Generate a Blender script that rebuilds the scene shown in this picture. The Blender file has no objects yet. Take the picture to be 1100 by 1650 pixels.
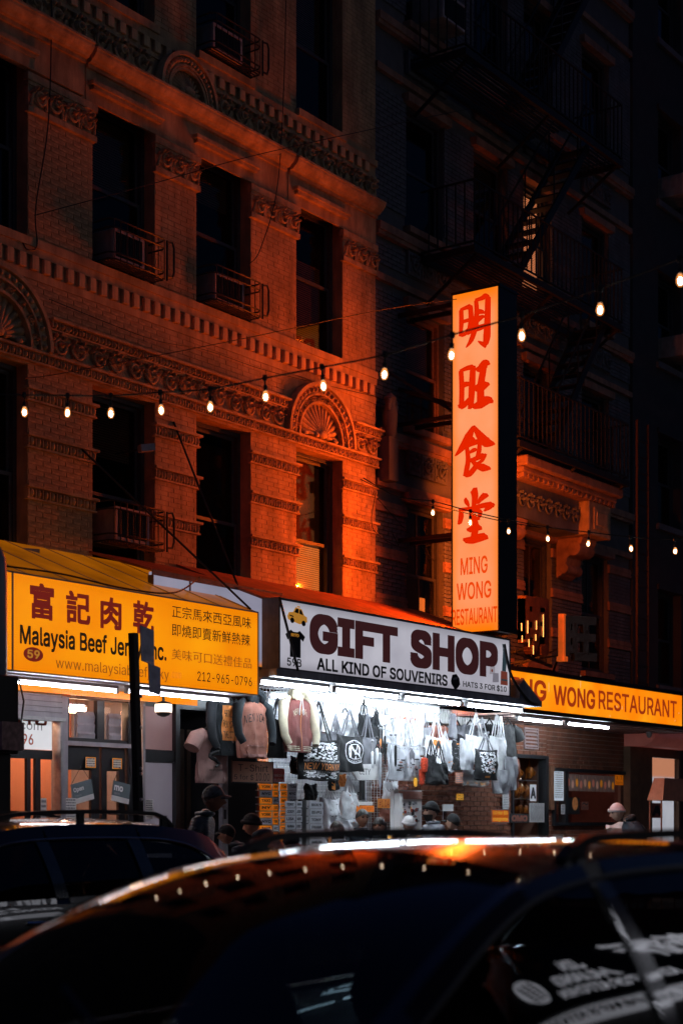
import bpy, bmesh, math, random
import numpy as np
from mathutils import Vector, Matrix, noise
from mathutils.geometry import delaunay_2d_cdt
from math import sin, cos, pi, radians
random.seed(7)
S = bpy.context.scene
COL = S.collection
# ---------------------------------------------------------------- camera, sky, exposure
FPX, EYE, AX, AY = 2673.0, 1.68, .814, .581      # focal length in photo pixels, eye height, view axis
cam_d = bpy.data.cameras.new('camera'); cam = bpy.data.objects.new('camera', cam_d); COL.objects.link(cam)
cam.location = (0, 0, EYE); cam.rotation_euler = (radians(90), 0, -math.atan2(AX, AY))
cam_d.sensor_fit = 'VERTICAL'; cam_d.sensor_height = 36; cam_d.lens = 36*FPX/1650
cam_d.shift_y = 500/1650; cam_d.clip_start = .05; cam_d.clip_end = 500
cam_d.dof.use_dof = True; cam_d.dof.focus_distance = 21; cam_d.dof.aperture_fstop = 2.0
S.camera = cam
W = bpy.data.worlds.new('World'); S.world = W; W.use_nodes = True
nt = W.node_tree; bg = nt.nodes['Background']
sky = nt.nodes.new('ShaderNodeTexSky'); sky.sky_type = 'NISHITA'; sky.sun_disc = False
sky.sun_elevation = radians(1.0); sky.sun_rotation = radians(200); sky.air_density = 2.0; sky.ozone_density = 8.0
hs = nt.nodes.new('ShaderNodeHueSaturation'); hs.inputs['Saturation'].default_value = .9
nt.links.new(sky.outputs[0], hs.inputs['Color']); nt.links.new(hs.outputs[0], bg.inputs[0]); bg.inputs[1].default_value = .115
sun_d = bpy.data.lights.new('moonlight', 'SUN'); sun = bpy.data.objects.new('moonlight', sun_d); COL.objects.link(sun)
sun_d.energy = .010; sun_d.angle = radians(5); sun_d.color = (.6, .75, 1); sun.rotation_euler = (radians(40), 0, radians(-25))
S.view_settings.view_transform = 'Standard'; S.view_settings.look = 'None'
S.view_settings.exposure = 0; S.view_settings.gamma = 1; S.view_settings.use_curve_mapping = False
S.render.engine = 'CYCLES'; S.cycles.use_light_tree = True; S.cycles.max_bounces = 6
S.cycles.transparent_max_bounces = 12; S.cycles.sample_clamp_indirect = 3.0; S.cycles.sample_clamp_direct = 0
S.cycles.use_denoising = True
S.cycles.caustics_reflective = False; S.cycles.caustics_refractive = False

# ---------------------------------------------------------------- measuring helpers (survey of the street from the photo)
def onY(x, y, Y):
    u = (x-550)/FPX; t = Y/(AY-AX*u)
    return t*(AX+AY*u), EYE+(1325-y)/FPX*t
def XX(x, Y): return onY(x, 0, Y)[0]
def ZZ(x, y, Y): return onY(x, y, Y)[1]
def onX(x, y, X):
    u = (x-550)/FPX; t = X/(AX+AY*u)
    return t*(AY-AX*u), EYE+(1325-y)/FPX*t
def atT(x, y, t):
    u = (x-550)/FPX
    return Vector((t*(AX+AY*u), t*(AY-AX*u), EYE+(1325-y)/FPX*t))

# ---------------------------------------------------------------- materials
MATS = {}
def mat(name, col=(.5,.5,.5), rough=.6, metal=0, var=.25, scale=6, bump=.0, bscale=40, emit=None, estr=1, coat=0, spec=.5, stretch=None, dirt=0):
    if name in MATS: return MATS[name]
    m = bpy.data.materials.new(name); m.use_nodes = True; t = m.node_tree; N = t.nodes; L = t.links
    b = N['Principled BSDF']; b.inputs['Roughness'].default_value = rough; b.inputs['Metallic'].default_value = metal
    b.inputs['Specular IOR Level'].default_value = spec; b.inputs['Coat Weight'].default_value = coat
    tc = N.new('ShaderNodeTexCoord'); mp = N.new('ShaderNodeMapping'); L.new(tc.outputs['Object'], mp.inputs[0])
    if stretch: mp.inputs['Scale'].default_value = stretch
    nz = N.new('ShaderNodeTexNoise'); nz.inputs['Scale'].default_value = scale; nz.inputs['Detail'].default_value = 8
    L.new(mp.outputs[0], nz.inputs['Vector'])
    rp = N.new('ShaderNodeValToRGB'); L.new(nz.outputs['Fac'], rp.inputs[0])
    rp.color_ramp.elements[0].position = .3; rp.color_ramp.elements[1].position = .72
    rp.color_ramp.elements[0].color = [c*(1-var) for c in col]+[1]
    rp.color_ramp.elements[1].color = [min(1, c*(1+var*.6)) for c in col]+[1]
    out = rp.outputs[0]
    if dirt:
        n2 = N.new('ShaderNodeTexNoise'); n2.inputs['Scale'].default_value = 1.3; n2.inputs['Detail'].default_value = 10; n2.inputs['Roughness'].default_value = .7
        mp2 = N.new('ShaderNodeMapping'); mp2.inputs['Scale'].default_value = (2.5, 2.5, .6); L.new(tc.outputs['Object'], mp2.inputs[0]); L.new(mp2.outputs[0], n2.inputs['Vector'])
        r2 = N.new('ShaderNodeValToRGB'); L.new(n2.outputs['Fac'], r2.inputs[0]); r2.color_ramp.elements[0].position = .38; r2.color_ramp.elements[1].position = .62
        r2.color_ramp.elements[0].color = (1-dirt,)*3+(1,); r2.color_ramp.elements[1].color = (1,1,1,1)
        mx = N.new('ShaderNodeMix'); mx.data_type = 'RGBA'; mx.blend_type = 'MULTIPLY'; mx.inputs['Factor'].default_value = 1
        L.new(out, mx.inputs['A']); L.new(r2.outputs[0], mx.inputs['B']); out = mx.outputs['Result']
    L.new(out, b.inputs['Base Color'])
    if bump:
        n3 = N.new('ShaderNodeTexNoise'); n3.inputs['Scale'].default_value = bscale; n3.inputs['Detail'].default_value = 6; L.new(mp.outputs[0], n3.inputs['Vector'])
        bp = N.new('ShaderNodeBump'); bp.inputs['Strength'].default_value = bump; bp.inputs['Distance'].default_value = .02
        L.new(n3.outputs['Fac'], bp.inputs['Height']); L.new(bp.outputs[0], b.inputs['Normal'])
        r3 = N.new('ShaderNodeMapRange'); L.new(nz.outputs['Fac'], r3.inputs[0]); r3.inputs['To Min'].default_value = max(0, rough-.12); r3.inputs['To Max'].default_value = min(1, rough+.12)
        L.new(r3.outputs[0], b.inputs['Roughness'])
    if emit:
        b.inputs['Emission Color'].default_value = (*emit, 1); b.inputs['Emission Strength'].default_value = estr
    MATS[name] = m; return m
def glass(name, tint=(.5,.55,.6), rough=.03, ior=1.5, refl=1.0):
    if name in MATS: return MATS[name]
    m = bpy.data.materials.new(name); m.use_nodes = True; t = m.node_tree; N = t.nodes; L = t.links
    N.remove(N['Principled BSDF']); o = N['Material Output']
    tr = N.new('ShaderNodeBsdfTransparent'); tr.inputs[0].default_value = (*tint, 1)
    gl = N.new('ShaderNodeBsdfGlossy'); gl.inputs['Roughness'].default_value = rough; gl.inputs['Color'].default_value = (refl,refl,refl,1)
    ge = N.new('ShaderNodeNewGeometry'); dp = N.new('ShaderNodeVectorMath'); dp.operation = 'DOT_PRODUCT'; L.new(ge.outputs['Normal'], dp.inputs[0]); L.new(ge.outputs['Incoming'], dp.inputs[1])
    def mth(op, a, b=None):
        q = N.new('ShaderNodeMath'); q.operation = op; L.new(a, q.inputs[0]) if hasattr(a, 'links') else setattr(q.inputs[0], 'default_value', a)
        if b is not None: L.new(b, q.inputs[1]) if hasattr(b, 'links') else setattr(q.inputs[1], 'default_value', b)
        return q.outputs[0]
    r0 = ((ior-1)/(ior+1))**2; sch = mth('POWER', mth('SUBTRACT', 1.0, mth('ABSOLUTE', dp.outputs['Value'])), 5.0)
    fr = N.new('ShaderNodeMath'); fr.operation = 'MULTIPLY_ADD'; L.new(sch, fr.inputs[0]); fr.inputs[1].default_value = 1-r0; fr.inputs[2].default_value = r0; mx = N.new('ShaderNodeMixShader')
    nz = N.new('ShaderNodeTexNoise'); nz.inputs['Scale'].default_value = 2.5; bp = N.new('ShaderNodeBump'); bp.inputs['Strength'].default_value = .012
    tc = N.new('ShaderNodeTexCoord'); L.new(tc.outputs['Object'], nz.inputs['Vector']); L.new(nz.outputs['Fac'], bp.inputs['Height']); L.new(bp.outputs[0], gl.inputs['Normal'])
    L.new(fr.outputs[0], mx.inputs[0]); L.new(tr.outputs[0], mx.inputs[1]); L.new(gl.outputs[0], mx.inputs[2]); L.new(mx.outputs[0], o.inputs[0])
    MATS[name] = m; return m
def lit_panel(name, c1, c2, strength, scale=1.2, rough=.35, ramp=(.3,.75), hot=None):
    """a face with a glow of its own, like backlit acrylic; its brightness wanders"""
    if name in MATS: return MATS[name]
    m = bpy.data.materials.new(name); m.use_nodes = True; t = m.node_tree; N = t.nodes; L = t.links
    b = N['Principled BSDF']; b.inputs['Roughness'].default_value = rough; b.inputs['Base Color'].default_value = (*[min(.8, c*.5) for c in c1], 1)
    tc = N.new('ShaderNodeTexCoord'); nz = N.new('ShaderNodeTexNoise'); nz.inputs['Scale'].default_value = scale; nz.inputs['Detail'].default_value = 4
    L.new(tc.outputs['Object'], nz.inputs['Vector'])
    rp = N.new('ShaderNodeValToRGB'); L.new(nz.outputs['Fac'], rp.inputs[0]); rp.color_ramp.elements[0].position, rp.color_ramp.elements[1].position = ramp
    rp.color_ramp.elements[0].color = (*c1, 1); rp.color_ramp.elements[1].color = (*c2, 1); out = rp.outputs[0]
    if hot:      # (axis, low, high, edge colour): the glow turns to the edge colour towards both ends
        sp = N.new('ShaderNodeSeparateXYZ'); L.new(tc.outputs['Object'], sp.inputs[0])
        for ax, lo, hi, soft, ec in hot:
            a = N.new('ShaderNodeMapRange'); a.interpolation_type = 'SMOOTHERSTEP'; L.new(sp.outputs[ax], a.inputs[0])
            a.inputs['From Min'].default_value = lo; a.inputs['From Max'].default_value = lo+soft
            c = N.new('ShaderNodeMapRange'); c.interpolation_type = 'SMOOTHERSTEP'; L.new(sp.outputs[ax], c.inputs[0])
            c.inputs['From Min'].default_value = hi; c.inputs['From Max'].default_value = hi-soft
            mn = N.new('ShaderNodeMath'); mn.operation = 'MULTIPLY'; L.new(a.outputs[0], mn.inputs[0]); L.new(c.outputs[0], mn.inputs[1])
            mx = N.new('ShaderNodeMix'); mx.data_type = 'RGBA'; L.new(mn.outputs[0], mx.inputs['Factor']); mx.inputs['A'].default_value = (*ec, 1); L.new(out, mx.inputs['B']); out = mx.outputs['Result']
    L.new(out, b.inputs['Emission Color']); b.inputs['Emission Strength'].default_value = strength
    MATS[name] = m; return m

# ---------------------------------------------------------------- mesh building
class MB:
    def __init__(s): s.v = []; s.f = []; s.mi = []; s.cur = 0
    def add(s, vs, fs, mi=None):
        o = len(s.v); s.v += [tuple(v) for v in vs]; s.f += [tuple(i+o for i in f) for f in fs]; s.mi += [s.cur if mi is None else mi]*len(fs); return s
    def box(s, x0, x1, y0, y1, z0, z1, mi=None):
        v = [(x,y,z) for x in (x0,x1) for y in (y0,y1) for z in (z0,z1)]
        return s.add(v, [(0,1,3,2),(4,6,7,5),(0,4,5,1),(2,3,7,6),(0,2,6,4),(1,5,7,3)], mi)
    def obox(s, c, ux, uy, uz, mi=None):       # oriented box: centre and three half vectors
        c = Vector(c); v = [c+a*Vector(ux)+b*Vector(uy)+d*Vector(uz) for a in (-1,1) for b in (-1,1) for d in (-1,1)]
        return s.add(v, [(0,1,3,2),(4,6,7,5),(0,4,5,1),(2,3,7,6),(0,2,6,4),(1,5,7,3)], mi)
    def bar(s, p, q, w, h=None, up=(0,0,1), mi=None):
        p, q = Vector(p), Vector(q); d = (q-p); h = w if h is None else h
        if d.length < 1e-6: return s
        u = d.normalized().cross(Vector(up))
        if u.length < 1e-4: u = d.normalized().cross(Vector((1,0,0)))
        u.normalize(); n = u.cross(d.normalized())
        return s.obox((p+q)/2, d/2, u*w/2, n*h/2, mi)
    def tube(s, pts, r, n=6, caps=True, mi=None, closed=False):
        pts = [Vector(p) for p in pts]; k = len(pts); rr = r if hasattr(r, '__len__') else [r]*k
        vs = []; prev = None
        for i, p in enumerate(pts):
            d = (pts[(i+1) % k] if (closed or i < k-1) else p) - (pts[i-1] if (closed or i > 0) else p)
            if d.length < 1e-9: d = Vector((0,0,1))
            d.normalize()
            if prev is None:
                a = Vector((0,0,1)) if abs(d.z) < .9 else Vector((1,0,0)); u = d.cross(a).normalized()
            else:
                u = (prev - d*prev.dot(d))
                u = u.normalized() if u.length > 1e-6 else d.orthogonal().normalized()
            prev = u; w = d.cross(u)
            vs += [p+(u*cos(2*pi*j/n)+w*sin(2*pi*j/n))*rr[i] for j in range(n)]
        fs = []
        for i in range(k if closed else k-1):
            a, b = i*n, ((i+1) % k)*n
            fs += [(a+j, a+(j+1) % n, b+(j+1) % n, b+j) for j in range(n)]
        if caps and not closed: fs += [tuple(range(n))[::-1], tuple(range((k-1)*n, k*n))]
        return s.add(vs, fs, mi)
    def lathe(s, prof, c=(0,0,0), ax='z', n=16, mi=None):    # prof: (radius, height) pairs
        vs = []; c = Vector(c)
        for r, h in prof:
            for j in range(n):
                a = 2*pi*j/n
                p = {'z': (r*cos(a), r*sin(a), h), 'y': (r*cos(a), h, r*sin(a)), 'x': (h, r*cos(a), r*sin(a))}[ax]
                vs.append(c+Vector(p))
        k = len(prof); fs = [(i*n+j, i*n+(j+1) % n, (i+1)*n+(j+1) % n, (i+1)*n+j) for i in range(k-1) for j in range(n)]
        fs += [tuple(range(n)), tuple(range((k-1)*n, k*n))]
        return s.add(vs, fs, mi)
    def ball(s, c, r, n=10, m=7, mi=None):
        r = r if hasattr(r, '__len__') else (r,r,r); c = Vector(c); vs = []; fs = []
        for i in range(m+1):
            t = pi*i/m
            for j in range(n):
                a = 2*pi*j/n; vs.append((c.x+r[0]*sin(t)*cos(a), c.y+r[1]*sin(t)*sin(a), c.z+r[2]*cos(t)))
        for i in range(m): fs += [(i*n+j, (i+1)*n+j, (i+1)*n+(j+1) % n, i*n+(j+1) % n) for j in range(n)]
        return s.add(vs, fs, mi)
    def prism(s, poly, o, u, v, d, mi=None):      # polygon (a,b) on plane o + a u + b v, thickness vector d
        o, u, v, d = Vector(o), Vector(u), Vector(v), Vector(d); n = len(poly)
        A = [o+u*a+v*b for a, b in poly]; B = [p+d for p in A]
        return s.add(A+B, [tuple(range(n)), tuple(range(2*n-1, n-1, -1))]+[(i, (i+1) % n, n+(i+1) % n, n+i) for i in range(n)], mi)
    def grid(s, fn, nu, nv, mi=None):
        vs = [fn(i/nu, j/nv) for i in range(nu+1) for j in range(nv+1)]; w = nv+1
        return s.add(vs, [(i*w+j, (i+1)*w+j, (i+1)*w+j+1, i*w+j+1) for i in range(nu) for j in range(nv)], mi)
    def build(s, name, mats, parent=None, smooth=False, loc=None, bevel=0, **tags):
        me = bpy.data.meshes.new(name); o0 = Vector(loc) if loc is not None else (parent_origin(parent) if parent else Vector())
        me.from_pydata([tuple(Vector(v)-o0) for v in s.v], [], s.f)
        ms = mats if isinstance(mats, (list, tuple)) else [mats]
        for m in ms: me.materials.append(m)
        if len(ms) > 1: me.polygons.foreach_set('material_index', s.mi)
        bm = bmesh.new(); bm.from_mesh(me); bmesh.ops.recalc_face_normals(bm, faces=bm.faces)
        if bevel:
            es = [e for e in bm.edges if len(e.link_faces) == 2 and e.calc_face_angle(0) > .6]
            bmesh.ops.bevel(bm, geom=es, offset=bevel, segments=1, affect='EDGES', clamp_overlap=True)
        bm.to_mesh(me); bm.free()
        if smooth: me.polygons.foreach_set('use_smooth', [True]*len(me.polygons)); me.set_sharp_from_angle(angle=radians(42))
        o = bpy.data.objects.new(name, me); COL.objects.link(o)
        if parent: o.parent = parent; o.location = o0-parent_origin(parent)
        else: o.location = o0
        for k, v in tags.items(): o[k] = v
        return o
def parent_origin(p):
    v = Vector()
    while p is not None: v += p.location; p = p.parent
    return v
def thing(name, loc, label, cat, group=None):
    o = bpy.data.objects.new(name, None); o.empty_display_size = .1; COL.objects.link(o); o.location = loc
    o['label'] = label; o['category'] = cat
    if group: o['group'] = group
    return o
def tagm(o, label, cat, group=None):
    o['label'] = label; o['category'] = cat
    if group: o['group'] = group
    return o
def struct(o): o['kind'] = 'structure'; return o
def kids(o): return [c for c in bpy.data.objects if c.parent == o]
def copy_tree(o, label=None, loc=None, parent=None):
    c = o.copy(); COL.objects.link(c); c.parent = parent
    if loc is not None: c.location = loc
    if label: c['label'] = label
    for k in o.children: copy_tree(k, parent=c)
    return c
try: FONT = bpy.data.fonts.load(bpy.utils.system_resource('DATAFILES', path='fonts')+'/Inter.woff2')    # Blender's own bundled sans serif
except Exception: FONT = None
def text_mesh(txt, bold=0., res=2, shear=0., sp=1.0):
    cu = bpy.data.curves.new('lettering', 'FONT'); cu.body = txt
    if FONT and max(map(ord, txt)) < 0x2000: cu.font = FONT
    cu.size = 1; cu.offset = bold; cu.resolution_u = res; cu.shear = shear; cu.space_character = sp
    cu.fill_mode = 'NONE'
    ob = bpy.data.objects.new('lettering', cu); COL.objects.link(ob)
    dg = bpy.context.evaluated_depsgraph_get(); me = bpy.data.meshes.new_from_object(ob.evaluated_get(dg))
    bpy.data.objects.remove(ob); bpy.data.curves.remove(cu)
    P = np.array([(v.co.x, v.co.y) for v in me.vertices]); ed = [tuple(e.vertices) for e in me.edges]; bpy.data.meshes.remove(me)
    nb = {}
    for a, b in ed: nb.setdefault(a, []).append(b); nb.setdefault(b, []).append(a)
    seen = set(); A = []; B = []
    for st in sorted(nb):          # walk each outline in the direction of its point numbers
        if st in seen: continue
        cur = st; nxt = st+1 if st+1 in nb[st] else nb[st][0]; seen.add(st)
        while True:
            A.append(cur); B.append(nxt); seen.add(nxt)
            o = [q for q in nb[nxt] if q != cur]
            if nxt == st or not o: break
            cur, nxt = nxt, o[0]
    r = delaunay_2d_cdt([Vector(p) for p in P.tolist()], ed, [], 0, 1e-6)
    vs = [tuple(v) for v in r[0]]; T = r[2]; pa, pb = P[A], P[B]
    V = np.array(vs); C = np.array([V[list(t)].mean(0) for t in T]); W_ = np.zeros(len(T))
    for k in range(0, len(T), 400):
        c = C[k:k+400]; x = c[:, 0:1]; y = c[:, 1:2]; y0 = pa[:, 1][None]; y1 = pb[:, 1][None]; x0 = pa[:, 0][None]; x1 = pb[:, 0][None]
        up = (y0 <= y) & (y1 > y); dn = (y1 <= y) & (y0 > y); dy = np.where(y1 == y0, 1, y1-y0); xi = x0+(y-y0)/dy*(x1-x0); W_[k:k+400] = ((up & (xi > x)).sum(1)-(dn & (xi > x)).sum(1))
    return vs, [tuple(t) for t, w in zip(T, W_) if w]
_tc = {}
def text(name, txt, o, u, v, w, h, material, parent=None, bold=0., thick=.0, sp=1.0, fn=None, **kw):
    """lettering fitted to a w x h box whose lower left corner is o, along unit vectors u (reading) and v (up); bold thickens the strokes"""
    if not txt: return None
    vs, fs = raw_text(txt, sp)
    if not vs: return None
    x0 = min(a for a, b in vs); x1 = max(a for a, b in vs); y0 = min(b for a, b in vs); y1 = max(b for a, b in vs)
    B = bold; sx = w/(x1-x0+2*B); sy = h/(y1-y0+2*B)
    o, u, v = Vector(o), Vector(u), Vector(v); n = u.cross(v).normalized(); mb = MB(); b2 = B*.5
    sh = [(0, 0)] if not B else [(-B,-B),(-B,B),(B,-B),(B,B),(0,0)]+([(-B,0),(B,0),(0,B),(0,-B)] if B > .02 else [])+([(-b2,b2),(b2,b2),(-b2,-b2),(b2,-b2)] if B > .035 else [])
    cnt = {}
    if thick:
        for f in fs:
            for i in range(len(f)):
                e = (f[i], f[(i+1) % len(f)]); kk = (min(e), max(e)); cnt[kk] = cnt.get(kk, [])+[e]
    for q, (dx, dy) in enumerate(sh):
        pts = [((a-x0+B+dx)*sx, (b-y0+B+dy)*sy) for a, b in vs]; lf = .00012*q
        P = [o+u*a+v*b+n*(thick+lf) for a, b in pts]; base = len(mb.v); mb.add(P, fs)
        if thick and (thick > .02 or not B):
            mb.v += [tuple(o+u*a+v*b) for a, b in pts]; k = len(P)
            for es in cnt.values():
                if len(es) == 1: a, b = es[0]; mb.f.append((base+a, base+b, base+k+b, base+k+a)); mb.mi.append(0)
    return mb.build(name, material, parent, **kw)
def raw_text(txt, sp=1.0):
    if (txt, sp) not in _tc: _tc[(txt, sp)] = text_mesh(txt, 0, 2 if len(txt) > 6 else 3, sp=sp)
    return _tc[(txt, sp)]
XU, YU, ZU = Vector((1,0,0)), Vector((0,1,0)), Vector((0,0,1))
# ---------------------------------------------------------------- materials of the setting
M_asph = mat('asphalt', (.045,.045,.048), .55, var=.4, scale=30, bump=.3, bscale=160, dirt=.3)
M_side = mat('sidewalk concrete', (.26,.25,.24), .8, var=.3, scale=8, bump=.2, dirt=.4)
M_kerb = mat('granite kerb', (.3,.29,.28), .7, var=.3, scale=30, bump=.3)
M_line = mat('road paint', (.7,.68,.6), .6, var=.3, scale=10, dirt=.5)
M_tan = mat('tan painted brick', (.62,.40,.20), .8, var=.30, scale=3, bump=.3, bscale=60, dirt=.5)
M_tanb = mat('tan mortar', (.54,.345,.17), .9, var=.25, scale=5, bump=.3, dirt=.35)
M_stone = mat('buff carved stone', (.62,.41,.21), .75, var=.35, scale=7, bump=.5, bscale=35, dirt=.45)
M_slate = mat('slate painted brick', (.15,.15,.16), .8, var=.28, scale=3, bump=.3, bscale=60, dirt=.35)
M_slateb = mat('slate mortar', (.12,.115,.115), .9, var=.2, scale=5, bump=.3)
M_brst = mat('red brown painted stone', (.42,.22,.14), .75, var=.3, scale=7, bump=.4, bscale=35, dirt=.4)
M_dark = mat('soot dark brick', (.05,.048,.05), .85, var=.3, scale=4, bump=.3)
M_frame = mat('black window paint', (.05,.05,.055), .45, var=.3, scale=20)
M_frame2 = mat('brown window paint', (.22,.11,.06), .5, var=.3, scale=20)
M_iron = mat('black painted iron', (.02,.018,.017), .5, metal=.2, var=.4, scale=25, bump=.15, bscale=90)
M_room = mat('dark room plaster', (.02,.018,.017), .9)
M_blind = mat('window blind', (.5,.4,.3), .7, var=.1)
M_blindlit = mat('blind with own glow', (.6,.4,.25), .7, var=.25, scale=4, emit=(1,.24,.04), estr=1.5)  # room light put into the blind as its own glow
M_litstrip = mat('sign reflection strip', (.7,.45,.2), .7, emit=(1,.42,.10), estr=.75)  # glowing strip imitates the tall sign's reflection in the window glass
M_glass = glass('window glass', (.62,.58,.54), .05, 1.45)
M_white = mat('white enamel', (.75,.75,.76), .5, var=.12, scale=6, dirt=.15)
M_acbody = mat('air conditioner beige', (.36,.33,.30), .55, var=.2, scale=8, dirt=.4)
M_steel = mat('galvanised steel', (.42,.42,.44), .38, metal=.8, var=.25, scale=14)
M_blk = mat('black rubber', (.015,.015,.016), .6, var=.3)

# ---------------------------------------------------------------- ground
mb = MB(); mb.box(-60, 140, 1.6, 10.55, -.4, 0); struct(mb.build('road', M_asph))
mb = MB(); mb.box(-60, 140, 10.7, 60, -.4, .13); struct(mb.build('sidewalk', M_side))
mb = MB(); mb.box(-60, 140, -40, 1.45, -.4, .13); struct(mb.build('sidewalk', M_side))
mb = MB()
for y0 in (10.55, 1.45):
    for i in range(70): mb.box(-20+i*1.5, -18.51+i*1.5, y0, y0+.15, -.3, .14)
struct(mb.build('kerb', M_kerb, bevel=.01))
mb = MB()
for i in range(22): mb.box(-20+i*4, -18+i*4, 6.0, 6.12, -.001, .004)
struct(mb.build('road_marking', M_line))
mb = MB()
for i in range(46): mb.box(-8+i*1.5, -7.985+i*1.5, 10.7, 14, .13, .1345)
struct(mb.build('sidewalk_joint', M_blk))

# ---------------------------------------------------------------- masonry helpers
def in_view(p):
    a = AX*p[0]+AY*p[1]; r = AY*p[0]-AX*p[1]
    if a < .3: return False
    x = 550+FPX*r/a; y = 1325-FPX*(p[2]-EYE)/a
    return -5 < x < 1105 and -5 < y < 1655
def brick_field(parent, rects, L, Hh, j, yf, th, nmax, material, seed=1, occl=None):
    rng = random.Random(seed); B = []
    for (x0, x1, z0, z1) in rects:
        nz = max(1, round((z1-z0)/(Hh+j))); hz = (z1-z0)/nz
        for r in range(nz):
            z = z0+r*hz; x = x0-((r % 2)*.5+rng.uniform(-.06,.06))*(L+j)
            while x < x1-1e-3:
                a = max(x, x0); b = min(x+L, x1)
                if b-a > .02: B.append((a, b, z+j/2, z+hz-j/2, yf+rng.uniform(-.0015, .0012)))
                x += L+j
    def key(b):
        p = ((b[0]+b[1])/2, b[4], (b[2]+b[3])/2)
        vis = in_view(p) and not (occl and occl(p))
        return (not vis, (b[1]-b[0]) < L*.6, p[0])
    B.sort(key=key)
    po = parent_origin(parent)
    u = MB(); u.box(-.5, .5, 0, th, -.5, .5)
    me = bpy.data.meshes.new('brick'); me.from_pydata(u.v, [], u.f); me.materials.append(material)
    bm = bmesh.new(); bm.from_mesh(me); bmesh.ops.recalc_face_normals(bm, faces=bm.faces); bm.to_mesh(me); bm.free()
    for (a, b, z0, z1, y) in B[:nmax]:
        o = bpy.data.objects.new('brick', me); COL.objects.link(o); o.parent = parent
        o.location = Vector(((a+b)/2, y, (z0+z1)/2))-po; o.scale = (b-a, 1, z1-z0)
    mb = MB()
    for (a, b, z0, z1, y) in B[nmax:]: mb.box(a, b, y, y+th, z0, z1)
    if mb.v: mb.build('brickwork', material, parent, kind='stuff')
    return len(B)
def egg_band(parent, x0, x1, z0, z1, y, pitch=.115, material=None, prot=.05, name='carved_band'):
    material = material or M_stone; h = z1-z0; mb = MB()
    mb.box(x0-.0, x1+.0, y-prot*.45, y+.03, z0, z1)
    mb.box(x0-.02, x1+.02, y-prot*1.5, y+.03, z1-h*.18, z1+.004)
    mb.box(x0-.01, x1+.01, y-prot*.75, y+.03, z0-.004, z0+h*.12)
    n = max(1, round((x1-x0)/pitch)); p = (x1-x0)/n
    for i in range(n):
        c = x0+(i+.5)*p
        mb.ball((c, y-prot*.5, z0+h*.46), (p*.30, prot*.85, h*.34), 8, 5)
        mb.obox((x0+i*p, y-prot*.6, z0+h*.45), (p*.07,0,0), (0,prot*.5,0), (0,0,h*.3))
    return mb.build(name, material, parent, smooth=True)
def scroll_unit(mb, cx, cz, r, y, flip=1, rise=.03):
    rise *= 1.6
    pts = []; rr = []
    for k in range(17):
        t = k/16; a = t*2.6*pi; q = r*(1-.86*t)
        pts.append((cx+flip*q*cos(a+pi), y-rise*(.5+.7*t), cz+q*sin(a+pi)*1.0)); rr.append(r*(.17-.06*t))
    mb.tube(pts, rr, 6)
    mb.ball((cx, y-rise*1.2, cz), (r*.2, rise*.9, r*.2), 8, 5)
    for k in range(5):
        a = -.5+k*.62; q = r*1.06
        mb.ball((cx+flip*q*cos(a+.9), y-rise*.6, cz+q*sin(a+.9)), (r*.17, rise*.8, r*.26), 7, 4)
def scroll_band(parent, x0, x1, z0, z1, y, name='scroll_frieze', material=None, lip=True):
    h = z1-z0; mb = MB(); mb.box(x0, x1, y-.004, y+.03, z0, z1)
    p = h*1.12; n = max(1, round((x1-x0)/p)); p = (x1-x0)/n
    for i in range(n): scroll_unit(mb, x0+(i+.5)*p, z0+h*.5, min(h, p)*.40, y, 1 if i % 2 else -1, .04)
    if lip: mb.box(x0-.01, x1+.01, y-.05, y+.03, z1-.03, z1+.003)
    return mb.build(name, material or M_stone, parent, smooth=True)
def dentils(parent, x0, x1, z0, z1, y, pitch=.19, w=.105, material=None, prot=.085):
    material = material or M_tan; n = int((x1-x0)/pitch); po = parent_origin(parent)
    u = MB(); u.box(-w/2, w/2, -prot, 0, -(z1-z0)/2, (z1-z0)/2)
    me = bpy.data.meshes.new('dentil'); me.from_pydata(u.v, [], u.f); me.materials.append(material)
    bm = bmesh.new(); bm.from_mesh(me); bmesh.ops.recalc_face_normals(bm, faces=bm.faces)
    bmesh.ops.bevel(bm, geom=list(bm.edges), offset=.006, segments=1, affect='EDGES'); bm.to_mesh(me); bm.free()
    rng = random.Random(3)
    for i in range(n):
        o = bpy.data.objects.new('dentil', me); COL.objects.link(o); o.parent = parent
        o.location = Vector((x0+(i+.5)*pitch+rng.uniform(-.004,.004), y+.012+rng.uniform(-.004,.004), (z0+z1)/2))-po
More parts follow.
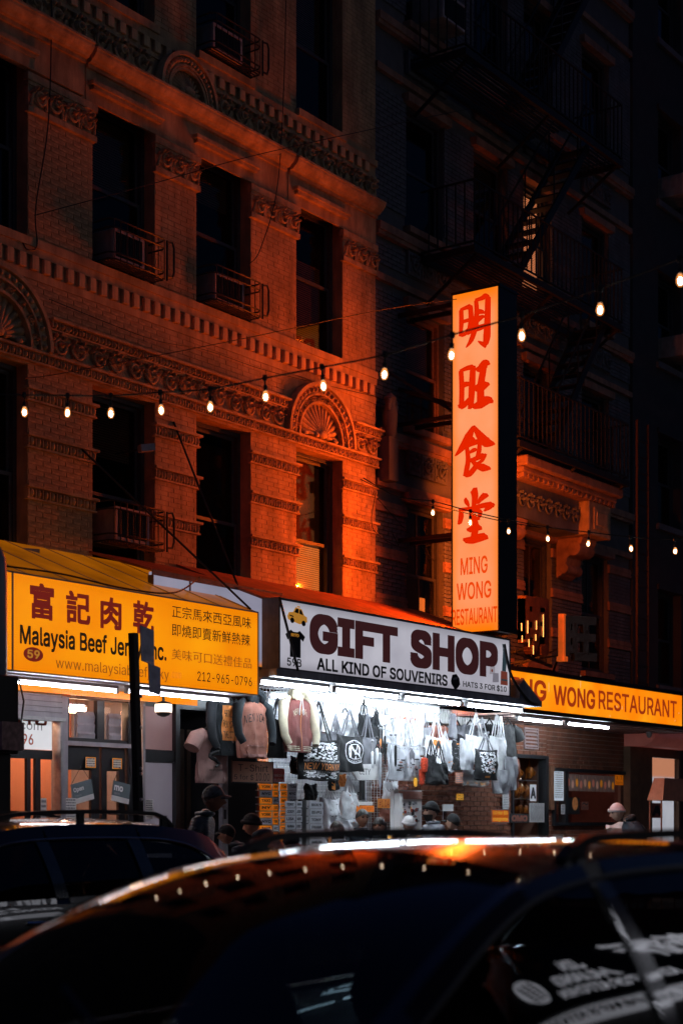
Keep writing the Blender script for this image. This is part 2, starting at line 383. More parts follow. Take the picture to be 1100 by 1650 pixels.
def window(parent, x0, x1, z0, z1, y=14.0, deep=.24, fm=None, blind=None, curtain=None, muntin=False, sash_drop=.5):
    fm = fm or M_frame; w = x1-x0
    f = MB(); yy = y+deep; t = .055
    f.box(x0, x0+t, yy-.06, yy+.06, z0, z1); f.box(x1-t, x1, yy-.06, yy+.06, z0, z1)
    f.box(x0+t, x1-t, yy-.06, yy+.06, z1-t, z1); f.box(x0+t, x1-t, yy-.09, yy+.06, z0, z0+.05)
    fr = f.build('window', fm, parent, loc=(x0, yy, z0))
    zm = z0+(z1-z0)*sash_drop
    for a, b, off in ((z0+.05, zm+.02, .02), (zm-.02, z1-t, -.02)):
        s = MB(); q = .045; X0, X1 = x0+t, x1-t; ys = yy-off
        s.box(X0, X0+q, ys-.018, ys+.018, a, b); s.box(X1-q, X1, ys-.018, ys+.018, a, b)
        s.box(X0+q, X1-q, ys-.018, ys+.018, a, a+q); s.box(X0+q, X1-q, ys-.018, ys+.018, b-q, b)
        if muntin: s.box((X0+X1)/2-.012, (X0+X1)/2+.012, ys-.012, ys+.012, a+q, b-q)
        s.build('sash', fm, fr)
        g = MB(); g.box(X0+q-.004, X1-q+.004, ys-.003, ys+.003, a+q-.004, b-q+.004); g.build('pane', M_glass, fr)
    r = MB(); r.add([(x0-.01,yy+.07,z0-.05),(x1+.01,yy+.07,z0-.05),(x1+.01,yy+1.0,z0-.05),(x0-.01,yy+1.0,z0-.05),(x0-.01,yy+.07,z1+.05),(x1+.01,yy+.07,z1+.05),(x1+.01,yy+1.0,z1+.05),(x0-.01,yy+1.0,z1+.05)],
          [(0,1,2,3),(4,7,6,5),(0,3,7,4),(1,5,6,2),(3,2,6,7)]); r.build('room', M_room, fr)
    if blind:       # (x0, x1, z0, z1, material)
        for (a, b, c, d, mm) in blind:
            s = MB(); n = max(3, int((d-c)/.03))
            for i in range(n): zz = c+(i+.5)*(d-c)/n; s.obox(((a+b)/2, yy+.10, zz), ((b-a)/2,0,0), (0,.005,.0125), (0,.0012,-.0005))
            s.build('blind', mm, fr)
    if curtain:
        for (a, b, c, d, mm) in curtain:
            s = MB(); s.grid(lambda u, v: (a+(b-a)*u, yy+.11+.012*sin(u*22), c+(d-c)*v), 20, 2); s.build('curtain', mm, fr, smooth=True)
    return fr

# ================================================================ the tan building with carved bands
BL = thing('apartment_building', (16, 14, 3.2), 'tan brick tenement with carved bands and shell arch, glowing orange beside the tall sign', 'building')
XE = 20.49; X0L = 11.48
piers = [(11.48,12.32),(13.42,14.48),(15.59,16.39),(17.51,18.53),(19.64,XE)]
wins = [(12.32,13.42),(14.48,15.59),(16.39,17.51),(18.53,19.64)]
rows = [(4.45,6.94),(8.40,10.46),(11.66,13.8)]
back = MB()
for a, b in piers: back.box(a, b, 14.007, 14.34, 3.9, 18)
for i, (a, b) in enumerate(wins):
    zz = [3.9, 4.45, 6.94, 8.40, 10.46, 11.66, 13.8, 18]
    for k in (0, 2, 4, 6): back.box(a+.0005, b-.0005, 14.007, 14.34, zz[k], zz[k+1])
back.box(X0L, XE, 14.36, 15.0, 3.9, 4.2); back.box(XE-.3, XE, 14.345, 22, 3.9, 18); back.box(X0L, X0L+.3, 14.345, 22, 3.9, 18); back.box(X0L, XE, 14.345, 22, 17.6, 18)
back.build('wall', M_tanb, BL)
rects = []
for a, b in piers:
    zb = [4.6, 5.43-.0, 5.56, 6.03, 6.16, 6.57, 6.70, 6.96]
    rects += [(a+.004, b-.004, 4.2, 5.40), (a+.004, b-.004, 5.56, 5.99), (a+.004, b-.004, 6.16, 6.53), (a+.004, b-.004, 6.70, 6.955)]
    rects += [(a+.004, b-.004, 8.44, 9.82), (a+.004, b-.004, 11.7, 15.5)]
rects += [(X0L, 18.26, 7.54, 7.93), (19.85, XE-.004, 7.54, 7.93)]
nb = brick_field(BL, rects, .235, .052, .010, 14.0, .05, 300, M_tan, 5)
for a, b in piers:
    for z in (5.40, 5.99, 6.53): egg_band(BL, a-.03, b+.03 if b < XE else b, z, z+.155, 14.0, .108)
# lower cornice
ARC = 19.02; ARCL = 12.87
def segs(lo, hi, cuts):
    out = []; x = lo
    for a, b in cuts:
        if a > x: out.append((x, a))
        x = b
    if x < hi: out.append((x, hi))
    return out
cuts = [(ARCL-.84, ARCL+.84), (ARC-.80, ARC+.80)]
egg_band(BL, X0L, XE+.02, 6.975, 7.11, 13.985, .10)
for a, b in segs(X0L, XE+.02, cuts):
    if b-a > .1: scroll_band(BL, a, b, 7.11, 7.40, 13.98); egg_band(BL, a, b, 7.40, 7.525, 13.96, .11, prot=.07)
def shell_arch(cx, z0, R, r, y=13.97, name='shell_arch'):
    m = MB(); n = 40
    def ring(ra, rb, ya, yb, z=z0):
        vs = []; 
        for k in range(n+1):
            a = pi*k/n
            for q, yy in ((ra, ya), (ra, yb), (rb, yb), (rb, ya)): vs.append((cx+q*cos(a), yy, z+q*sin(a)))
        fs = []
        for k in range(n):
            for j in range(4): fs.append((k*4+j, k*4+(j+1) % 4, (k+1)*4+(j+1) % 4, (k+1)*4+j))
        fs += [(0,1,2,3), (n*4+3, n*4+2, n*4+1, n*4)]; m.add(vs, fs)
    ring(R-.05, R, y+.03, y-.10); ring(R-.155, R-.05, y+.03, y-.05); ring(R-.18, R-.155, y+.03, y-.075)
    ring(r+.03, R-.18, y+.03, y-.02); ring(r, r+.035, y+.03, y-.06)
    arc = m.build(name, M_stone, BL)
    e = MB()
    for k in range(22):
        a = pi*(k+.5)/22; q = R-.102
        e.ball((cx+q*cos(a), y-.06, z0+q*sin(a)), (.034,.035,.034), 7, 5)
    e.build('bead_ring', M_stone, arc, smooth=True, kind='stuff')
    for k in range(9):
        e = MB(); a = pi*(k+.5)/9; q = (r+R-.15)/2
        scroll_unit(e, cx+q*cos(a), z0+q*sin(a), (R-.2-r)*.48, y-.015, 1 if k % 2 else -1, .03)
        e.build('scroll', M_stone, arc, smooth=True)
    s = MB(); N = 15*8
    def sh(u, v):
        a = pi*u; fl = abs(sin(15*a/1.0))**.6; q = r*(.1+.9*v); dep = .09*sin(pi*min(1, v*1.02)*.5)
        return (cx+q*cos(a), y+.02-.10*(1-v)+.045*0-(.045*fl*v)+dep*.35, z0+.04+q*sin(a)*(.97+.03*fl))
    s.grid(sh, N, 8); s.ball((cx, y-.07, z0+.07), (.10,.04,.06), 12, 8)
    for sg in (-1, 1): s.ball((cx+sg*.12, y-.05, z0+.05), (.05,.035,.04), 10, 6); s.ball((cx+sg*.36, y-.03, z0+.04), (.06,.03,.035), 10, 6)
    s.build('shell', M_stone, arc, smooth=True)
    return arc
shell_arch(ARC, 7.115, .80, .50); shell_arch(ARCL, 7.115, .84, .52)
# dentil course and sill course under the third floor windows
mb = MB(); mb.box(X0L, XE, 13.99, 14.028, 7.935, 8.03); mb.box(X0L, XE, 13.975, 14.028, 8.205, 8.30); mb.box(X0L, XE, 13.955, 14.028, 8.301, 8.40); mb.build('sill_course', M_tan, BL)
mb = MB(); mb.box(X0L, XE, 14.055-.04, 14.03, 8.03, 8.205); mb.build('dentil_recess', M_tanb, BL)
dentils(BL, X0L+.02, XE, 8.035, 8.20, 14.02)
# third floor capitals
for a, b in piers:
    m = MB(); bb = b+.04 if b < XE else b; aa = a-.04
    m.box(aa, bb, 13.95, 14.03, 10.20, 10.29); m.box(aa+.015, bb-.015, 13.968, 14.03, 10.155, 10.2); m.box(a-.01, b if b == XE else b+.01, 13.985, 14.03, 9.91, 10.155); m.box(aa+.01, bb-.01, 13.955, 14.03, 9.84, 9.91)
    cp = m.build('capital', M_stone, BL)
    m = MB(); k = max(2, round((b-a)/.27)); p = (b-a)/k
    for i in range(k):
        scroll_unit(m, a+(i+.5)*p, 10.035, .10, 13.98, 1 if i % 2 else -1, .045)
        for q in (-1, 1): m.tube([(a+(i+.5+q*.45)*p, 13.97, 9.92), (a+(i+.5+q*.40)*p, 13.94, 10.03), (a+(i+.5+q*.25)*p, 13.93, 10.13)], [.022,.018,.01], 6)
    m.build('leaf_scroll', M_stone, cp, smooth=True)
# entablature over the third floor windows
for a, b, y in ((X0L, 14.28, 13.90), (14.36, 18.27, 13.95), (18.34, XE+.0, 13.95)):
    m = MB(); m.box(a, b, y+.045, 14.028, 10.32, 10.70); m.box(a+.0, b, y+.01, 14.028, 10.701, 10.745)
    m.build('fascia_board', M_tan, BL)
    m = MB()      # crown moulding: an ogee profile swept along the wall
    prof = [(0,.0),(-.06,.005),(-.075,.03),(-.11,.05),(-.15,.10),(-.155,.13),(-.17,.135),(-.17,.165),(0,.18)]
    x = a
    while x < b-.01:
        e = min(x+.62, b); vs = [(q, y+.02+p[0], 10.745+p[1]) for q in (x+.002, e-.002) for p in prof]; k = len(prof)
        m.add(vs, [tuple(range(k))[::-1], tuple(range(k, 2*k))]+[(i, (i+1) % k, k+(i+1) % k, k+i) for i in range(k)]); x = e
    m.build('crown_moulding', M_stone, BL)
for a, b in wins:
    m = MB(); m.box(a-.05, b+.06, 13.93, 14.2, 10.455, 10.50); m.box(a-.09, b+.10, 13.90, 13.995, 10.501, 10.55); m.build('lintel', M_stone, BL)
    m = MB(); m.box(a-.02, b+.02, 13.93, 14.15, 11.56, 11.66); m.build('sill', M_tan, BL)
scroll_band(BL, X0L, 15.50, 10.93, 11.27, 13.99); scroll_band(BL, 16.72, XE, 10.93, 11.27, 13.99)
_b = shell_arch(16.11, 10.94, .55, .33, 13.95, 'blind_arch')
mb = MB(); mb.box(X0L, XE, 13.985, 14.028, 11.27, 11.33); mb.box(X0L, XE, 13.96, 14.028, 11.47, 11.56); mb.build('sill_course', M_tan, BL)
dentils(BL, X0L+.02, XE, 11.33, 11.465, 14.01, .21, .11, prot=.075)
# window joinery
lit_hi = [(18.60, 18.84, 8.48, 8.85, M_litstrip)]
for r, (z0, z1) in enumerate(rows):
    for c, (a, b) in enumerate(wins):
        bl = None; cu = None
        if r == 1 and c == 3: bl = [(a+.3, b-.1, z0+.1, z0+1.35, mat('dim blind', (.25,.14,.08), .7, emit=(1,.15,.03), estr=.015))]; cu = lit_hi
        if r == 0 and c == 3:
            bl = [(a+.16, b-.11, z0+.1, z0+1.22, M_blindlit)]; cu = [(a+.06, a+.19, z0+.1, z0+1.2, M_litstrip), (a+.06, a+.3, z0+1.3, z1-.1, mat('dim curtain', (.4,.2,.1), .8, emit=(1,.2,.03), estr=.28)), (a+.3, b-.1, z0+1.3, z1-.1, mat('dimmer curtain', (.25,.12,.07), .8, emit=(1,.2,.04), estr=.012))]  # light on the curtain put in as glow, a bright and a dim copy
        if (r, c) in ((1,1),(1,2),(2,1),(2,3),(0,1)): bl = [(a+.11, b-.11, z1-(.55+.2*((r+c) % 3)), z1-.08, M_blind)]
        if r == 0 and c == 2: cu = [(a+.1, b-.1, z0+.1, z1-.2, mat('dusky curtain', (.10,.05,.03), .9))]
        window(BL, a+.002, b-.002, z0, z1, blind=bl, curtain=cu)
for a, b in wins: mb = MB(); mb.box(a-.03, b+.03, 13.96, 14.15, 4.33, 4.45); mb.build('sill', M_stone, BL)

# ================================================================ the slate building behind the tall sign
BR = thing('tenement_building', (25, 14, 3.2), 'dark slate painted tenement behind the tall restaurant sign, with fire escapes on its front', 'building')
rp = [(20.50,21.37),(22.47,23.38),(24.48,25.05),(26.05,27.2),(28.28,29.2)]
rw = [(21.37,22.47),(23.38,24.48),(25.05,26.05),(27.2,28.28)]
rr = [(4.45,6.62),(7.78,9.62),(10.85,12.75),(14.0,15.9)]
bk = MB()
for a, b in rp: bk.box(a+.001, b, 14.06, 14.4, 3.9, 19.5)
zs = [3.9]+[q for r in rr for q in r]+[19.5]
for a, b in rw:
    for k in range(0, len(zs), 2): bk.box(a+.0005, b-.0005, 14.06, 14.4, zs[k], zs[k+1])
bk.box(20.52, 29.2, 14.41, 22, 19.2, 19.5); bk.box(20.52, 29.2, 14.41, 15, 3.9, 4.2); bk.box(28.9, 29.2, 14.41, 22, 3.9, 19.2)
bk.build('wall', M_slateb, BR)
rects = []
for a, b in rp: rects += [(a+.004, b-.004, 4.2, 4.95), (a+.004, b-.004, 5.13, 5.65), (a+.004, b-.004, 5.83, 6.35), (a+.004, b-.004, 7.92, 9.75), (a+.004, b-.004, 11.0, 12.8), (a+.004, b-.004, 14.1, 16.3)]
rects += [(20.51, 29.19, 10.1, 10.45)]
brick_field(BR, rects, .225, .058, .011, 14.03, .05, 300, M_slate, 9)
for a, b in rp:
    for z in (4.97, 5.67, 6.37):
        m = MB()
        for k in range(4): m.box(a+.001, b, 14.0+.012*(k % 2), 14.055, z+.04*k, z+.0402+.04*k)
        m.build('reeded_band', M_brst, BR)
def greek_band(x0, x1, z0, z1, y, name='relief_panel', material=None):
    m = MB(); m.box(x0, x1, y, y+.05, z0, z1)
    n = max(1, round((x1-x0)/(z1-z0))); p = (x1-x0)/n; rng = random.Random(4)
    for i in range(n):
        cx = x0+(i+.5)*p; cz = (z0+z1)/2; q = min(p, z1-z0)*.42
        scroll_unit(m, cx, cz, q*.8, y, 1 if i % 2 else -1, .025)
        for k in range(4):
            a = k*pi/2+pi/4; m.ball((cx+q*1.05*cos(a), y-.012, cz+q*1.05*sin(a)), (q*.2,.02,q*.2), 7, 4)
        m.box(x0+i*p-.008, x0+i*p+.008, y-.02, y+.0, z0, z1)
    return m.build(name, material or M_slate, BR, smooth=True)
for z in (6.85, 9.95, 13.1, 16.5):
    m = MB(); m.box(20.52, 29.2, 13.93, 14.055, z+.62, z+.74); m.box(20.52, 29.2, 13.96, 14.055, z+.56, z+.6205); m.build('string_course', M_brst, BR); m = MB(); m.box(20.52, 29.2, 13.98, 14.055, z-.11, z-.01); m.build('string_course', M_brst, BR)
for a, b in rw:
    for z in (7.05, 10.12, 13.2):
        greek_band(a-.02, b+.02, z, z+.36, 13.985)
    for (z0, z1) in rr:
        m = MB(); m.box(a-.08, b+.08, 13.93, 14.2, z1+.002, z1+.13); m.build('lintel', M_brst, BR); m = MB(); m.box(a-.05, b+.05, 13.92, 14.2, z0-.10, z0-.002); m.build('sill', M_brst, BR)
# keystone brackets and the carved figure bracket at the party wall
m = MB()
for z in (7.35,):
    m.box(20.56, 20.80, 13.80, 14.02, z-.55, z+.1); m.lathe([(.03,-.3),(.09,-.2),(.11,.1),(.07,.28),(.10,.34),(.02,.42)], (20.68, 13.86, z+.35), 'z', 12)
    for k in range(7): a = pi*k/6; m.ball((20.68+.1*cos(a), 13.82, z+.55+.13*sin(a)), (.03,.03,.06), 7, 5)
m.build('carved_bracket', M_slate, BR, smooth=True)
lit_bl = mat('blind lit warm', (.6,.35,.25), .7, emit=(1,.36,.16), estr=1.6)
for r, (z0, z1) in enumerate(rr):
    for c, (a, b) in enumerate(rw):
        bl = None; cu = None
        if r == 2 and c == 2: bl = [(a+.08, b-.08, z0+.1, z1-.1, lit_bl)]
        if r == 0 and c == 0: cu = [(a+.12, a+.22, z0+.1, z0+.8, M_blindlit), (b-.3, b-.15, z0+.1, z0+.8, M_blindlit)]
        if (r+c) % 2 and not bl: bl = [(a+.11, b-.11, z1-.9, z1-.08, M_blind)]
        fm = M_frame2 if r == 1 and c == 0 else M_frame
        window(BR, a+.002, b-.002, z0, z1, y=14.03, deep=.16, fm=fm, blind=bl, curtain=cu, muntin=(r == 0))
# portico hood above the restaurant stair
PO = thing('portico', (25.2, 13.3, 5.6), 'red brown portico hood with carved panel and scrolled brackets beneath the fire escape', 'portico')
m = MB(); m.box(23.5, 27.0, 13.10, 13.97, 7.46, 7.62); m.box(23.55, 26.95, 13.2, 13.97, 7.37, 7.459); m.box(23.6, 26.9, 13.3, 13.97, 7.28, 7.369); m.build('hood', M_brst, PO, bevel=.02)
for i in range(20): m = MB(); m.box(23.6+i*.17, 23.69+i*.17, 13.22, 13.29, 7.29, 7.365); m.build('dentil', M_brst, PO)
m = MB(); m.box(23.7, 25.95, 13.45, 13.97, 6.70, 7.279)
for i in range(7): scroll_unit(m, 23.9+i*.31, 6.99, .12, 13.45, 1 if i % 2 else -1, .03)
m.build('carved_panel', M_slate, PO, smooth=True)
m = MB(); m.box(25.96, 26.8, 13.25, 13.97, 6.70, 7.279); m.box(26.1, 26.66, 13.22, 13.25, 6.80, 7.18); m.box(26.17, 26.59, 13.20, 13.222, 6.87, 7.11); m.build('end_block', M_stone, PO, bevel=.015)
for x in (23.6, 26.1):
    m = MB(); pf = [(0,6.0),(-.10,6.05),(-.18,6.2),(-.22,6.35),(-.38,6.45),(-.5,6.6),(-.52,6.69),(0,6.69)]
    m.prism([(p[0], p[1]) for p in pf], (x, 13.97, 0), (0,1,0), (0,0,1), (.55,0,0)); m.lathe([(.01,0),(.13,0),(.13,.57),(.01,.57)], (x-.01, 13.62, 6.5), 'x', 14); m.lathe([(.01,0),(.09,0),(.09,.57),(.01,.57)], (x-.01, 13.82, 6.16), 'x', 14)
    m.build('scroll_bracket', M_brst, PO, bevel=.01)

# ================================================================ the dark building at the far right
BD = thing('brick_building', (38, 14, 0), 'unlit soot dark brick building beyond the fire escapes', 'building')
dw = [(30.4+i*2.35, 31.5+i*2.35) for i in range(6)]; dr = [(4.4,6.3),(7.6,9.4),(10.8,12.6),(14,15.8),(17.2,19)]
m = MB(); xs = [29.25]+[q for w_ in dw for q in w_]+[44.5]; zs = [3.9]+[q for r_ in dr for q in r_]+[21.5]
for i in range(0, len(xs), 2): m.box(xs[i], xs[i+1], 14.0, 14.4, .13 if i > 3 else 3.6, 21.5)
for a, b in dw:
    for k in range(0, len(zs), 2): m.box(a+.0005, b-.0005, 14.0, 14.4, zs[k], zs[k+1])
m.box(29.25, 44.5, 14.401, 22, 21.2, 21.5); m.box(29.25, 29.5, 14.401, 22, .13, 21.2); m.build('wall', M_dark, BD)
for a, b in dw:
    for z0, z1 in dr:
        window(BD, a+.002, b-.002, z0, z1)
        m = MB(); m.box(a-.06, b+.06, 13.95, 14.1, z1+.002, z1+.1); m.build('lintel', M_dark, BD); m = MB(); m.box(a-.1, b+.1, 13.93, 14.1, z0-.12, z0-.002); m.build('sill', mat('dull limestone', (.16,.15,.15), .8), BD)

# ================================================================ fire escape
FE = thing('fire_escape', (25, 13.5, 7.7), 'black iron fire escape with three railed landings and steep stairs', 'fire escape')
def landing(x0, x1, z, y0=12.98, y1=13.95, hole=None, rail=1.0):
    m = MB()
    for y in (y0, y1-.05): m.box(x0, x1, y, y+.05, z-.10, z)
    for x in (x0, x1-.05): m.box(x, x+.05, y0+.05, y1-.05, z-.10, z)
    ld = m.build('landing', M_iron, FE)
    m = MB(); n = 11
    for k in range(n):
        yy = y0+.06+k*(y1-y0-.12)/n
        if hole: m.box(x0+.05, hole[0], yy, yy+.028, z-.03, z-.005); m.box(hole[1], x1-.05, yy, yy+.028, z-.03, z-.005)
        else: m.box(x0+.05, x1-.05, yy, yy+.028, z-.03, z-.005)
    m.build('floor_slat', M_iron, ld, kind='stuff')
    m = MB()
    for zz in (z+rail, z+rail*.5 if False else z+.06):
        m.bar((x0+.02, y0+.02, zz), (x1-.02, y0+.02, zz), .035, .02); m.bar((x0+.02, y0+.02, zz), (x0+.02, y1, zz), .035, .02); m.bar((x1-.02, y0+.02, zz), (x1-.02, y1, zz), .035, .02)
    m.build('rail', M_iron, FE)
    po = parent_origin(FE); n = int((x1-x0)/.15)
    u = MB(); u.bar((0,0,.0), (0,0,rail-.06), .018, .018); me = None
    for k in range(n+1):
        p = Vector((x0+.03+k*(x1-x0-.06)/n, y0+.02, z+.06))
        if me is None:
            u2 = MB(); u2.v = [tuple(Vector(v)+p) for v in u.v]; u2.f = u.f; u2.mi = u.mi; o = u2.build('baluster', M_iron, FE, loc=p); me = o.data
        else: o = bpy.data.objects.new('baluster', me); COL.objects.link(o); o.parent = FE; o.location = p-po
    for x in (x0+.02, x1-.02):
        for k in range(1, 6): o = bpy.data.objects.new('baluster', me); COL.objects.link(o); o.parent = FE; o.location = Vector((x, y0+.02+k*(y1-y0)/6, z+.06))-po
    for x in (x0+.15, (x0+x1)/2, x1-.15): m = MB(); m.bar((x, y0+.05, z-.1), (x, 14.0, z-.75), .04, .04); m.build('brace', M_iron, FE)
def stair(x0, z0, x1, z1, y, w=.55):
    m = MB()
    for yy in (y, y+w): m.bar((x0, yy, z0), (x1, yy, z1), .03, .13); m.bar((x0, yy, z0+.75), (x1, yy, z1+.75), .025)
    for t in (.15, .5, .85):
        for yy in (y, y+w): m.bar((x0+(x1-x0)*t, yy, z0+(z1-z0)*t), (x0+(x1-x0)*t, yy, z0+(z1-z0)*t+.75), .02)
    st = m.build('stair', M_iron, FE); n = 11; me = None
    for k in range(n):
        t = (k+.7)/n; p = Vector((x0+(x1-x0)*t, y+w/2, z0+(z1-z0)*t))
        if me is None:
            s = MB(); s.obox(p, (.10,0,0), (0,w/2-.015,0), (0,0,.012)); o = s.build('tread', M_iron, st, loc=p); me = o.data
        else: o = bpy.data.objects.new('tread', me); COL.objects.link(o); o.parent = st; o.location = p-parent_origin(st)
landing(23.05, 27.0, 7.75); landing(21.65, 26.75, 10.45, hole=(25.6, 26.5)); landing(21.4, 26.75, 13.35, hole=(24.9,25.9))
stair(24.35, 7.78, 26.35, 10.40, 13.15); stair(23.3, 10.48, 25.7, 13.30, 13.15); stair(24.0, 13.4, 26.1, 16.2, 13.3)
m = MB()
for x in (27.3, 27.75): m.bar((x, 12.98, 4.05), (x, 12.98, 8.9), .045, .03)
for k in range(16): m.bar((27.3, 12.98, 4.2+k*.29), (27.75, 12.98, 4.2+k*.29), .022)
m.bar((27.18, 12.95, 4.05), (27.9, 12.95, 4.05), .06); m.bar((27.5, 12.95, 4.0), (27.5, 12.95, 3.7), .05); m.bar((27.5, 12.95, 3.7), (27.9, 12.95, 3.7), .05); m.bar((27.9, 12.95, 4.0), (27.9, 12.95, 3.7), .05)
m.build('drop_ladder', mat('rusty brown iron', (.06,.035,.025), .6, metal=.3, var=.4, scale=20), FE)

# ================================================================ air conditioners and window guards
def air_con(x, z, w, h, y, label):
    t = thing('air_conditioner', (x+w/2, y, z), label, 'air conditioner', 'air conditioners in the windows')
    m = MB(); m.box(x, x+w, y+.03, y+.62, z, z+h); m.build('case', M_acbody, t, bevel=.012)
    m = MB(); q = .035
    m.box(x, x+q, y, y+.029, z, z+h); m.box(x+w-q, x+w, y, y+.029, z, z+h); m.box(x+q, x+w-q, y, y+.029, z+h-q, z+h); m.box(x+q, x+w-q, y, y+.029, z, z+q); m.build('front_rim', mat('pale rim', (.62,.50,.44), .5, var=.2, dirt=.3), t)
    m = MB(); n = int(w/.035)
    for k in range(n): m.box(x+q+k*(w-2*q)/n+.006, x+q+k*(w-2*q)/n+.012, y+.006, y+.022, z+q, z+h-q)
    for k in range(9): m.box(x+q, x+w-q, y+.012, y+.018, z+q+k*(h-2*q)/9, z+q+k*(h-2*q)/9+.006)
    m.box(x+q, x+w-q, y+.023, y+.028, z+q, z+h-q); m.build('grille', M_frame, t)
def guard(x0, x1, z0, z1, y, label, proj=.20):
    t = thing('window_guard', ((x0+x1)/2, y, z0), label, 'window guard', 'window guards round the air conditioners')
    m = MB(); yf = y-proj; r = .011
    for z in (z0+.02, z0+.10, z1-.10, z1):
        m.tube([(x0,y+.1,z),(x0,yf+.06,z),(x0+.06,yf,z),(x1-.06,yf,z),(x1,yf+.06,z),(x1,y+.1,z)], r, 6)
    for xx in (x1+.01,):
        m.tube([(xx+.0,yf+.0,z1-.02),(xx+.10,yf+.0,z1-.0),(xx+.13,yf,z1-.06),(xx+.13,yf,z0+.14),(xx+.10,yf,z0+.06),(xx,yf,z0+.05)], .014, 6)
        m.tube([(xx,yf,z1),(xx,yf,z0)], .014, 6)
    m.build('rail_hoop', M_iron, t, smooth=True)
    n = int((x1-x0)/.12); me = None
    for k in range(n+1):
        p = Vector((x0+.04+k*(x1-x0-.08)/n, yf, z0))
        if me is None: s = MB(); s.tube([p, p+Vector((0,0,z1-z0))], .007, 5); o = s.build('bar', M_iron, t, loc=p); me = o.data
        else: o = bpy.data.objects.new('bar', me); COL.objects.link(o); o.parent = t; o.location = p-t.location
    m = MB()
    for k in range(4): m.box(x0+.02, x1-.02, yf+.03+k*.05, yf+.045+k*.05, z0+.0, z0+.012)
    m.build('floor_bar', M_iron, t)
for (wi, r, lab) in ((1, 1, 'on the third floor, over the jerky sign'), (2, 1, 'on the third floor, second along from the left'), (1, 0, 'on the second floor, right above the yellow awning'), (2, 2, 'on the top floor in view, above the blind arch')):
    a, b = wins[wi]; z = rows[r][0] if r else 5.02
    air_con(a+.20+.03*wi-.04*r, z+.08, .60-.05*(wi % 2)*r, .40-.03*r, 13.84+.03*(wi-1), 'beige caged air conditioner '+lab)
    guard(a+.10, b-.03, z+.03, z+.56-.03*wi, 13.98, 'black iron window guard '+lab)
air_con(21.75, 14.12, .7, .42, 13.6, 'pale air conditioner without a cage, high on the dark slate building')
air_con(30.7, 14.15, .7, .42, 13.6, 'dim air conditioner high on the unlit building at the picture edge')
air_con(30.7, 10.95, .7, .42, 13.6, 'dim air conditioner above a slanted bracket on the unlit building')
# ================================================================ lettering helper on facade-parallel planes
def ptext(name, txt, x0, x1, yt, yb, Y, m, parent, bold=0., thick=.004, xref=None, **kw):
    """text whose box on the plane Y was measured at the left edge x0 (top yt, bottom yb)"""
    xr = x0 if xref is None else xref
    a, zb = onY(x0, 0, Y)[0], ZZ(xr, yb, Y); b = XX(x1, Y); zt = ZZ(xr, yt, Y)
    return text(name, txt, (a, Y-.0015, zb), XU, ZU, b-a, zt-zb, m, parent, bold=bold, thick=thick, **kw)
def ribbon(mb, pts, w, fn, n, lift, seg=5):
    """a brush stroke: polyline with a width at each point, smoothed, mapped by fn from photo pixels to the sign face"""
    P = [Vector((p[0], p[1])) for p in pts]; k = len(P); w = [q*1.68 for q in w] if hasattr(w, '__len__') else [w*1.68]*k
    if len(w) == 2 and k > 2: w = [w[0]+(w[1]-w[0])*i/(k-1) for i in range(k)]
    Q = []; R = []
    for i in range(k-1):
        a = P[max(0, i-1)]; b = P[i]; c = P[i+1]; d = P[min(k-1, i+2)]
        for j in range(seg):
            t = j/seg
            Q.append(.5*((2*b)+(c-a)*t+(2*a-5*b+4*c-d)*t*t+(3*b-a-3*c+d)*t**3)); R.append(w[i]+(w[i+1]-w[i])*t)
    Q.append(P[-1]); R.append(w[-1]); m = len(Q); L = []; Rr = []
    for i in range(m):
        d = (Q[min(m-1, i+1)]-Q[max(0, i-1)]); d.normalize(); nn = Vector((-d.y, d.x)); sl = d*R[i]*.22
        L.append(Q[i]+nn*R[i]/2+sl*(1 if i in (0, m-1) else 0)); Rr.append(Q[i]-nn*R[i]/2-sl*(1 if i in (0, m-1) else 0))
    d0 = (Q[1]-Q[0]).normalized(); d1 = (Q[-1]-Q[-2]).normalized()
    poly = [Q[0]-d0*R[0]*.28]+L+[Q[-1]+d1*R[-1]*.25]+Rr[::-1]
    vs = [fn(p.x, p.y)+n*lift for p in poly]; o = fn(Q[0].x, Q[0].y)
    c = len(vs); vs2 = [v-n*lift for v in vs]
    fs = [(0, 1, 2*m+1+0)]
    ids_l = list(range(1, m+1)); ids_r = list(range(2*m+1, m+1, -1))
    fs = [(0, ids_l[0], ids_r[0])]+[(ids_l[i], ids_l[i+1], ids_r[i+1], ids_r[i]) for i in range(m-1)]+[(ids_l[-1], m+1, ids_r[-1])]
    mb.add(vs, fs)
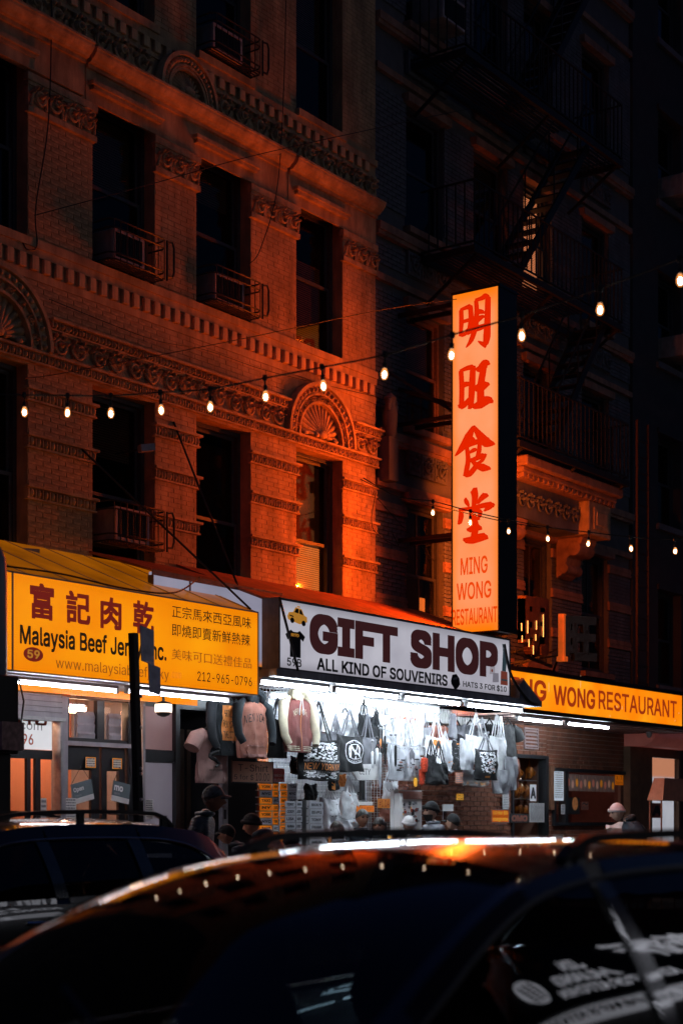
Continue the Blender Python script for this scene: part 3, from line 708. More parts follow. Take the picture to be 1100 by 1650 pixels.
STROKES = {   # each: list of (points, widths) in a 5.5x enlargement whose origin is photo (700, 440)
'ming': [([(234,325),(236,440),(228,555)],[24,26,18]),([(232,325),(275,308),(322,292)],[16,22,30]),([(316,300),(322,420),(300,540)],[26,30,26]),([(240,435),(312,412)],20),([(228,552),(262,540),(305,498)],[20,24,24]),
  ([(366,240),(372,340),(362,470),(325,590),(278,660)],[22,26,30,26,6]),([(366,240),(420,222),(450,204),(476,222)],[18,24,30,26]),([(472,222),(468,400),(462,560),(448,640)],[30,34,40,24]),([(450,640),(415,622),(384,604)],[30,22,6]),([(376,358),(400,342),(440,348)],[14,30,16]),([(360,452),(400,400),(440,380)],[14,28,14]),([(345,500),(400,484),(462,460)],[30,32,24])],
'wong': [([(232,862),(240,1020),(236,1190)],[26,28,28]),([(230,866),(290,842),(345,828)],[16,26,26]),([(338,832),(330,1010),(318,1195)],[30,36,30]),([(244,1012),(275,985),(330,984)],[18,30,18]),([(222,1188),(262,1168),(318,1108)],[30,30,22]),
  ([(362,855),(410,846),(450,800),(486,800)],[14,46,44,16]),([(430,860),(408,1000),(408,1155)],[34,38,42]),([(352,1025),(400,1015),(470,975)],[24,54,28]),([(334,1190),(400,1165),(460,1128),(512,1130)],[20,46,48,26])],
'food': [([(344,1355),(300,1450),(240,1550),(180,1622)],[14,44,34,6]),([(346,1358),(400,1440),(460,1500),(532,1512)],[14,44,56,10]),([(322,1452),(336,1474),(345,1500)],[14,26,22]),
  ([(284,1540),(296,1650),(285,1730),(268,1795)],[22,26,28,20]),([(282,1540),(340,1506),(392,1494),(410,1508)],[16,30,28,18]),([(398,1500),(392,1580),(366,1660)],[22,26,18]),([(300,1596),(345,1570),(372,1560)],[12,24,14]),([(298,1670),(350,1650),(440,1612)],[14,24,30]),([(442,1608),(420,1660),(372,1690)],[26,20,12]),([(318,1650),(370,1700),(430,1725),(494,1730)],[14,30,44,14]),([(266,1796),(310,1780),(372,1712),(395,1722)],[18,30,28,12])],
'hall': [([(345,1922),(356,1980),(345,2062)],[42,36,22]),([(270,1998),(282,2030),(304,2066)],[16,26,12]),([(452,1962),(410,2000),(378,2045)],[36,28,12]),([(228,2090),(234,2150),(220,2222)],[16,30,22]),([(222,2100),(330,2085),(430,2060),(512,2050)],[22,22,28,34]),([(512,2045),(480,2075),(436,2110)],[30,30,8]),
  ([(318,2126),(322,2160),(330,2196)],[18,22,16]),([(316,2128),(360,2105),(414,2112)],[16,24,20]),([(408,2112),(400,2140),(392,2170)],[20,24,16]),([(326,2196),(392,2172)],[18,20]),([(350,2140),(362,2240),(345,2360)],[18,36,36]),([(296,2282),(350,2262),(404,2250)],[24,38,34]),([(262,2370),(330,2366),(400,2345),(456,2330)],[26,42,44,38])]}
def S5(x, y): return 700+x/5.5, 440+y/5.5

# ---------------------------------------------------------------- the tall projecting sign
SX0, SX1, SY0, SY1, SZ0, SZ1 = 21.05, 21.57, 12.2, 13.02, 4.47, 9.56
VS = thing('projecting_sign', (21.31, 12.6, 4.47), 'tall glowing salmon lightbox sign with four red brush characters and MING WONG RESTAURANT', 'sign')
M_case = mat('black sign case', (.012,.012,.014), .4, var=.4, scale=5, dirt=.3)
m = MB(); q = .022
m.box(SX0+.03, SX1-.03, SY0, SY1, SZ0, SZ1)
for X, s in ((SX0, 1), (SX1, -1)):
    a, b = sorted((X, X+s*.03-s*.0005))
    m.box(a, b, SY0, SY0+q, SZ0, SZ1); m.box(a, b, SY1-q, SY1, SZ0, SZ1); m.box(a, b, SY0+q, SY1-q, SZ0, SZ0+q); m.box(a, b, SY0+q, SY1-q, SZ1-q-.02, SZ1)
m.box(SX0-.004, SX1+.004, SY0-.012, SY0-.001, SZ0, SZ0+.05); m.box(SX0-.004, SX1+.004, SY0-.012, SY0-.001, SZ1-.05, SZ1)
m.build('case', M_case, VS)
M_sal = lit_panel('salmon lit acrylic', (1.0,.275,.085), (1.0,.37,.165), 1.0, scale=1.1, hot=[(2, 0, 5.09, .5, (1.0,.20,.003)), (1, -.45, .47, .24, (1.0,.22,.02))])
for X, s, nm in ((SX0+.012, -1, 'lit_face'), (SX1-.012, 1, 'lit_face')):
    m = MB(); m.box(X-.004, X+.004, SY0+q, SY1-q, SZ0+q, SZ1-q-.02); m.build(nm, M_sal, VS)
M_redst = mat('red lit brush stroke', (.02,.001,.0), .5, spec=0, emit=(.78,.018,.0), estr=1, var=.1)
def faceL(x, y): Yq, z = onX(x, y, SX0+.0075); return Vector((SX0+.0075, Yq, z))
def flipR(v): return Vector((SX1-.0075, SY0+SY1-v.y, v.z))
for nm, st in STROKES.items():
    for side in (0, 1):
        m = MB()
        for i, (pts, w) in enumerate(st):
            fn = (lambda x, y: faceL(*S5(x, y))) if side == 0 else (lambda x, y: flipR(faceL(*S5(x, y))))
            ribbon(m, pts, w, fn, Vector((-1 if side == 0 else 1, 0, 0)), .0012+.0003*i)
        m.build('brush_character', M_redst, VS)
M_orlet = mat('orange red lit lettering', (.02,.002,.0), .5, spec=0, emit=(.88,.06,.002), estr=1, var=.1)
for txt, x0, x1, yt, yb in (('MING', 741.2, 784.6, 894.6, 922.8), ('WONG', 735, 790.5, 935, 963), ('RESTAURANT', 727.6, 800.2, 977, 1003.5)):
    ya, yb_ = onX(x0, 0, SX0)[0], onX(x1, 0, SX0)[0]; xm = (x0+x1)/2; zt = onX(xm, yt, SX0)[1]-.02; zb = onX(xm, yb, SX0)[1]-.02
    text('lettering', txt, (SX0+.008, ya, zb), -YU, ZU, ya-yb_, zt-zb, M_orlet, VS, bold=.012, thick=.002)
    text('lettering', txt, (SX1-.008, SY0+SY1-ya, zb), YU, ZU, ya-yb_, zt-zb, M_orlet, VS, bold=.012, thick=.002)
for z, zz in ((9.42, 9.42), (7.9, 8.3), (7.75, 7.75), (5.98, 5.98)):
    m = MB(); m.bar((21.15, SY1-.01, z), (21.15, 14.02, zz), .05, .06); m.build('bracket_arm', M_iron, VS); m = MB(); m.bar((21.47, SY1-.01, z), (21.47, 14.02, zz), .05, .06); m.build('bracket_arm', M_iron, VS)
m = MB(); m.bar((21.15, SY1, 7.8), (20.7, 14.0, 8.5), .035); m.build('bracket_arm', M_iron, VS)

# spots added in front of both acrylic faces, standing in for the tubes inside
MATS['salmon lit acrylic'].node_tree.nodes['Principled BSDF'].inputs['Base Color'].default_value = (.01,.01,.01,1)
MATS['salmon lit acrylic'].node_tree.nodes['Principled BSDF'].inputs['Specular IOR Level'].default_value = .1
MATS['salmon lit acrylic'].node_tree.nodes['Principled BSDF'].inputs['Specular IOR Level'].default_value = 0
for X, d, P0, ks in ((SX0-.13, 1, 86, range(8)), (SX1+.13, -1, 52, range(5))):
    for k in ks:
        tl = bpy.data.lights.new('sign_spot', 'SPOT'); tl.energy = P0*(2.85-2.6*k/7); tl.color = (1, .105, .003) if d > 0 else (1, .14, .010); tl.shadow_soft_size = .0; tl.spot_size = radians(172); tl.spot_blend = 1 if d > 0 else .45
        o = bpy.data.objects.new('sign_spot', tl); COL.objects.link(o); o.parent = VS; o.rotation_euler = (0, radians(90)*d, 0); o.location = Vector((X, (SY0+SY1)/2-.04+.08*(k % 2), SZ0+.3+k*(SZ1-SZ0-.6)/7))-VS.location
# ---------------------------------------------------------------- gift shop sign and awning
GY = 12.35; gx0, gx1 = XX(448, GY), XX(821, GY); gz0, gz1 = 3.54, 4.42
GS = thing('shop_sign', (gx0, GY, gz0), 'long pale lightbox sign reading GIFT SHOP ALL KIND OF SOUVENIRS', 'sign')
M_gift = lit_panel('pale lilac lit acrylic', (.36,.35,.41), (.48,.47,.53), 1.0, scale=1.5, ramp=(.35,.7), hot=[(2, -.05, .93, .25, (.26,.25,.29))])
M_alu = mat('sign aluminium', (.22,.22,.24), .45, metal=.6, var=.25, dirt=.4)
m = MB(); m.box(gx0, gx1, GY+.01, GY+.25, gz0, gz1); m.build('box_case', M_alu, GS)
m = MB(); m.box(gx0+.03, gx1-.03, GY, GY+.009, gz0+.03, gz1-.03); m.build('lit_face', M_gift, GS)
m = MB(); m.box(gx0, gx1, GY-.012, GY+.009, gz0, gz0+.029); m.box(gx0, gx1, GY-.012, GY+.009, gz1-.029, gz1); m.box(gx0, gx0+.029, GY-.012, GY+.009, gz0+.03, gz1-.03); m.box(gx1-.029, gx1, GY-.012, GY+.009, gz0+.03, gz1-.03); m.build('rim', M_alu, GS)
M_mar = mat('dark maroon vinyl', (.035,.010,.010), .5, var=.15, emit=(.030,.008,.009), estr=1)
M_blet = mat('black vinyl', (.012,.012,.014), .5, var=.1)
ptext('lettering', 'GIFT', 498, 640, 986, 1051, GY, M_mar, GS, bold=.045, sp=1.02)
ptext('lettering', 'SHOP', 660, 801, 1012, 1074.5, GY, M_mar, GS, bold=.045, sp=1.02)
ptext('lettering', 'ALL KIND OF SOUVENIRS', 510, 720, 1059, 1079.5, GY, M_blet, GS, bold=.022)
ptext('lettering', '59B', 462, 485, 1059, 1072.5, GY, M_blet, GS, bold=.014)
ptext('lettering', 'HATS 3 FOR $10', 745, 815, 1096, 1107.5, GY, M_blet, GS, bold=.016)
def decal(name, polys, x0, x1, yt, yb, Y, parent, xref=None):
    """flat printed picture: polygons in unit coordinates (0..1) with a material each"""
    xr = x0 if xref is None else xref; a, b = XX(x0, Y), XX(x1, Y); zt, zb = ZZ(xr, yt, Y), ZZ(xr, yb, Y)
    m = MB(); ms = []
    for i, (poly, mm) in enumerate(polys):
        if mm not in ms: ms.append(mm)
        m.cur = ms.index(mm); m.prism(poly, (a, Y-.002-.0012*i, zb), (b-a,0,0), (0,0,zt-zb), (0,.0008,0))
    return m.build(name, ms, parent)
M_yel = mat('printed yellow', (.75,.42,.03), .5, emit=(.35,.15,.02), estr=1); M_grn = mat('printed statue green', (.05,.09,.08), .5, emit=(.02,.035,.045), estr=1)
def circ(cx, cy, rx, ry, n=14, a0=0, a1=2*pi): return [(cx+rx*cos(a0+(a1-a0)*k/n), cy+ry*sin(a0+(a1-a0)*k/n)) for k in range(n+(0 if a1-a0 > 6.28 else 1))]
decal('taxi_picture', [([(.02,.42),(.10,.62),(.30,.66),(.42,.92),(.72,.86),(.84,.58),(.98,.50),(.99,.26),(.62,.10),(.06,.26)], M_yel), ([(.36,.66),(.45,.86),(.57,.84),(.56,.62)], M_blet), ([(.60,.62),(.61,.83),(.70,.80),(.79,.57)], M_blet), (circ(.25,.24,.10,.14), M_blet), (circ(.80,.17,.10,.14), M_blet), ([(.48,.93),(.48,.99),(.62,.98),(.62,.90)], M_yel), ([(.10,.44),(.30,.40),(.30,.46),(.12,.50)], M_blet)], 462, 495, 973, 1006, GY, GS)
decal('shirt_picture', [([(.02,.80),(.28,.98),(.40,.92),(.60,.92),(.72,.98),(.98,.80),(.88,.62),(.76,.70),(.76,.04),(.24,.04),(.24,.70),(.12,.62)], M_blet)], 459, 492, 1012, 1059, GY, GS)
ptext('lettering', 'NYPD', 469, 481, 1020, 1025, GY-.004, M_yel, GS)
decal('cap_picture', [([(.05,.55),(.2,.9),(.6,.98),(.9,.75),(.98,.4),(.7,.15),(.45,.02),(.3,.2),(.1,.35)], M_blet), ([(.25,.72),(.7,.8),(.72,.68),(.27,.6)], mat('printed grey', (.3,.3,.32), .5))], 725, 741, 1084, 1112, GY, GS)
M_pr = mat('printed brick red', (.30,.07,.04), .5, emit=(.13,.03,.02), estr=1); M_pg = mat('printed mug grey', (.42,.40,.42), .5, emit=(.25,.23,.26), estr=1)
decal('mug_picture', [([(.05,.5),(.1,.95),(.6,1),(.6,.55)], M_pg), ([(.35,.05),(.4,.6),(.95,.62),(.98,.1)], mat('printed mug grey b', (.33,.31,.34), .5, emit=(.16,.15,.18), estr=1)), (circ(.3,.72,.09,.09), M_pr)], 787, 803, 1072, 1100, GY, GS)
decal('statue_picture', [([(.05,.0),(.10,.33),(.9,.33),(.95,0)], M_pr), ([(.22,.331),(.30,.62),(.34,.80),(.26,.99),(.38,.99),(.42,.80),(.55,.84),(.62,.80),(.66,.66),(.80,.58),(.70,.331)], M_grn), (circ(.5,.84,.10,.04), M_grn), ([(.1,.1),(.9,.1),(.9,.14),(.1,.14)], M_grn)], 805, 818, 1036, 1103, GY, GS)
# awning of the gift shop: sloped red roof, gutter, white ceiling
GA = thing('shop_awning', (16, 13, 3.4), 'red roofed gift shop awning with white ceiling and fluorescent tubes below its sign', 'awning')
M_redroof = mat('faded red awning sheet', (.42,.12,.05), .6, var=.35, scale=4, dirt=.4, bump=.2)
def slopebox(m, x0, x1, ya, za, yb, zb, t=.03):
    m.add([(x0,ya,za),(x1,ya,za),(x1,yb,zb),(x0,yb,zb),(x0,ya,za-t),(x1,ya,za-t),(x1,yb,zb-t),(x0,yb,zb-t)], [(0,1,2,3),(7,6,5,4),(0,4,5,1),(1,5,6,2),(2,6,7,3),(3,7,4,0)])
m = MB(); slopebox(m, gx0+.0, gx1+.1, GY+.26, gz1+.03, 13.985, 4.97); slopebox(m, 14.40, gx0-.002, 12.99, 4.63, 13.985, 4.93); m.build('roof_sheet', M_redroof, GA)
m = MB(); m.box(14.44, gx1+.65, 12.62, 13.98, 3.50, 3.535); m.build('ceiling_panel', mat('greyed ceiling sheet', (.42,.43,.46), .6, var=.2, dirt=.4), GA)
m = MB(); m.box(15.78, gx1+.75, 12.22, 12.61, 3.44, 3.53); m.prism([(0,0),(.65,0),(.12,.30),(0,.2)], (gx1+.12, 12.25, 3.535), (1,0,0), (0,0,1), (0,.9,0)); m.build('gutter', mat('dull grey sheet metal', (.42,.42,.45), .5, metal=.1, var=.3, dirt=.4), GA)
BP = thing('sign_board', (14.44, 13.0, 3.65), 'blank pale signboard between the yellow jerky sign and GIFT SHOP', 'sign')
m = MB(); m.box(14.44, 16.9, 13.0, 13.06, 3.62, 4.60); m.build('board', lit_panel('blank lilac panel', (.20,.20,.27), (.30,.29,.38), 1.0, scale=1.2, hot=[(2, -.02, 2, .12, (.55,.16,.02))]), BP)  # glow and the orange light along the lower edge are put into the colour
m = MB(); m.box(14.42, 16.9, 12.985, 12.999, 4.56, 4.62); m.box(14.42, 16.9, 12.985, 12.999, 3.60, 3.64); m.box(15.08, 15.10, 12.985, 12.999, 3.64, 4.56); m.box(14.42, 14.44, 12.985, 13.06, 3.64, 4.56); m.build('rim', M_alu, BP)
M_tube = mat('fluorescent tube', (.9,.95,1), .4, emit=(.78,.90,1.0), estr=135)
M_tube3 = mat('middling fluorescent tube', (.9,.95,1), .4, emit=(.78,.90,1.0), estr=65)
M_tube2 = mat('weaker fluorescent tube', (.9,.95,1), .4, emit=(.90,.90,1.0), estr=38)
TLAB = ['fluorescent tube behind the left end of the gift sign', 'fluorescent tube above the hanging jackets', 'fluorescent tube above the tote bags in the middle', 'fluorescent tube near the right end of the gift awning', 'slanted fluorescent tube crossing the gift awning ceiling', 'fluorescent tube at the back over the brick wall']
def tube_light(p, q, lab, r=.022, mm=None):
    p, q = Vector(p), Vector(q); t = thing('tube_light', tuple(p), lab, 'tube light', 'fluorescent tubes under the awnings')
    up = Vector((0,0,.045)); m = MB(); m.bar(p+up, q+up, .07, .035); d = (q-p).normalized()
    m.bar(p-d*.02+up*.3, p+d*.015+up*.3, .04, .07); m.bar(q-d*.015+up*.3, q+d*.02+up*.3, .04, .07); m.build('fitting', M_white, t)
    m = MB(); m.tube([p+d*.02, q-d*.02], r, 8); m.build('tube', mm or M_tube, t, smooth=True)
for (p, q), lab in zip((((15.7,12.42,3.37),(17.1,12.42,3.37)), ((17.25,12.42,3.37),(18.7,12.42,3.37)), ((18.85,12.42,3.37),(20.3,12.42,3.37)), ((20.5,12.42,3.37),(22.1,12.42,3.37)), ((17.6,13.75,3.38),(18.6,12.95,3.38)), ((18.2,13.6,3.40),(21.6,13.6,3.40))), TLAB): tube_light(p, q, lab, mm=M_tube3 if p[0] < 16 or p[1] > 13 else None)

# ---------------------------------------------------------------- yellow jerky sign
JY = 12.4; jx0, jx1 = XX(20, JY), XX(415.5, JY); jz0, jz1 = 3.205, 4.205
JS = thing('shop_sign', (jx0, JY, jz0), 'glowing yellow awning sign for Malaysia Beef Jerky with red and black characters', 'sign')
M_jer = lit_panel('amber lit vinyl', (.87,.215,.001), (.98,.34,.003), 1.0, scale=1.1, ramp=(.3,.72), hot=[(2, -.1, 1.08, .35, (.85,.22,.0))])
M_jroof = lit_panel('amber glow roof vinyl', (.15,.040,.0005), (.32,.088,.001), 1.0, scale=1.6)
m = MB(); m.box(jx0-.07, jx1, JY, JY+.02, jz0, jz1); m.build('lit_face', M_jer, JS)
m = MB(); slopebox(m, jx0-.07, jx1, JY+.02, jz1, 13.97, 4.86, .01)
m.build('roof_vinyl', M_jroof, JS)
for k in range(7):
    m = MB(); x = jx0+.25+k*.62; m.bar((x-.02, JY+.03, jz1+.008), (x-.15, 13.95, 4.862), .012, .008); m.build('roof_seam', mat('brown trim tape'), JS)
m = MB(); m.box(jx0-.01, jx0+.01, JY-.012, JY-.001, jz0, jz1); m.box(jx0-.08, jx1, JY-.012, JY-.001, jz1-.012, jz1+.004); m.box(jx0-.08, jx1, JY-.012, JY-.001, jz0-.004, jz0+.010); m.box(jx1-.012, jx1+.004, JY-.012, JY-.001, jz0+.01, jz1-.012); m.build('rim', mat('brown trim tape', (.16,.05,.01), .6), JS)
m = MB(); m.add([(jx1,JY,jz0),(jx1,JY,jz1),(jx1,13.97,4.86),(jx1,13.97,jz0)], [(0,1,2,3)]); m.build('side_vinyl', M_jroof, JS)
m = MB(); m.box(jx0-.07, jx1, 13.35, 13.37, 3.12, 3.24); m.build('back_valance', M_jer, JS)
M_jr = mat('dark red vinyl on amber', (.20,.015,.01), .5, emit=(.14,.010,.006), estr=1); M_jb = mat('brown black vinyl on amber', (.02,.01,.005), .5, emit=(.012,.006,.003), estr=1); M_jf = mat('faded brown vinyl on amber', (.30,.11,.02), .5, emit=(.25,.075,.005), estr=1)
for ch, x0, x1, yt, yb in (('富',48,87,937,996),('記',106,145.5,950,1003),('肉',161.5,195.5,960,1012),('乾',214,247.5,966,1019)): ptext('brush_character', ch, x0, x1, yt, yb, JY, M_jr, JS, bold=.03)
ptext('lettering', 'Malaysia Beef Jerky Inc.', 32, 268, 1005, 1045, JY, M_jb, JS, bold=.018)
ptext('lettering', 'www.malaysiabeefjerky', 90, 272, 1058, 1081, JY, M_jf, JS)
ptext('lettering', '.com', 275, 292, 1082, 1092, JY, mat('almost worn off vinyl', (.5,.17,.02), .5, emit=(.6,.20,.01), estr=1), JS)
for s, y0, y1, x1, bo in (('正宗馬來西亞風味',974.5,994.5,404,.004),('即燒即賣新鮮熱辣',1004,1024.5,402.5,.004),('美味可口送禮佳品',1044.5,1062.5,405,.0)): ptext('lettering', s, 276.5, x1, y0, y1, JY, M_jf if s[0] == '美' else M_jb, JS, bold=bo)
ptext('lettering', '212-965-0796', 317.5, 405.5, 1081.5, 1097, JY, M_jb, JS, bold=.004)
decal('number_oval', [(circ(.5,.5,.5,.5,24), M_jr)], 38, 70, 1041, 1064.5, JY, JS)
ptext('lettering', '59', 44, 64, 1046, 1060, JY-.004, M_yel, JS, bold=.02)
tube_light((jx0+.1, 12.62, 3.12), (jx0+1.75, 12.62, 3.12), 'fluorescent tube under the left half of the yellow sign', .013, M_tube2)
tube_light((jx0+2.0, 12.7, 3.14), (jx1-.2, 12.7, 3.14), 'fluorescent tube under the right half of the yellow sign', .013, M_tube2)
m = MB(); m.box(jx0-.07, jx1-.0, 12.43, 13.34, 3.205, 3.225)
m.build('soffit_sheet', M_white, JS)

# ---------------------------------------------------------------- amber restaurant sign
RY = 12.75; rx0, rx1 = 21.45, XX(1098.5, RY); rz0, rz1 = 3.44, 4.045
RS = thing('shop_sign', (rx0, RY, rz0), 'glowing amber fascia sign reading MING WONG RESTAURANT over the brick wall', 'sign')
M_res = lit_panel('orange lit acrylic', (1.0,.22,.001), (1.0,.36,.008), 1.0, scale=1.0, ramp=(.35,.65))
m = MB(); m.box(rx0, rx1, RY+.01, RY+.3, rz0, rz1); m.build('box_case', M_alu, RS)
m = MB(); m.box(rx0+.02, rx1-.02, RY, RY+.009, rz0+.02, rz1-.02); m.build('lit_face', M_res, RS)
m = MB(); m.box(rx0, rx1, RY-.03, RY+.009, rz1-.02, rz1+.05); m.box(rx0, rx1, RY-.03, RY+.009, rz0-.05, rz0+.02); m.build('rim', M_case, RS)
M_rl = mat('brown red vinyl on orange', (.25,.03,.01), .5, emit=(.30,.03,.004), estr=1)
ptext('lettering', 'MING', 797, 879, 1090, 1124.5, RY, M_rl, RS, bold=.022, xref=827)
ptext('lettering', 'WONG', 890.5, 957.5, 1103, 1135.5, RY, M_rl, RS, bold=.022)
ptext('lettering', 'RESTAURANT', 963, 1089, 1111.8, 1142.5, RY, M_rl, RS, bold=.014)
m = MB(); mm = mat('chipped white spot', (.6,.5,.4), .6, emit=(.6,.35,.2), estr=1)
for x, y, w, h in ((934,1108,1.2,18),(934,1128,1.2,12),(1001,1143,1,5),(981,1155,2.5,2.5),(992,1140,2,3),(1092,1150,2.5,2),(1086,1162,2,2),(883,1115,.8,14)):
    a, z = onY(x, y, RY); m.box(a, a+w*.011, RY-.006, RY-.0045, z, z+h*.011)
m.build('chipped_spot', mm, RS)
RA = thing('shop_awning', (22, 13.4, 3.4), 'pinkish restaurant soffit over the brick wall and the take-away window', 'awning')
M_pink = mat('pinkish soffit sheet', (.72,.50,.45), .6, var=.25, scale=3, dirt=.3)
m = MB(); m.box(rx0+1.0, rx1+.3, RY+.05, 13.98, 3.36, 3.388); m.build('soffit_sheet', M_pink, RA)
m = MB(); m.box(rx0+1, rx1+.3, RY+.3, 13.98, 4.05, 4.10); m.box(rx0+1.0, rx1+.3, RY+.301, RY+.33, 3.39, 4.05); m.build('roof_sheet', M_case, RA)
m = MB()
for k in range(15): m.box(rx0+1.2+k*.46, rx0+1.21+k*.46, RY+.06, 13.97, 3.352, 3.3595)
m.build('soffit_joint', M_blk, RA)
tube_light((22.75, 12.86, 3.30), (24.2, 12.86, 3.30), 'fluorescent tube under the restaurant soffit, next to the gift shop', .013); tube_light((24.4, 12.86, 3.30), (25.9, 12.86, 3.30), 'fluorescent tube under the middle of the restaurant soffit', .013)
# channel letters standing on the restaurant roof
NL = thing('channel_letter', (24.2, 12.9, 4.2), 'dark channel letter character with lit slots standing on the restaurant sign', 'sign')
def chan(txt, o, u, w, h, mm, parent, name, th): return text(name, txt, o, u, ZU, w, h, mm, parent, bold=.05, thick=th)
M_chan = mat('rusty channel letter', (.16,.07,.035), .4, metal=.3, var=.4, scale=12, dirt=.4); M_neon = mat('lit slot', (1,.5,.2), .4, emit=(1,.42,.10), estr=2.2)
xa, za = onY(838, 1052, 12.9); xb = XX(876, 12.9)
chan('明', (xa, 12.95, za), XU, xb-xa, .92, M_chan, NL, 'letter_body', .14)
m = MB()
for px, py, ph in ((839,1004,12),(863,1000,14),(840,1024,10),(862,1022,10),(849,1000,20),(874,990,36),(851,1030,12),(858,1040,14)):
    a, z = onY(px, py, 12.80); m.box(a, a+.018, 12.795, 12.80, z-ph*.010, z)
m.build('lit_slot', M_neon, NL)
m = MB(); m.bar((xa+.1, 13.02, za+.05), (xa+.1, 13.9, 4.25), .03); m.bar((xb-.1, 13.02, za+.2), (xb-.1, 13.9, 4.3), .03); m.bar((xa-.05, 12.98, za+.02), (xb+.4, 12.98, za-.12), .04); m.build('strut', M_iron, NL)
NL2 = thing('channel_letter', (25.6, 12.9, 4.2), 'glossy blue black channel letter character seen half edge-on above WONG', 'sign')
xa, za = onY(908, 1066, 12.9)
M_wet = mat('glossy blue black enamel', (.008,.014,.022), .14, var=.6, scale=14, bump=.6, bscale=25, coat=.5)
uu = Vector((.86,-.5,0)).normalized()
chan('旺', (xa+.02, 12.95, za+.02), uu, .62, .74, M_wet, NL2, 'letter_body', .10)
m = MB(); m.box(xa-.09, xa+.0, 12.86, 12.96, za+.08, za+.78); m.box(xa-.11, xa+.02, 12.84, 12.98, za+.0, za+.079); m.build('lit_return', mat('orange lit return', (.6,.16,.04), .4, emit=(1,.16,.02), estr=.35), NL2)
m = MB(); m.bar((xa-.05, 12.98, za+.1), (xa-.5, 13.9, za-.05), .03); m.bar((xa+.1, 12.98, za+.3), (xa+.9, 13.6, za-.1), .03); m.bar((xa+.3, 12.98, za+.3), (xa+.0, 13.9, za-.05), .025); m.build('strut', M_iron, NL2)

# ---------------------------------------------------------------- awning stays, cables
M_cable = mat('black cable', (.012,.011,.012), .6)
def rod(p, q, lab, r=.014, name='awning_stay', cat='stay rod'):
    m = MB(); m.tube([p, q], r, 6); return tagm(m.build(name, M_iron, None, loc=p, smooth=True), lab, cat)
def pt(x, y, Y): a, z = onY(x, y, Y); return (a, Y, z)
rod(pt(126,718,14.0), pt(404,982,12.45), 'thin iron stay rod running from the left pier down to the yellow sign corner')
rod(pt(280,680,14.0), pt(384,946,13.0), 'thin iron stay rod from the second pier down to the blank signboard')
rod(pt(450,962,12.3), pt(483,1092,12.3), 'dark rod leaning across the taxi picture on the gift sign', .018)
rod(pt(582,775,14.0), pt(700,905,14.0), 'slack thin cable on the pier beside the dark party wall', .006, 'cable', 'cable')
def hang(pts, lab, r=.008, name='cable', sag=.0, cat='cable'):
    P = [Vector(p) for p in pts]; Q = []
    for i in range(len(P)-1):
        for k in range(10):
            t = k/10; a = P[max(0,i-1)]; b = P[i]; c = P[i+1]; d = P[min(len(P)-1, i+2)]
            q = .5*((2*b)+(c-a)*t+(2*a-5*b+4*c-d)*t*t+(3*b-a-3*c+d)*t**3); q.z -= sag*4*t*(1-t); Q.append(q)
    Q.append(P[-1]); m = MB(); m.tube(Q, r, 5); return tagm(m.build(name, M_cable, None, loc=P[0], smooth=True), lab, cat)
hang([pt(84,-40,13.9),pt(82,120,13.9),pt(76,220,13.92),pt(58,335,13.95),pt(60,395,13.95),pt(45,402,13.95),pt(36,388,13.97)], 'black cable hanging in a wavy line down the leftmost pier and looping at its foot')
hang([pt(461,-40,13.9),pt(458,120,13.85),pt(447,300,13.85),pt(420,400,13.9),pt(402,425,13.95)], 'black cable dropping from the roof to the guard of the third window', .007)
hang([pt(40,610,13.9),pt(120,598,13.85),pt(380,548,13.2),pt(610,500,12.9),pt(735,482,12.6)], 'faint cable sagging across the brick wall toward the top of the tall sign', .006)
hang([pt(56,347,13.9),pt(260,292,13.2),pt(420,248,13),pt(660,195,12.9),pt(780,170,13)], 'faint high cable crossing the crown moulding', .006)
hang([pt(80,482,13.95),pt(240,545,13.9),pt(335,565,13.93),pt(440,600,13.95),pt(610,640,13.95)], 'thin cable stapled along the plain brick below the dentils', .005)
hang([pt(580,772,13.9),pt(640,800,13.6),pt(690,812,12.9),pt(800,838,12.0),pt(870,850,12)], 'black cable drooping from the last pier toward the small bulbs', .007)
hang([pt(606,790,13.95),pt(600,850,13.9),pt(640,880,13.95),pt(632,860,13.95)], 'short loose cable curl on the dark party wall', .006)
hang([pt(812,1038,12.3),pt(824,1090,12.2),pt(850,1128,12.2),pt(866,1136,12.2)], 'thick black cable hanging off the right end of the gift sign', .022)
hang([pt(8,912,12.38),pt(100,925,12.3),pt(200,948,12.25),pt(280,955,12.3),pt(322,930,12.9)], 'black cable lying over the top of the yellow sign', .010)

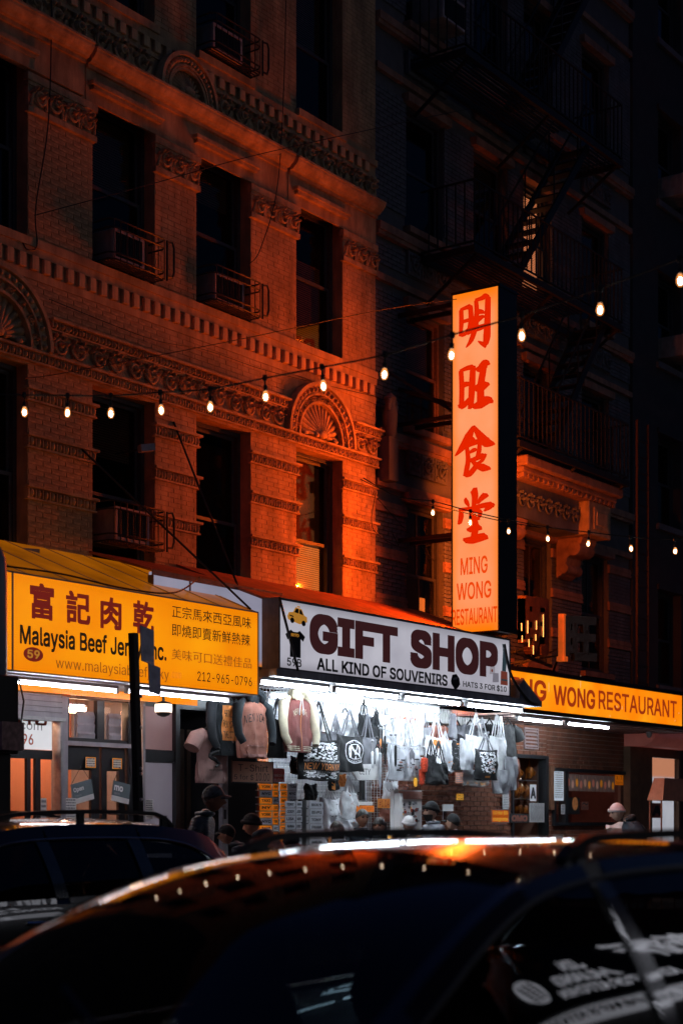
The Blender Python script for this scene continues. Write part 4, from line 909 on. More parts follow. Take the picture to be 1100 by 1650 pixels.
# ---------------------------------------------------------------- string lights
M_fil = mat('bright filament', (1,.9,.8), .3, emit=(1,.80,.58), estr=60)
M_bulb = bpy.data.materials.new('glowing bulb glass'); M_bulb.use_nodes = True; _n = M_bulb.node_tree.nodes; _n.remove(_n['Principled BSDF'])
_e = _n.new('ShaderNodeEmission'); _e.inputs[0].default_value = (1,.34,.085,1); _e.inputs[1].default_value = 1.5; _t = _n.new('ShaderNodeBsdfTransparent'); _x = _n.new('ShaderNodeMixShader'); _x.inputs[0].default_value = .55
M_bulb.node_tree.links.new(_t.outputs[0], _x.inputs[1]); M_bulb.node_tree.links.new(_e.outputs[0], _x.inputs[2]); M_bulb.node_tree.links.new(_x.outputs[0], _n['Material Output'].inputs[0])
M_bulbsm = M_bulb
def string_lights(bulbs, cable_pts, lab, small, group, labs, dz):
    c = hang(cable_pts, lab, .0065 if not small else .006, 'light_cable', 0, 'cable')
    proto = None
    for (x, y, t), lb in zip(bulbs, labs):
        p = atT(x, y, t)
        if proto is None:
            T = thing('light_bulb', tuple(p), lb, 'light bulb', group)
            s = .025 if not small else .023
            m = MB(); m.lathe([(.002,-s*1.5),(s*.55,-s*1.3),(s*.95,-s*.5),(s,0),(s*.85,s*.7),(s*.5,s*1.5),(s*.45,s*1.8)], p, 'z', 14); m.build('bulb', M_bulb, T, smooth=True); m = MB(); m.ball(p+Vector((0,0,-s*.1)), (s*.52,s*.52,s*.95), 10, 8); m.build('filament', M_fil, T, smooth=True)
            m = MB(); m.lathe([(s*.5,s*1.6),(s*.62,s*1.7),(s*.62,s*3.0),(s*.4,s*3.3),(s*.2,s*3.4)], p, 'z', 12); m.tube([p+Vector((0,0,s*3.3)), p+Vector((.002,0,dz))], .006, 6); m.lathe([(.016,dz-.02),(.02,dz),(.016,dz+.02)], p, 'z', 8); m.build('socket', M_cable, T, smooth=True)
            proto = T
        else: q_ = copy_tree(proto, lb, p); q_.rotation_euler = (random.uniform(-.06,.06), random.uniform(-.09,.09), random.uniform(0,6)); q_.scale = (random.uniform(.92,1.06),)*2+(1,)
B1 = [(40,664),(109,665),(179,666),(260,661),(339,656),(428,639),(521,622),(619,603),(727,572),(840,541),(966,499),(1095,452)]
def t1(x): return 13.2-(x/1100)*3.0
labs1 = ['lit string bulb against the dark window at the far left edge','lit string bulb before the leftmost banded pier','lit string bulb in front of the dark second floor window','lit string bulb before the second pier, above the stay rod','lit string bulb by the third window head, beside the scroll frieze','lit string bulb hanging over the carved frieze, left of the shell arch','lit string bulb hanging in front of the shell arch','lit string bulb in front of the dark party wall','lit string bulb on the left edge of the tall salmon sign','lit string bulb just past the dark edge of the tall sign','lit string bulb under the upper fire escape landing','lit string bulb high at the right picture edge']
dz = .135
def c1(x, y): return tuple(atT(x, y, t1(x)))
top = [(x, y-dz*FPX/t1(x)) for x, y in B1]
string_lights([(x, y, t1(x)) for x, y in B1], [c1(-60, 634)]+[c1(x, y) for x, y in top]+[c1(1180, 380)], 'black cable carrying the long row of large bulbs across the facade', False, 'bulbs on the long string', labs1, dz)
B2 = [(697,826),(757,842),(819,856),(882,868),(947,876),(1016,884),(1087,888)]
def t2(x): return 18.5-(x-600)/500*.8
labs2 = ['small lit bulb left of the tall sign, under its lowest bracket','small lit bulb in front of the fourth character of the tall sign','small lit bulb on the dark edge of the tall sign','small lit bulb in front of the carved panel of the portico','small lit bulb below the portico end block','small lit bulb beside the iron drop ladder','small lit bulb low at the right picture edge']
dz = .125
def c2(x, y): return tuple(atT(x, y, t2(x)))
string_lights([(x, y, t2(x)) for x, y in B2], [c2(585, 770), c2(640, 800)]+[c2(x, y-dz*FPX/t2(x)) for x, y in B2]+[c2(1180, 870)], 'thin cable carrying the short row of small bulbs past the portico', True, 'small bulbs near the portico', labs2, dz)

# ---------------------------------------------------------------- roadside posts
PY = 10.95
PO1 = thing('sign_post', (XX(222,PY), PY, .13), 'black leaning street post with edge-on metal sign plates before the yellow sign', 'sign post')
xx = XX(222, PY)
m = MB(); m.bar((XX(231,PY), PY, .13), (XX(215,PY), PY, ZZ(215,1020,PY)), .07, .07); m.build('post', M_iron, PO1)
M_plate = mat('scratched plate metal', (.8,.8,.84), .5, metal=.0, var=.3, scale=12, bump=.3)
for y0, y1, xa, xb, dy in ((1008,1068,219,236,.0),(1069,1118,226,240,-.05)):
    a, zt = onY(xa, y0, PY); b = XX(xb, PY); zb = ZZ(xa, y1, PY)
    m = MB(); m.add([(a,PY-.06+dy,zt),(b,PY-.10+dy,zt-.04),(b+.005,PY-.10+dy,zb-.02),(a+.02,PY-.06+dy,zb+.02),(a,PY-.05+dy,zt),(b,PY-.09+dy,zt-.04),(b+.005,PY-.09+dy,zb-.02),(a+.02,PY-.05+dy,zb+.02)], [(0,1,2,3),(4,7,6,5),(0,4,5,1),(1,5,6,2),(2,6,7,3),(3,7,4,0)]); m.build('plate', M_plate, PO1)
m = MB()
for z in (2.15, 2.2, 2.6, 2.9, 1.9): m.ball((xx, PY-.04, z), .018, 8, 5)
m.build('bolt', M_steel, PO1, smooth=True)
PO2 = thing('signal_post', (XX(4,11.0), 11.0, .13), 'grey rounded signal housing on a black post at the left edge', 'signal post')
a = XX(-22, 11.0); b = XX(7, 11.0); zt = ZZ(4, 880, 11.0); zb = ZZ(4, 1090, 11.0)
m = MB(); m.lathe([(.005,zt-.0),(.05,zt-.02),((b-a)/2*.9,zt-.12),((b-a)/2,zt-.25),((b-a)/2,zb+.03),((b-a)/2*.9,zb)], ((a+b)/2, 11.0, 0), 'z', 20); m.build('housing', mat('grey blue enamel', (.22,.25,.30), .4, var=.15), PO2, smooth=True)
b2 = XX(16, 11.0); m = MB(); m.box(a, b2, 10.88, 11.12, ZZ(4,1215,11.0), zb-.001); m.box(a, XX(10,11.0), 10.93, 11.07, .13, ZZ(4,1215,11.0)); m.build('control_box', M_iron, PO2, bevel=.01)
m = MB(); m.tube([(b2-.02, 10.86, ZZ(4,1095,11.0)), (b2+.01, 10.83, ZZ(4,1130,11.0)), (b2-.01, 10.86, ZZ(4,1180,11.0))], .008, 6); m.build('cable', M_cable, PO2)
m = MB(); m.box(a, XX(14,11.0), 10.80, 10.879, ZZ(4,1210,11.0), ZZ(4,1165,11.0)); m.build('sticker', mat('peeling pinkish sticker', (.5,.3,.25), .6, var=.5, scale=20), PO2)
# ================================================================ jerky shop front
M_char = mat('charcoal door paint', (.02,.022,.026), .4, var=.2)
M_grey = mat('grey painted steel', (.34,.33,.37), .5, var=.15, dirt=.25)
M_orw = mat('shop wall orange paint', (.75,.30,.17), .7, var=.12, scale=2)
M_paper = mat('white paper', (.75,.74,.74), .7, var=.08)
M_txt = mat('black print', (.02,.02,.022), .6, var=.1); M_redp = mat('red print', (.55,.08,.04), .6, var=.15); M_greyp = mat('grey print', (.22,.23,.25), .6, var=.1)
M_lamp = mat('warm room lamp', (1,.7,.5), .5, emit=(1,.56,.32), estr=60)
FY = 13.6
M_clr = glass('clear shop glass', (.92,.92,.92), .02, 1.45)
def rectm(m, x0, x1, yt, yb, Y, th=.02, xr=None, mi=None):
    xr = (x0+x1)/2 if xr is None else xr
    a, b = XX(x0, Y), XX(x1, Y); m.box(a, b, Y, Y+th, ZZ(xr, yb, Y), ZZ(xr, yt, Y), mi); return a, b
JF = thing('shopfront', (12.5, FY, .13), 'jerky shop front with roller shutter box, grey post and black glazed double doors', 'shopfront')
z_t = 3.10; a0 = 11.4; a1 = XX(232, FY); xp0, xp1 = XX(91, FY), XX(107, FY); xq = XX(205, FY)
m = MB(); m.box(a0, a1, FY+1.2, FY+1.25, .13, 3.3); m.box(a0-.05, a0, FY+.1, FY+1.2, .13, 3.3); m.box(a0, a1, FY+.1, FY+1.2, 3.26, 3.3); m.box(a0, a1, FY+.1, FY+1.2, .12, .135); m.build('room_wall', M_orw, JF)
m = MB(); m.box(a1-.02, a1+.03, FY-.0, FY+1.2, .13, 3.3); m.build('partition', M_grey, JF)
m = MB(); m.box(xp0, xp1, FY-.03, FY+.08, .13, 3.12); m.box(xp0+.05, xp1-.05, FY-.045, FY-.031, .13, 3.12); m.build('post', M_grey, JF)
m = MB()
for k in range(5): m.box(a0, xp0-.002, FY-.12+.008*k, FY+.05, 2.86+k*.06, 2.915+k*.06)
m.build('shutter_slat', M_grey, JF); m = MB(); m.box(a0, xp0-.002, FY-.16, FY+.05, 2.82, 2.858); m.box(XX(88,FY), xp0-.003, FY-.1, FY+.02, .13, 2.82); m.build('shutter_rail', M_steel, JF)
m = MB(); zt2 = ZZ(50,1208,FY); m.box(a0, xp0-.06, FY, FY+.04, zt2-.10, zt2); m.box(XX(44,FY), XX(50,FY), FY, FY+.04, .13, zt2-.1); m.box(XX(58,FY), XX(66,FY), FY, FY+.04, .13, zt2-.1); m.box(a0, xp0-.06, FY, FY+.04, .13, .8); m.build('window_frame', M_char, JF)
m = MB(); m.box(a0, xp0-.06, FY+.015, FY+.02, .8, 2.8); m.build('pane', M_clr, JF)
zp0, zp1 = ZZ(60,1208,FY), ZZ(60,1134,FY)
m = MB(); m.box(a0+.3, XX(82,FY), FY-.02, FY-.012, zp0, zp1); pj = m.build('poster', lit_panel('white poster', (.62,.62,.64), (.72,.72,.75), .85, scale=3), JF)  # light of the awning tubes put into the paper as its own glow
xb = XX(74, FY); 
text('lettering', '富記肉乾', (xb-1.5, FY-.022, zp1-.245), XU, ZU, 1.5, .22, M_redp, pj, bold=.02)
text('lettering', 'www.malaysiabeefjerky.com', (XX(66,FY)-2.35, FY-.022, zp0+.19), XU, ZU, 2.35, .13, M_greyp, pj)
text('lettering', '212-965-0796', (XX(52,FY)-1.12, FY-.022, zp0+.05), XU, ZU, 1.12, .12, M_redp, pj, bold=.01)
# transom and doors
zT0, zT1, zD1 = ZZ(150,1193,FY), ZZ(150,1128,FY), ZZ(150,1200,FY)
m = MB(); m.box(xp1+.002, xq, FY, FY+.06, zT1, 3.12); m.box(xp1+.002, xq, FY-.01, FY+.07, zD1-.005, zT0+.02); xm = XX(163, FY); m.box(xm-.06, xm+.06, FY, FY+.06, zT0+.021, zT1-.001); m.box(xq+.001, xq+.1, FY-.02, FY+.08, .13, 3.12)
m.box(xp1+.002, xp1+.05, FY, FY+.06, zT0+.021, zT1-.001); m.build('door_surround', M_char, JF)
m = MB(); m.box(xp1+.001, xq+.1, FY-.03, FY-.011, zD1-.02, zD1+.03); m.build('transom_bar', M_grey, JF)
for i, (p, q) in enumerate(((127,161),(178,201))):
    m = MB(); pa, pb = XX(p,FY), XX(q,FY); zb, zt = ZZ(150,1192,FY), ZZ(150,1150,FY)
    m.box(pa, pb, FY+.07, FY+.09, zb, zt)
    for k in range(3): m.obox(((pa+pb)/2, FY+.055, zb+(k+.5)*(zt-zb)/3), ((pb-pa)/2-.02,0,0), (0,.015,.03), (0,-.008,(zt-zb)/6.6)); 
    m.build('louvre', M_grey, JF)
m = MB(); m.box(xp1+.04, xq, FY+.1, FY+.104, zT0, zT1); m.build('pane', M_clr, JF)
for i, (p, q) in enumerate(((107,162),(164,203))):
    pa, pb = XX(p,FY)+.01, XX(q,FY)-.005; m = MB(); w = .07 if i else .09; wl = .02 if not i else .09
    m.box(pa, pa+wl, FY+.01, FY+.05, .15, zD1-.02); m.box(pb-w*1.5, pb, FY+.01, FY+.05, .15, zD1-.02); m.box(pa+wl, pb-w*1.5, FY+.01, FY+.05, zD1-.30, zD1-.02); m.box(pa+wl, pb-w*1.5, FY+.01, FY+.05, .15, .45)
    d = m.build('door', M_char, JF); m = MB(); m.box(pa+wl, pb-w*1.5, FY+.028, FY+.032, .45, zD1-.30); m.build('pane', M_clr, d)
    m = MB(); xx_ = pb-.06 if not i else pa+.04; m.tube([(xx_,FY+.01,1.0),(xx_,FY-.05,1.0),(xx_,FY-.05,1.35),(xx_,FY+.01,1.35)], .012, 6); m.build('handle', M_steel, d)
def open_sign(cx, cy, w, h, ang, words, lab):
    X, z = onY(cx, cy, FY+.0); c = Vector((X, FY-.03, z)); u = Vector((cos(ang),0,sin(ang))); v = Vector((-sin(ang),0,cos(ang)))
    t = thing('hanging_sign', tuple(c), lab, 'sign'); m = MB(); m.obox(c, u*w/2, (0,.004,0), v*h/2); m.build('board', mat('charcoal sign board', (.07,.09,.10), .5, emit=(.02,.025,.03), estr=1), t)
    m = MB(); m.obox(c-v*h*.36, u*w/2, (0,.0055,0), v*h*.13); m.build('white_strip', M_paper, t)
    text('lettering', words[0], c-u*w*.42+v*h*.03+Vector((0,-.0065,0)), u, v, w*.5, h*.27, M_paper, t, bold=.03); text('lettering', words[1], c-u*w*.40-v*h*.17+Vector((0,-.0065,0)), u, v, w*.32, h*.12, M_greyp, t, bold=.02)
    m = MB(); k = Vector((c.x-.02, c.y, c.z+h*1.25)); m.tube([c-u*w*.45+v*h*.5, k], .004, 5); m.tube([c+u*w*.42+v*h*.5, k], .004, 5); m.build('cord', M_txt, t)
open_sign(130, 1276, .34, .24, .22, ('Open', 'Come in'), 'tilted charcoal Open sign hanging on the left glass door')
open_sign(192, 1277, .30, .24, -.16, ('mo', 'am'), 'charcoal hanging sign on the right glass door, cut by the door post')
def notice(x0, x1, yt, yb, Y, mm, lab, parent=None, border=None, words=None, wm=None, bold=0, name='notice', rows=0, th=.004):
    a, b = XX(x0, Y), XX(x1, Y); xr = (x0+x1)/2; zt, zb = ZZ(xr, yt, Y), ZZ(xr, yb, Y); t = thing(name, ((a+b)/2, Y, zb), lab, name.replace('_', ' '))
    m = MB(); m.box(a, b, Y-th, Y, zb, zt); m.build('sheet', mm, t)
    if border: q = .012; m = MB(); m.box(a, b, Y-th-.004, Y-th-.0005, zt-q, zt); m.box(a, b, Y-th-.004, Y-th-.0005, zb, zb+q); m.box(a, a+q, Y-th-.004, Y-th-.0005, zb+q, zt-q); m.box(b-q, b, Y-th-.004, Y-th-.0005, zb+q, zt-q); m.build('border', border, t)
    if words:
        n = len(words); h = (zt-zb)/n
        for i, w_ in enumerate(words): text('lettering', w_, (a+(b-a)*.08, Y-th-.0015, zt-(i+.85)*h), XU, ZU, (b-a)*.84, h*.68, wm or M_txt, t, bold=bold)
    if rows:
        m = MB(); rng = random.Random(int(x0)); h = (zt-zb)*.9/rows
        for i in range(rows):
            x = a+(b-a)*.08
            while x < b-(b-a)*.12: w_ = (b-a)*rng.uniform(.05,.22); w_ = min(w_, b-(b-a)*.08-x); m.box(x, x+w_, Y-th-.0015, Y-th-.0005, zt-(i+.95)*h, zt-(i+.45)*h); x += w_+(b-a)*.04
        m.build('print_line', M_greyp, t)
    return t
M_obord = mat('orange tape', (.8,.32,.04), .5, emit=(.25,.08,.005), estr=1)
notice(138,154,1220,1237, FY-.02, M_paper, 'small orange framed notice on the left glass door', border=M_obord, rows=4)
notice(181,196,1222,1239, FY-.02, M_paper, 'small orange framed notice on the right glass door', border=M_obord, rows=4)
notice(105,123,1286,1320, FY-.04, M_paper, 'white printed notice low on the edge of the left glass door', rows=7)
notice(66,75,1286,1320, FY-.04, M_paper, 'narrow white card standing in the jerky shop window', rows=4)
notice(175,197,1306,1313, FY-.03, M_txt, 'black strip with the word winner at the foot of the glass doors', words=['winner'], wm=M_paper, bold=.03)
for i, (x, z, lab) in enumerate(((13.0, 3.0, 'warm ceiling lamp inside the jerky shop window'), (14.3, 3.0, 'warm ceiling lamp inside the jerky shop doors'))):
    t = thing('ceiling_lamp', (x, FY+.55, z), lab, 'lamp'); m = MB(); m.lathe([(.14,z),(.16,z+.03),(.16,z+.05)], (x, FY+.55, 0), 'z', 16); m.build('lamp_glass', M_lamp, t); m = MB(); m.lathe([(.17,z+.05),(.17,z+.08),(.03,z+.1),(.03,3.26)], (x, FY+.55, 0), 'z', 16); m.build('rim', M_white, t)
for i, (x0, x1, n, zt, lab) in enumerate(((11.6, 12.5, 5, 2.0, 'shelf unit of packaged snacks inside the jerky window'), (14.35, 14.7, 3, 1.5, 'low shelf unit with red packets behind the jerky shop doors'))):
    t = thing('shelf_unit', ((x0+x1)/2, FY+1.9, .13), lab, 'shelf'); rng = random.Random(i); m = MB()
    for k in range(n+1): m.box(x0, x1, FY+.85, FY+1.15, .15+k*(zt-.2)/n, .17+k*(zt-.2)/n)
    for x in (x0, x1-.02): m.box(x, x+.02, FY+.851, FY+1.149, .171, zt)
    m.build('shelf', M_grey, t); m = MB(); ms = [M_redp, M_paper, M_yel, mat('brown packet', (.25,.1,.05), .5)]
    for k in range(n):
        x = x0+.04
        while x < x1-.14: w = rng.uniform(.07,.13); m.box(x, x+w, FY+.88, FY+1.0, .172+k*(zt-.2)/n, .172+k*(zt-.2)/n+rng.uniform(.12,.24), rng.randrange(4)); x += w+.015
    m.build('packet', ms, t, kind='stuff')
# ---- entrance bay between the two shops
EB = thing('entrance', (15.6, 13.9, .13), 'dark recessed house entrance between the jerky shop and the gift shop', 'entrance')
ea, eb, ec = XX(233,13.9), XX(279,13.9), XX(355,13.9)
m = MB(); m.box(a1+.04, eb, 13.9, 13.95, .13, 1.0); m.box(a1+.04, eb, 13.88, 13.95, ZZ(255,1228,13.9), ZZ(255,1209,13.9)); m.box(eb, eb+.08, 13.85, 14.0, .13, 3.2); m.box(ec, ec+.03, 13.3, 14.6, .13, 3.2); m.box(a1+.04, ec, 13.9, 14.6, 3.12, 3.9); m.build('frame', M_char, EB)
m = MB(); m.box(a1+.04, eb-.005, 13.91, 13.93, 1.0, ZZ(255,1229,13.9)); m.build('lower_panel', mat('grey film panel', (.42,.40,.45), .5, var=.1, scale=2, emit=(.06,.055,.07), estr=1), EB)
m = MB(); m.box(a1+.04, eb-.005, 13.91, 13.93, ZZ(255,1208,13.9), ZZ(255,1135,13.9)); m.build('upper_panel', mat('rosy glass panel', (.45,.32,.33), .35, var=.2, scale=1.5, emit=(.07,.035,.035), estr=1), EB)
m = MB(); m.box(eb+.081, ec-.3, 14.35, 14.4, .13, 3.0)
for k in range(6): m.box(eb+.12+k*.13, eb+.20+k*.13, 14.335, 14.35, .3, 2.9)
m.build('door', mat('brown black door', (.045,.028,.02), .5, var=.4, scale=4), EB)
notice(234,247,1288,1320, 13.88, M_paper, 'white list taped low on the grey panel beside the street post', rows=8)
WL = thing('wall_lamp', (XX(263,13.2), 13.2, 2.8), 'round hanging lamp with white shade and dark cap by the entrance', 'lamp')
x, z = onY(263.5, 1143, 13.2); m = MB(); m.lathe([(.10,z-.035),(.105,z),(.10,z+.06)], (x,13.2,0), 'z', 20); m.build('shade', mat('lamp shade lit', (1,.9,.8), .4, emit=(1,.80,.62), estr=2.5), WL, smooth=True)
m = MB(); m.lathe([(.02,z-.09),(.07,z-.07),(.095,z-.036)], (x,13.2,0), 'z', 20); m.lathe([(.102,z+.061),(.09,z+.08),(.02,z+.1),(.012,3.2)], (x,13.2,0), 'z', 20); m.build('cap', M_iron, WL, smooth=True)
tagm(struct(MB().box(eb+.09, ec, 13.99, 14.3, .12, .14).build('doorstep', M_side)), 'concrete doorstep of the dark entrance', 'doorstep')

# ================================================================ gift shop: back wall, wire grids, racks and goods
gx = lambda x, Y=13.9: XX(x, Y)
GP = thing('steel_post', (XX(360,13.3), 13.3, .13), 'scuffed silver steel post between the entrance and the gift shop', 'post')
m = MB(); a, b = XX(355.5,13.3), XX(364.5,13.3); m.box(a, b, 13.27, 13.33, .13, 3.49); m.build('shaft', M_steel, GP); m = MB(); m.box(a+.03, a+.07, 13.264, 13.269, 1.72, 1.84); m.box(a+.05, a+.075, 13.264, 13.269, 1.60, 1.62); m.build('sticker', M_txt, GP)
SW = thing('stall_wall', (18, 14.2, .13), 'orange and white back panels of the gift shop stall', 'wall')
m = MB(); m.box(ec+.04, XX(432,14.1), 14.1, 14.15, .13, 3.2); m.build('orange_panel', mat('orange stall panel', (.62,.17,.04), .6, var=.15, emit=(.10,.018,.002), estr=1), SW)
m = MB(); m.box(XX(432,14.1)+.005, XX(600,14.1), 14.1, 14.15, .13, 3.48); m.build('white_panel', mat('white stall panel', (.36,.37,.40), .5, var=.06), SW)
m = MB()
for k in range(14): m.box(XX(432,14.1), XX(641,14.1), 14.094, 14.0995, .5+k*.2, .515+k*.2)
m.build('slat_groove', M_greyp, SW)
m = MB(); m.box(XX(600,14.1)+.004, XX(641,14.1), 14.1, 14.15, .13, 2.62); m.build('slat_panel', M_white, SW)
m = MB(); m.box(XX(432,14.0), XX(640,14.0), 14.0, 14.09, 3.02, 3.44); m.build('valance_panel', mat('grey valance', (.26,.27,.30), .6, var=.1), SW)
# brick wall of the restaurant (runs on behind the stall)
BW = thing('brick_wall', (24, 14, .13), 'brown red brick wall with pale joints below the restaurant sign', 'wall')
bx0, bx1 = XX(600,14), XX(1032,14); W1 = (XX(823,14), XX(881,14)); W2 = (XX(889,14), XX(1010,14))
zw1 = (1.1, ZZ(850,1216,14)); zw2 = (1.62, ZZ(950,1242,14)+.02); M_mort = mat('pale mortar', (.36,.30,.28), .9, var=.15); M_brk = mat('brown red brick', (.22,.075,.04), .75, var=.55, scale=3.2, bump=.3, bscale=60)
m = MB(); xs = [(bx0, W1[0], .13, 3.36), (W1[0], W1[1], .13, zw1[0]), (W1[0], W1[1], zw1[1], 3.36), (W1[1], W2[0], .13, 3.36), (W2[0], W2[1], .13, zw2[0]), (W2[0], W2[1], zw2[1], 3.36), (W2[1], bx1, .13, 3.36)]
for q in xs: m.box(q[0]+.0004, q[1], 14.02, 14.2, q[2], q[3])
m.build('wall', M_mort, BW)
brick_field(BW, [(q[0]+.004, q[1]-.004, q[2], q[3]) for q in xs], .205, .066, .012, 14.003, .03, 300, M_brk, 21, occl=lambda p: p[0] < 21 and p[2] > 2.3 or p[2] < 1.6)
def wiregrid(x0, x1, z0, z1, Y, lab, p=.075):
    t = thing('wire_grid', ((x0+x1)/2, Y, z0), lab, 'wire rack', 'white wire grids of the gift stall'); m = MB(); n = int((x1-x0)/p)
    for k in range(n+1): m.box(x0+k*p-.0025, x0+k*p+.0025, Y-.0025, Y+.0025, z0, z1)
    for k in range(int((z1-z0)/p)+1): m.box(x0, x0+n*p, Y+.0026, Y+.0075, z0+k*p-.0025, z0+k*p+.0025)
    m.build('wire', M_white, t, kind='stuff')
wiregrid(XX(418,13.5), XX(500,13.5), 1.9, 3.45, 13.5, 'white wire grid behind the varsity jacket'); wiregrid(XX(500,13.8), XX(615,13.8), 1.6, 3.45, 13.8, 'white wire grid behind the big black tote bags'); wiregrid(XX(617,13.85), XX(642,13.85), 1.5, 2.7, 13.85, 'narrow white wire grid beside the CITY sign', .04)
RB = thing('shutter_box', (22, 13.8, 3.1), 'white corrugated roller shutter box above the brick wall of the stall', 'shutter')
m = MB(); a, b = XX(640,13.8), XX(806,13.8); zt, zb = ZZ(720,1143,13.8), ZZ(720,1166,13.8); m.box(a, b, 13.8, 13.99, zb, zt); m.build('box', M_white, RB)
m = MB()
for k in range(int((b-a)/.05)): m.box(a+k*.05, a+k*.05+.02, 13.79, 13.799, zb, zt)
m.build('corrugation', M_paper, RB)
def vent(x0, x1, yt, yb, Y, lab):
    a, b = XX(x0,Y), XX(x1,Y); xr = (x0+x1)/2; zb, zt = ZZ(xr,yb,Y), ZZ(xr,yt,Y); t = thing('wall_vent', (a, Y, zb), lab, 'vent'); m = MB(); q = .025
    m.box(a, b, Y-.03, Y, zt-q, zt); m.box(a, b, Y-.03, Y, zb, zb+q); m.box(a, a+q, Y-.03, Y, zb+q, zt-q); m.box(b-q, b, Y-.03, Y, zb+q, zt-q); m.build('frame', mat('rosy grey metal', (.40,.30,.30), .5, var=.1), t)
    n = 5
    for k in range(n): m = MB(); m.obox(((a+b)/2, Y-.012, zb+q+(k+.5)*(zt-zb-2*q)/n), ((b-a)/2-q,0,0), (0,.012,.016), (0,.002,-.0015)); m.build('slat', mat('rosy grey metal'), t)
vent(843,865,1173,1207,14.0,'small louvred vent high on the brick wall'); vent(1,2,1,2,14.0,'x') if False else None

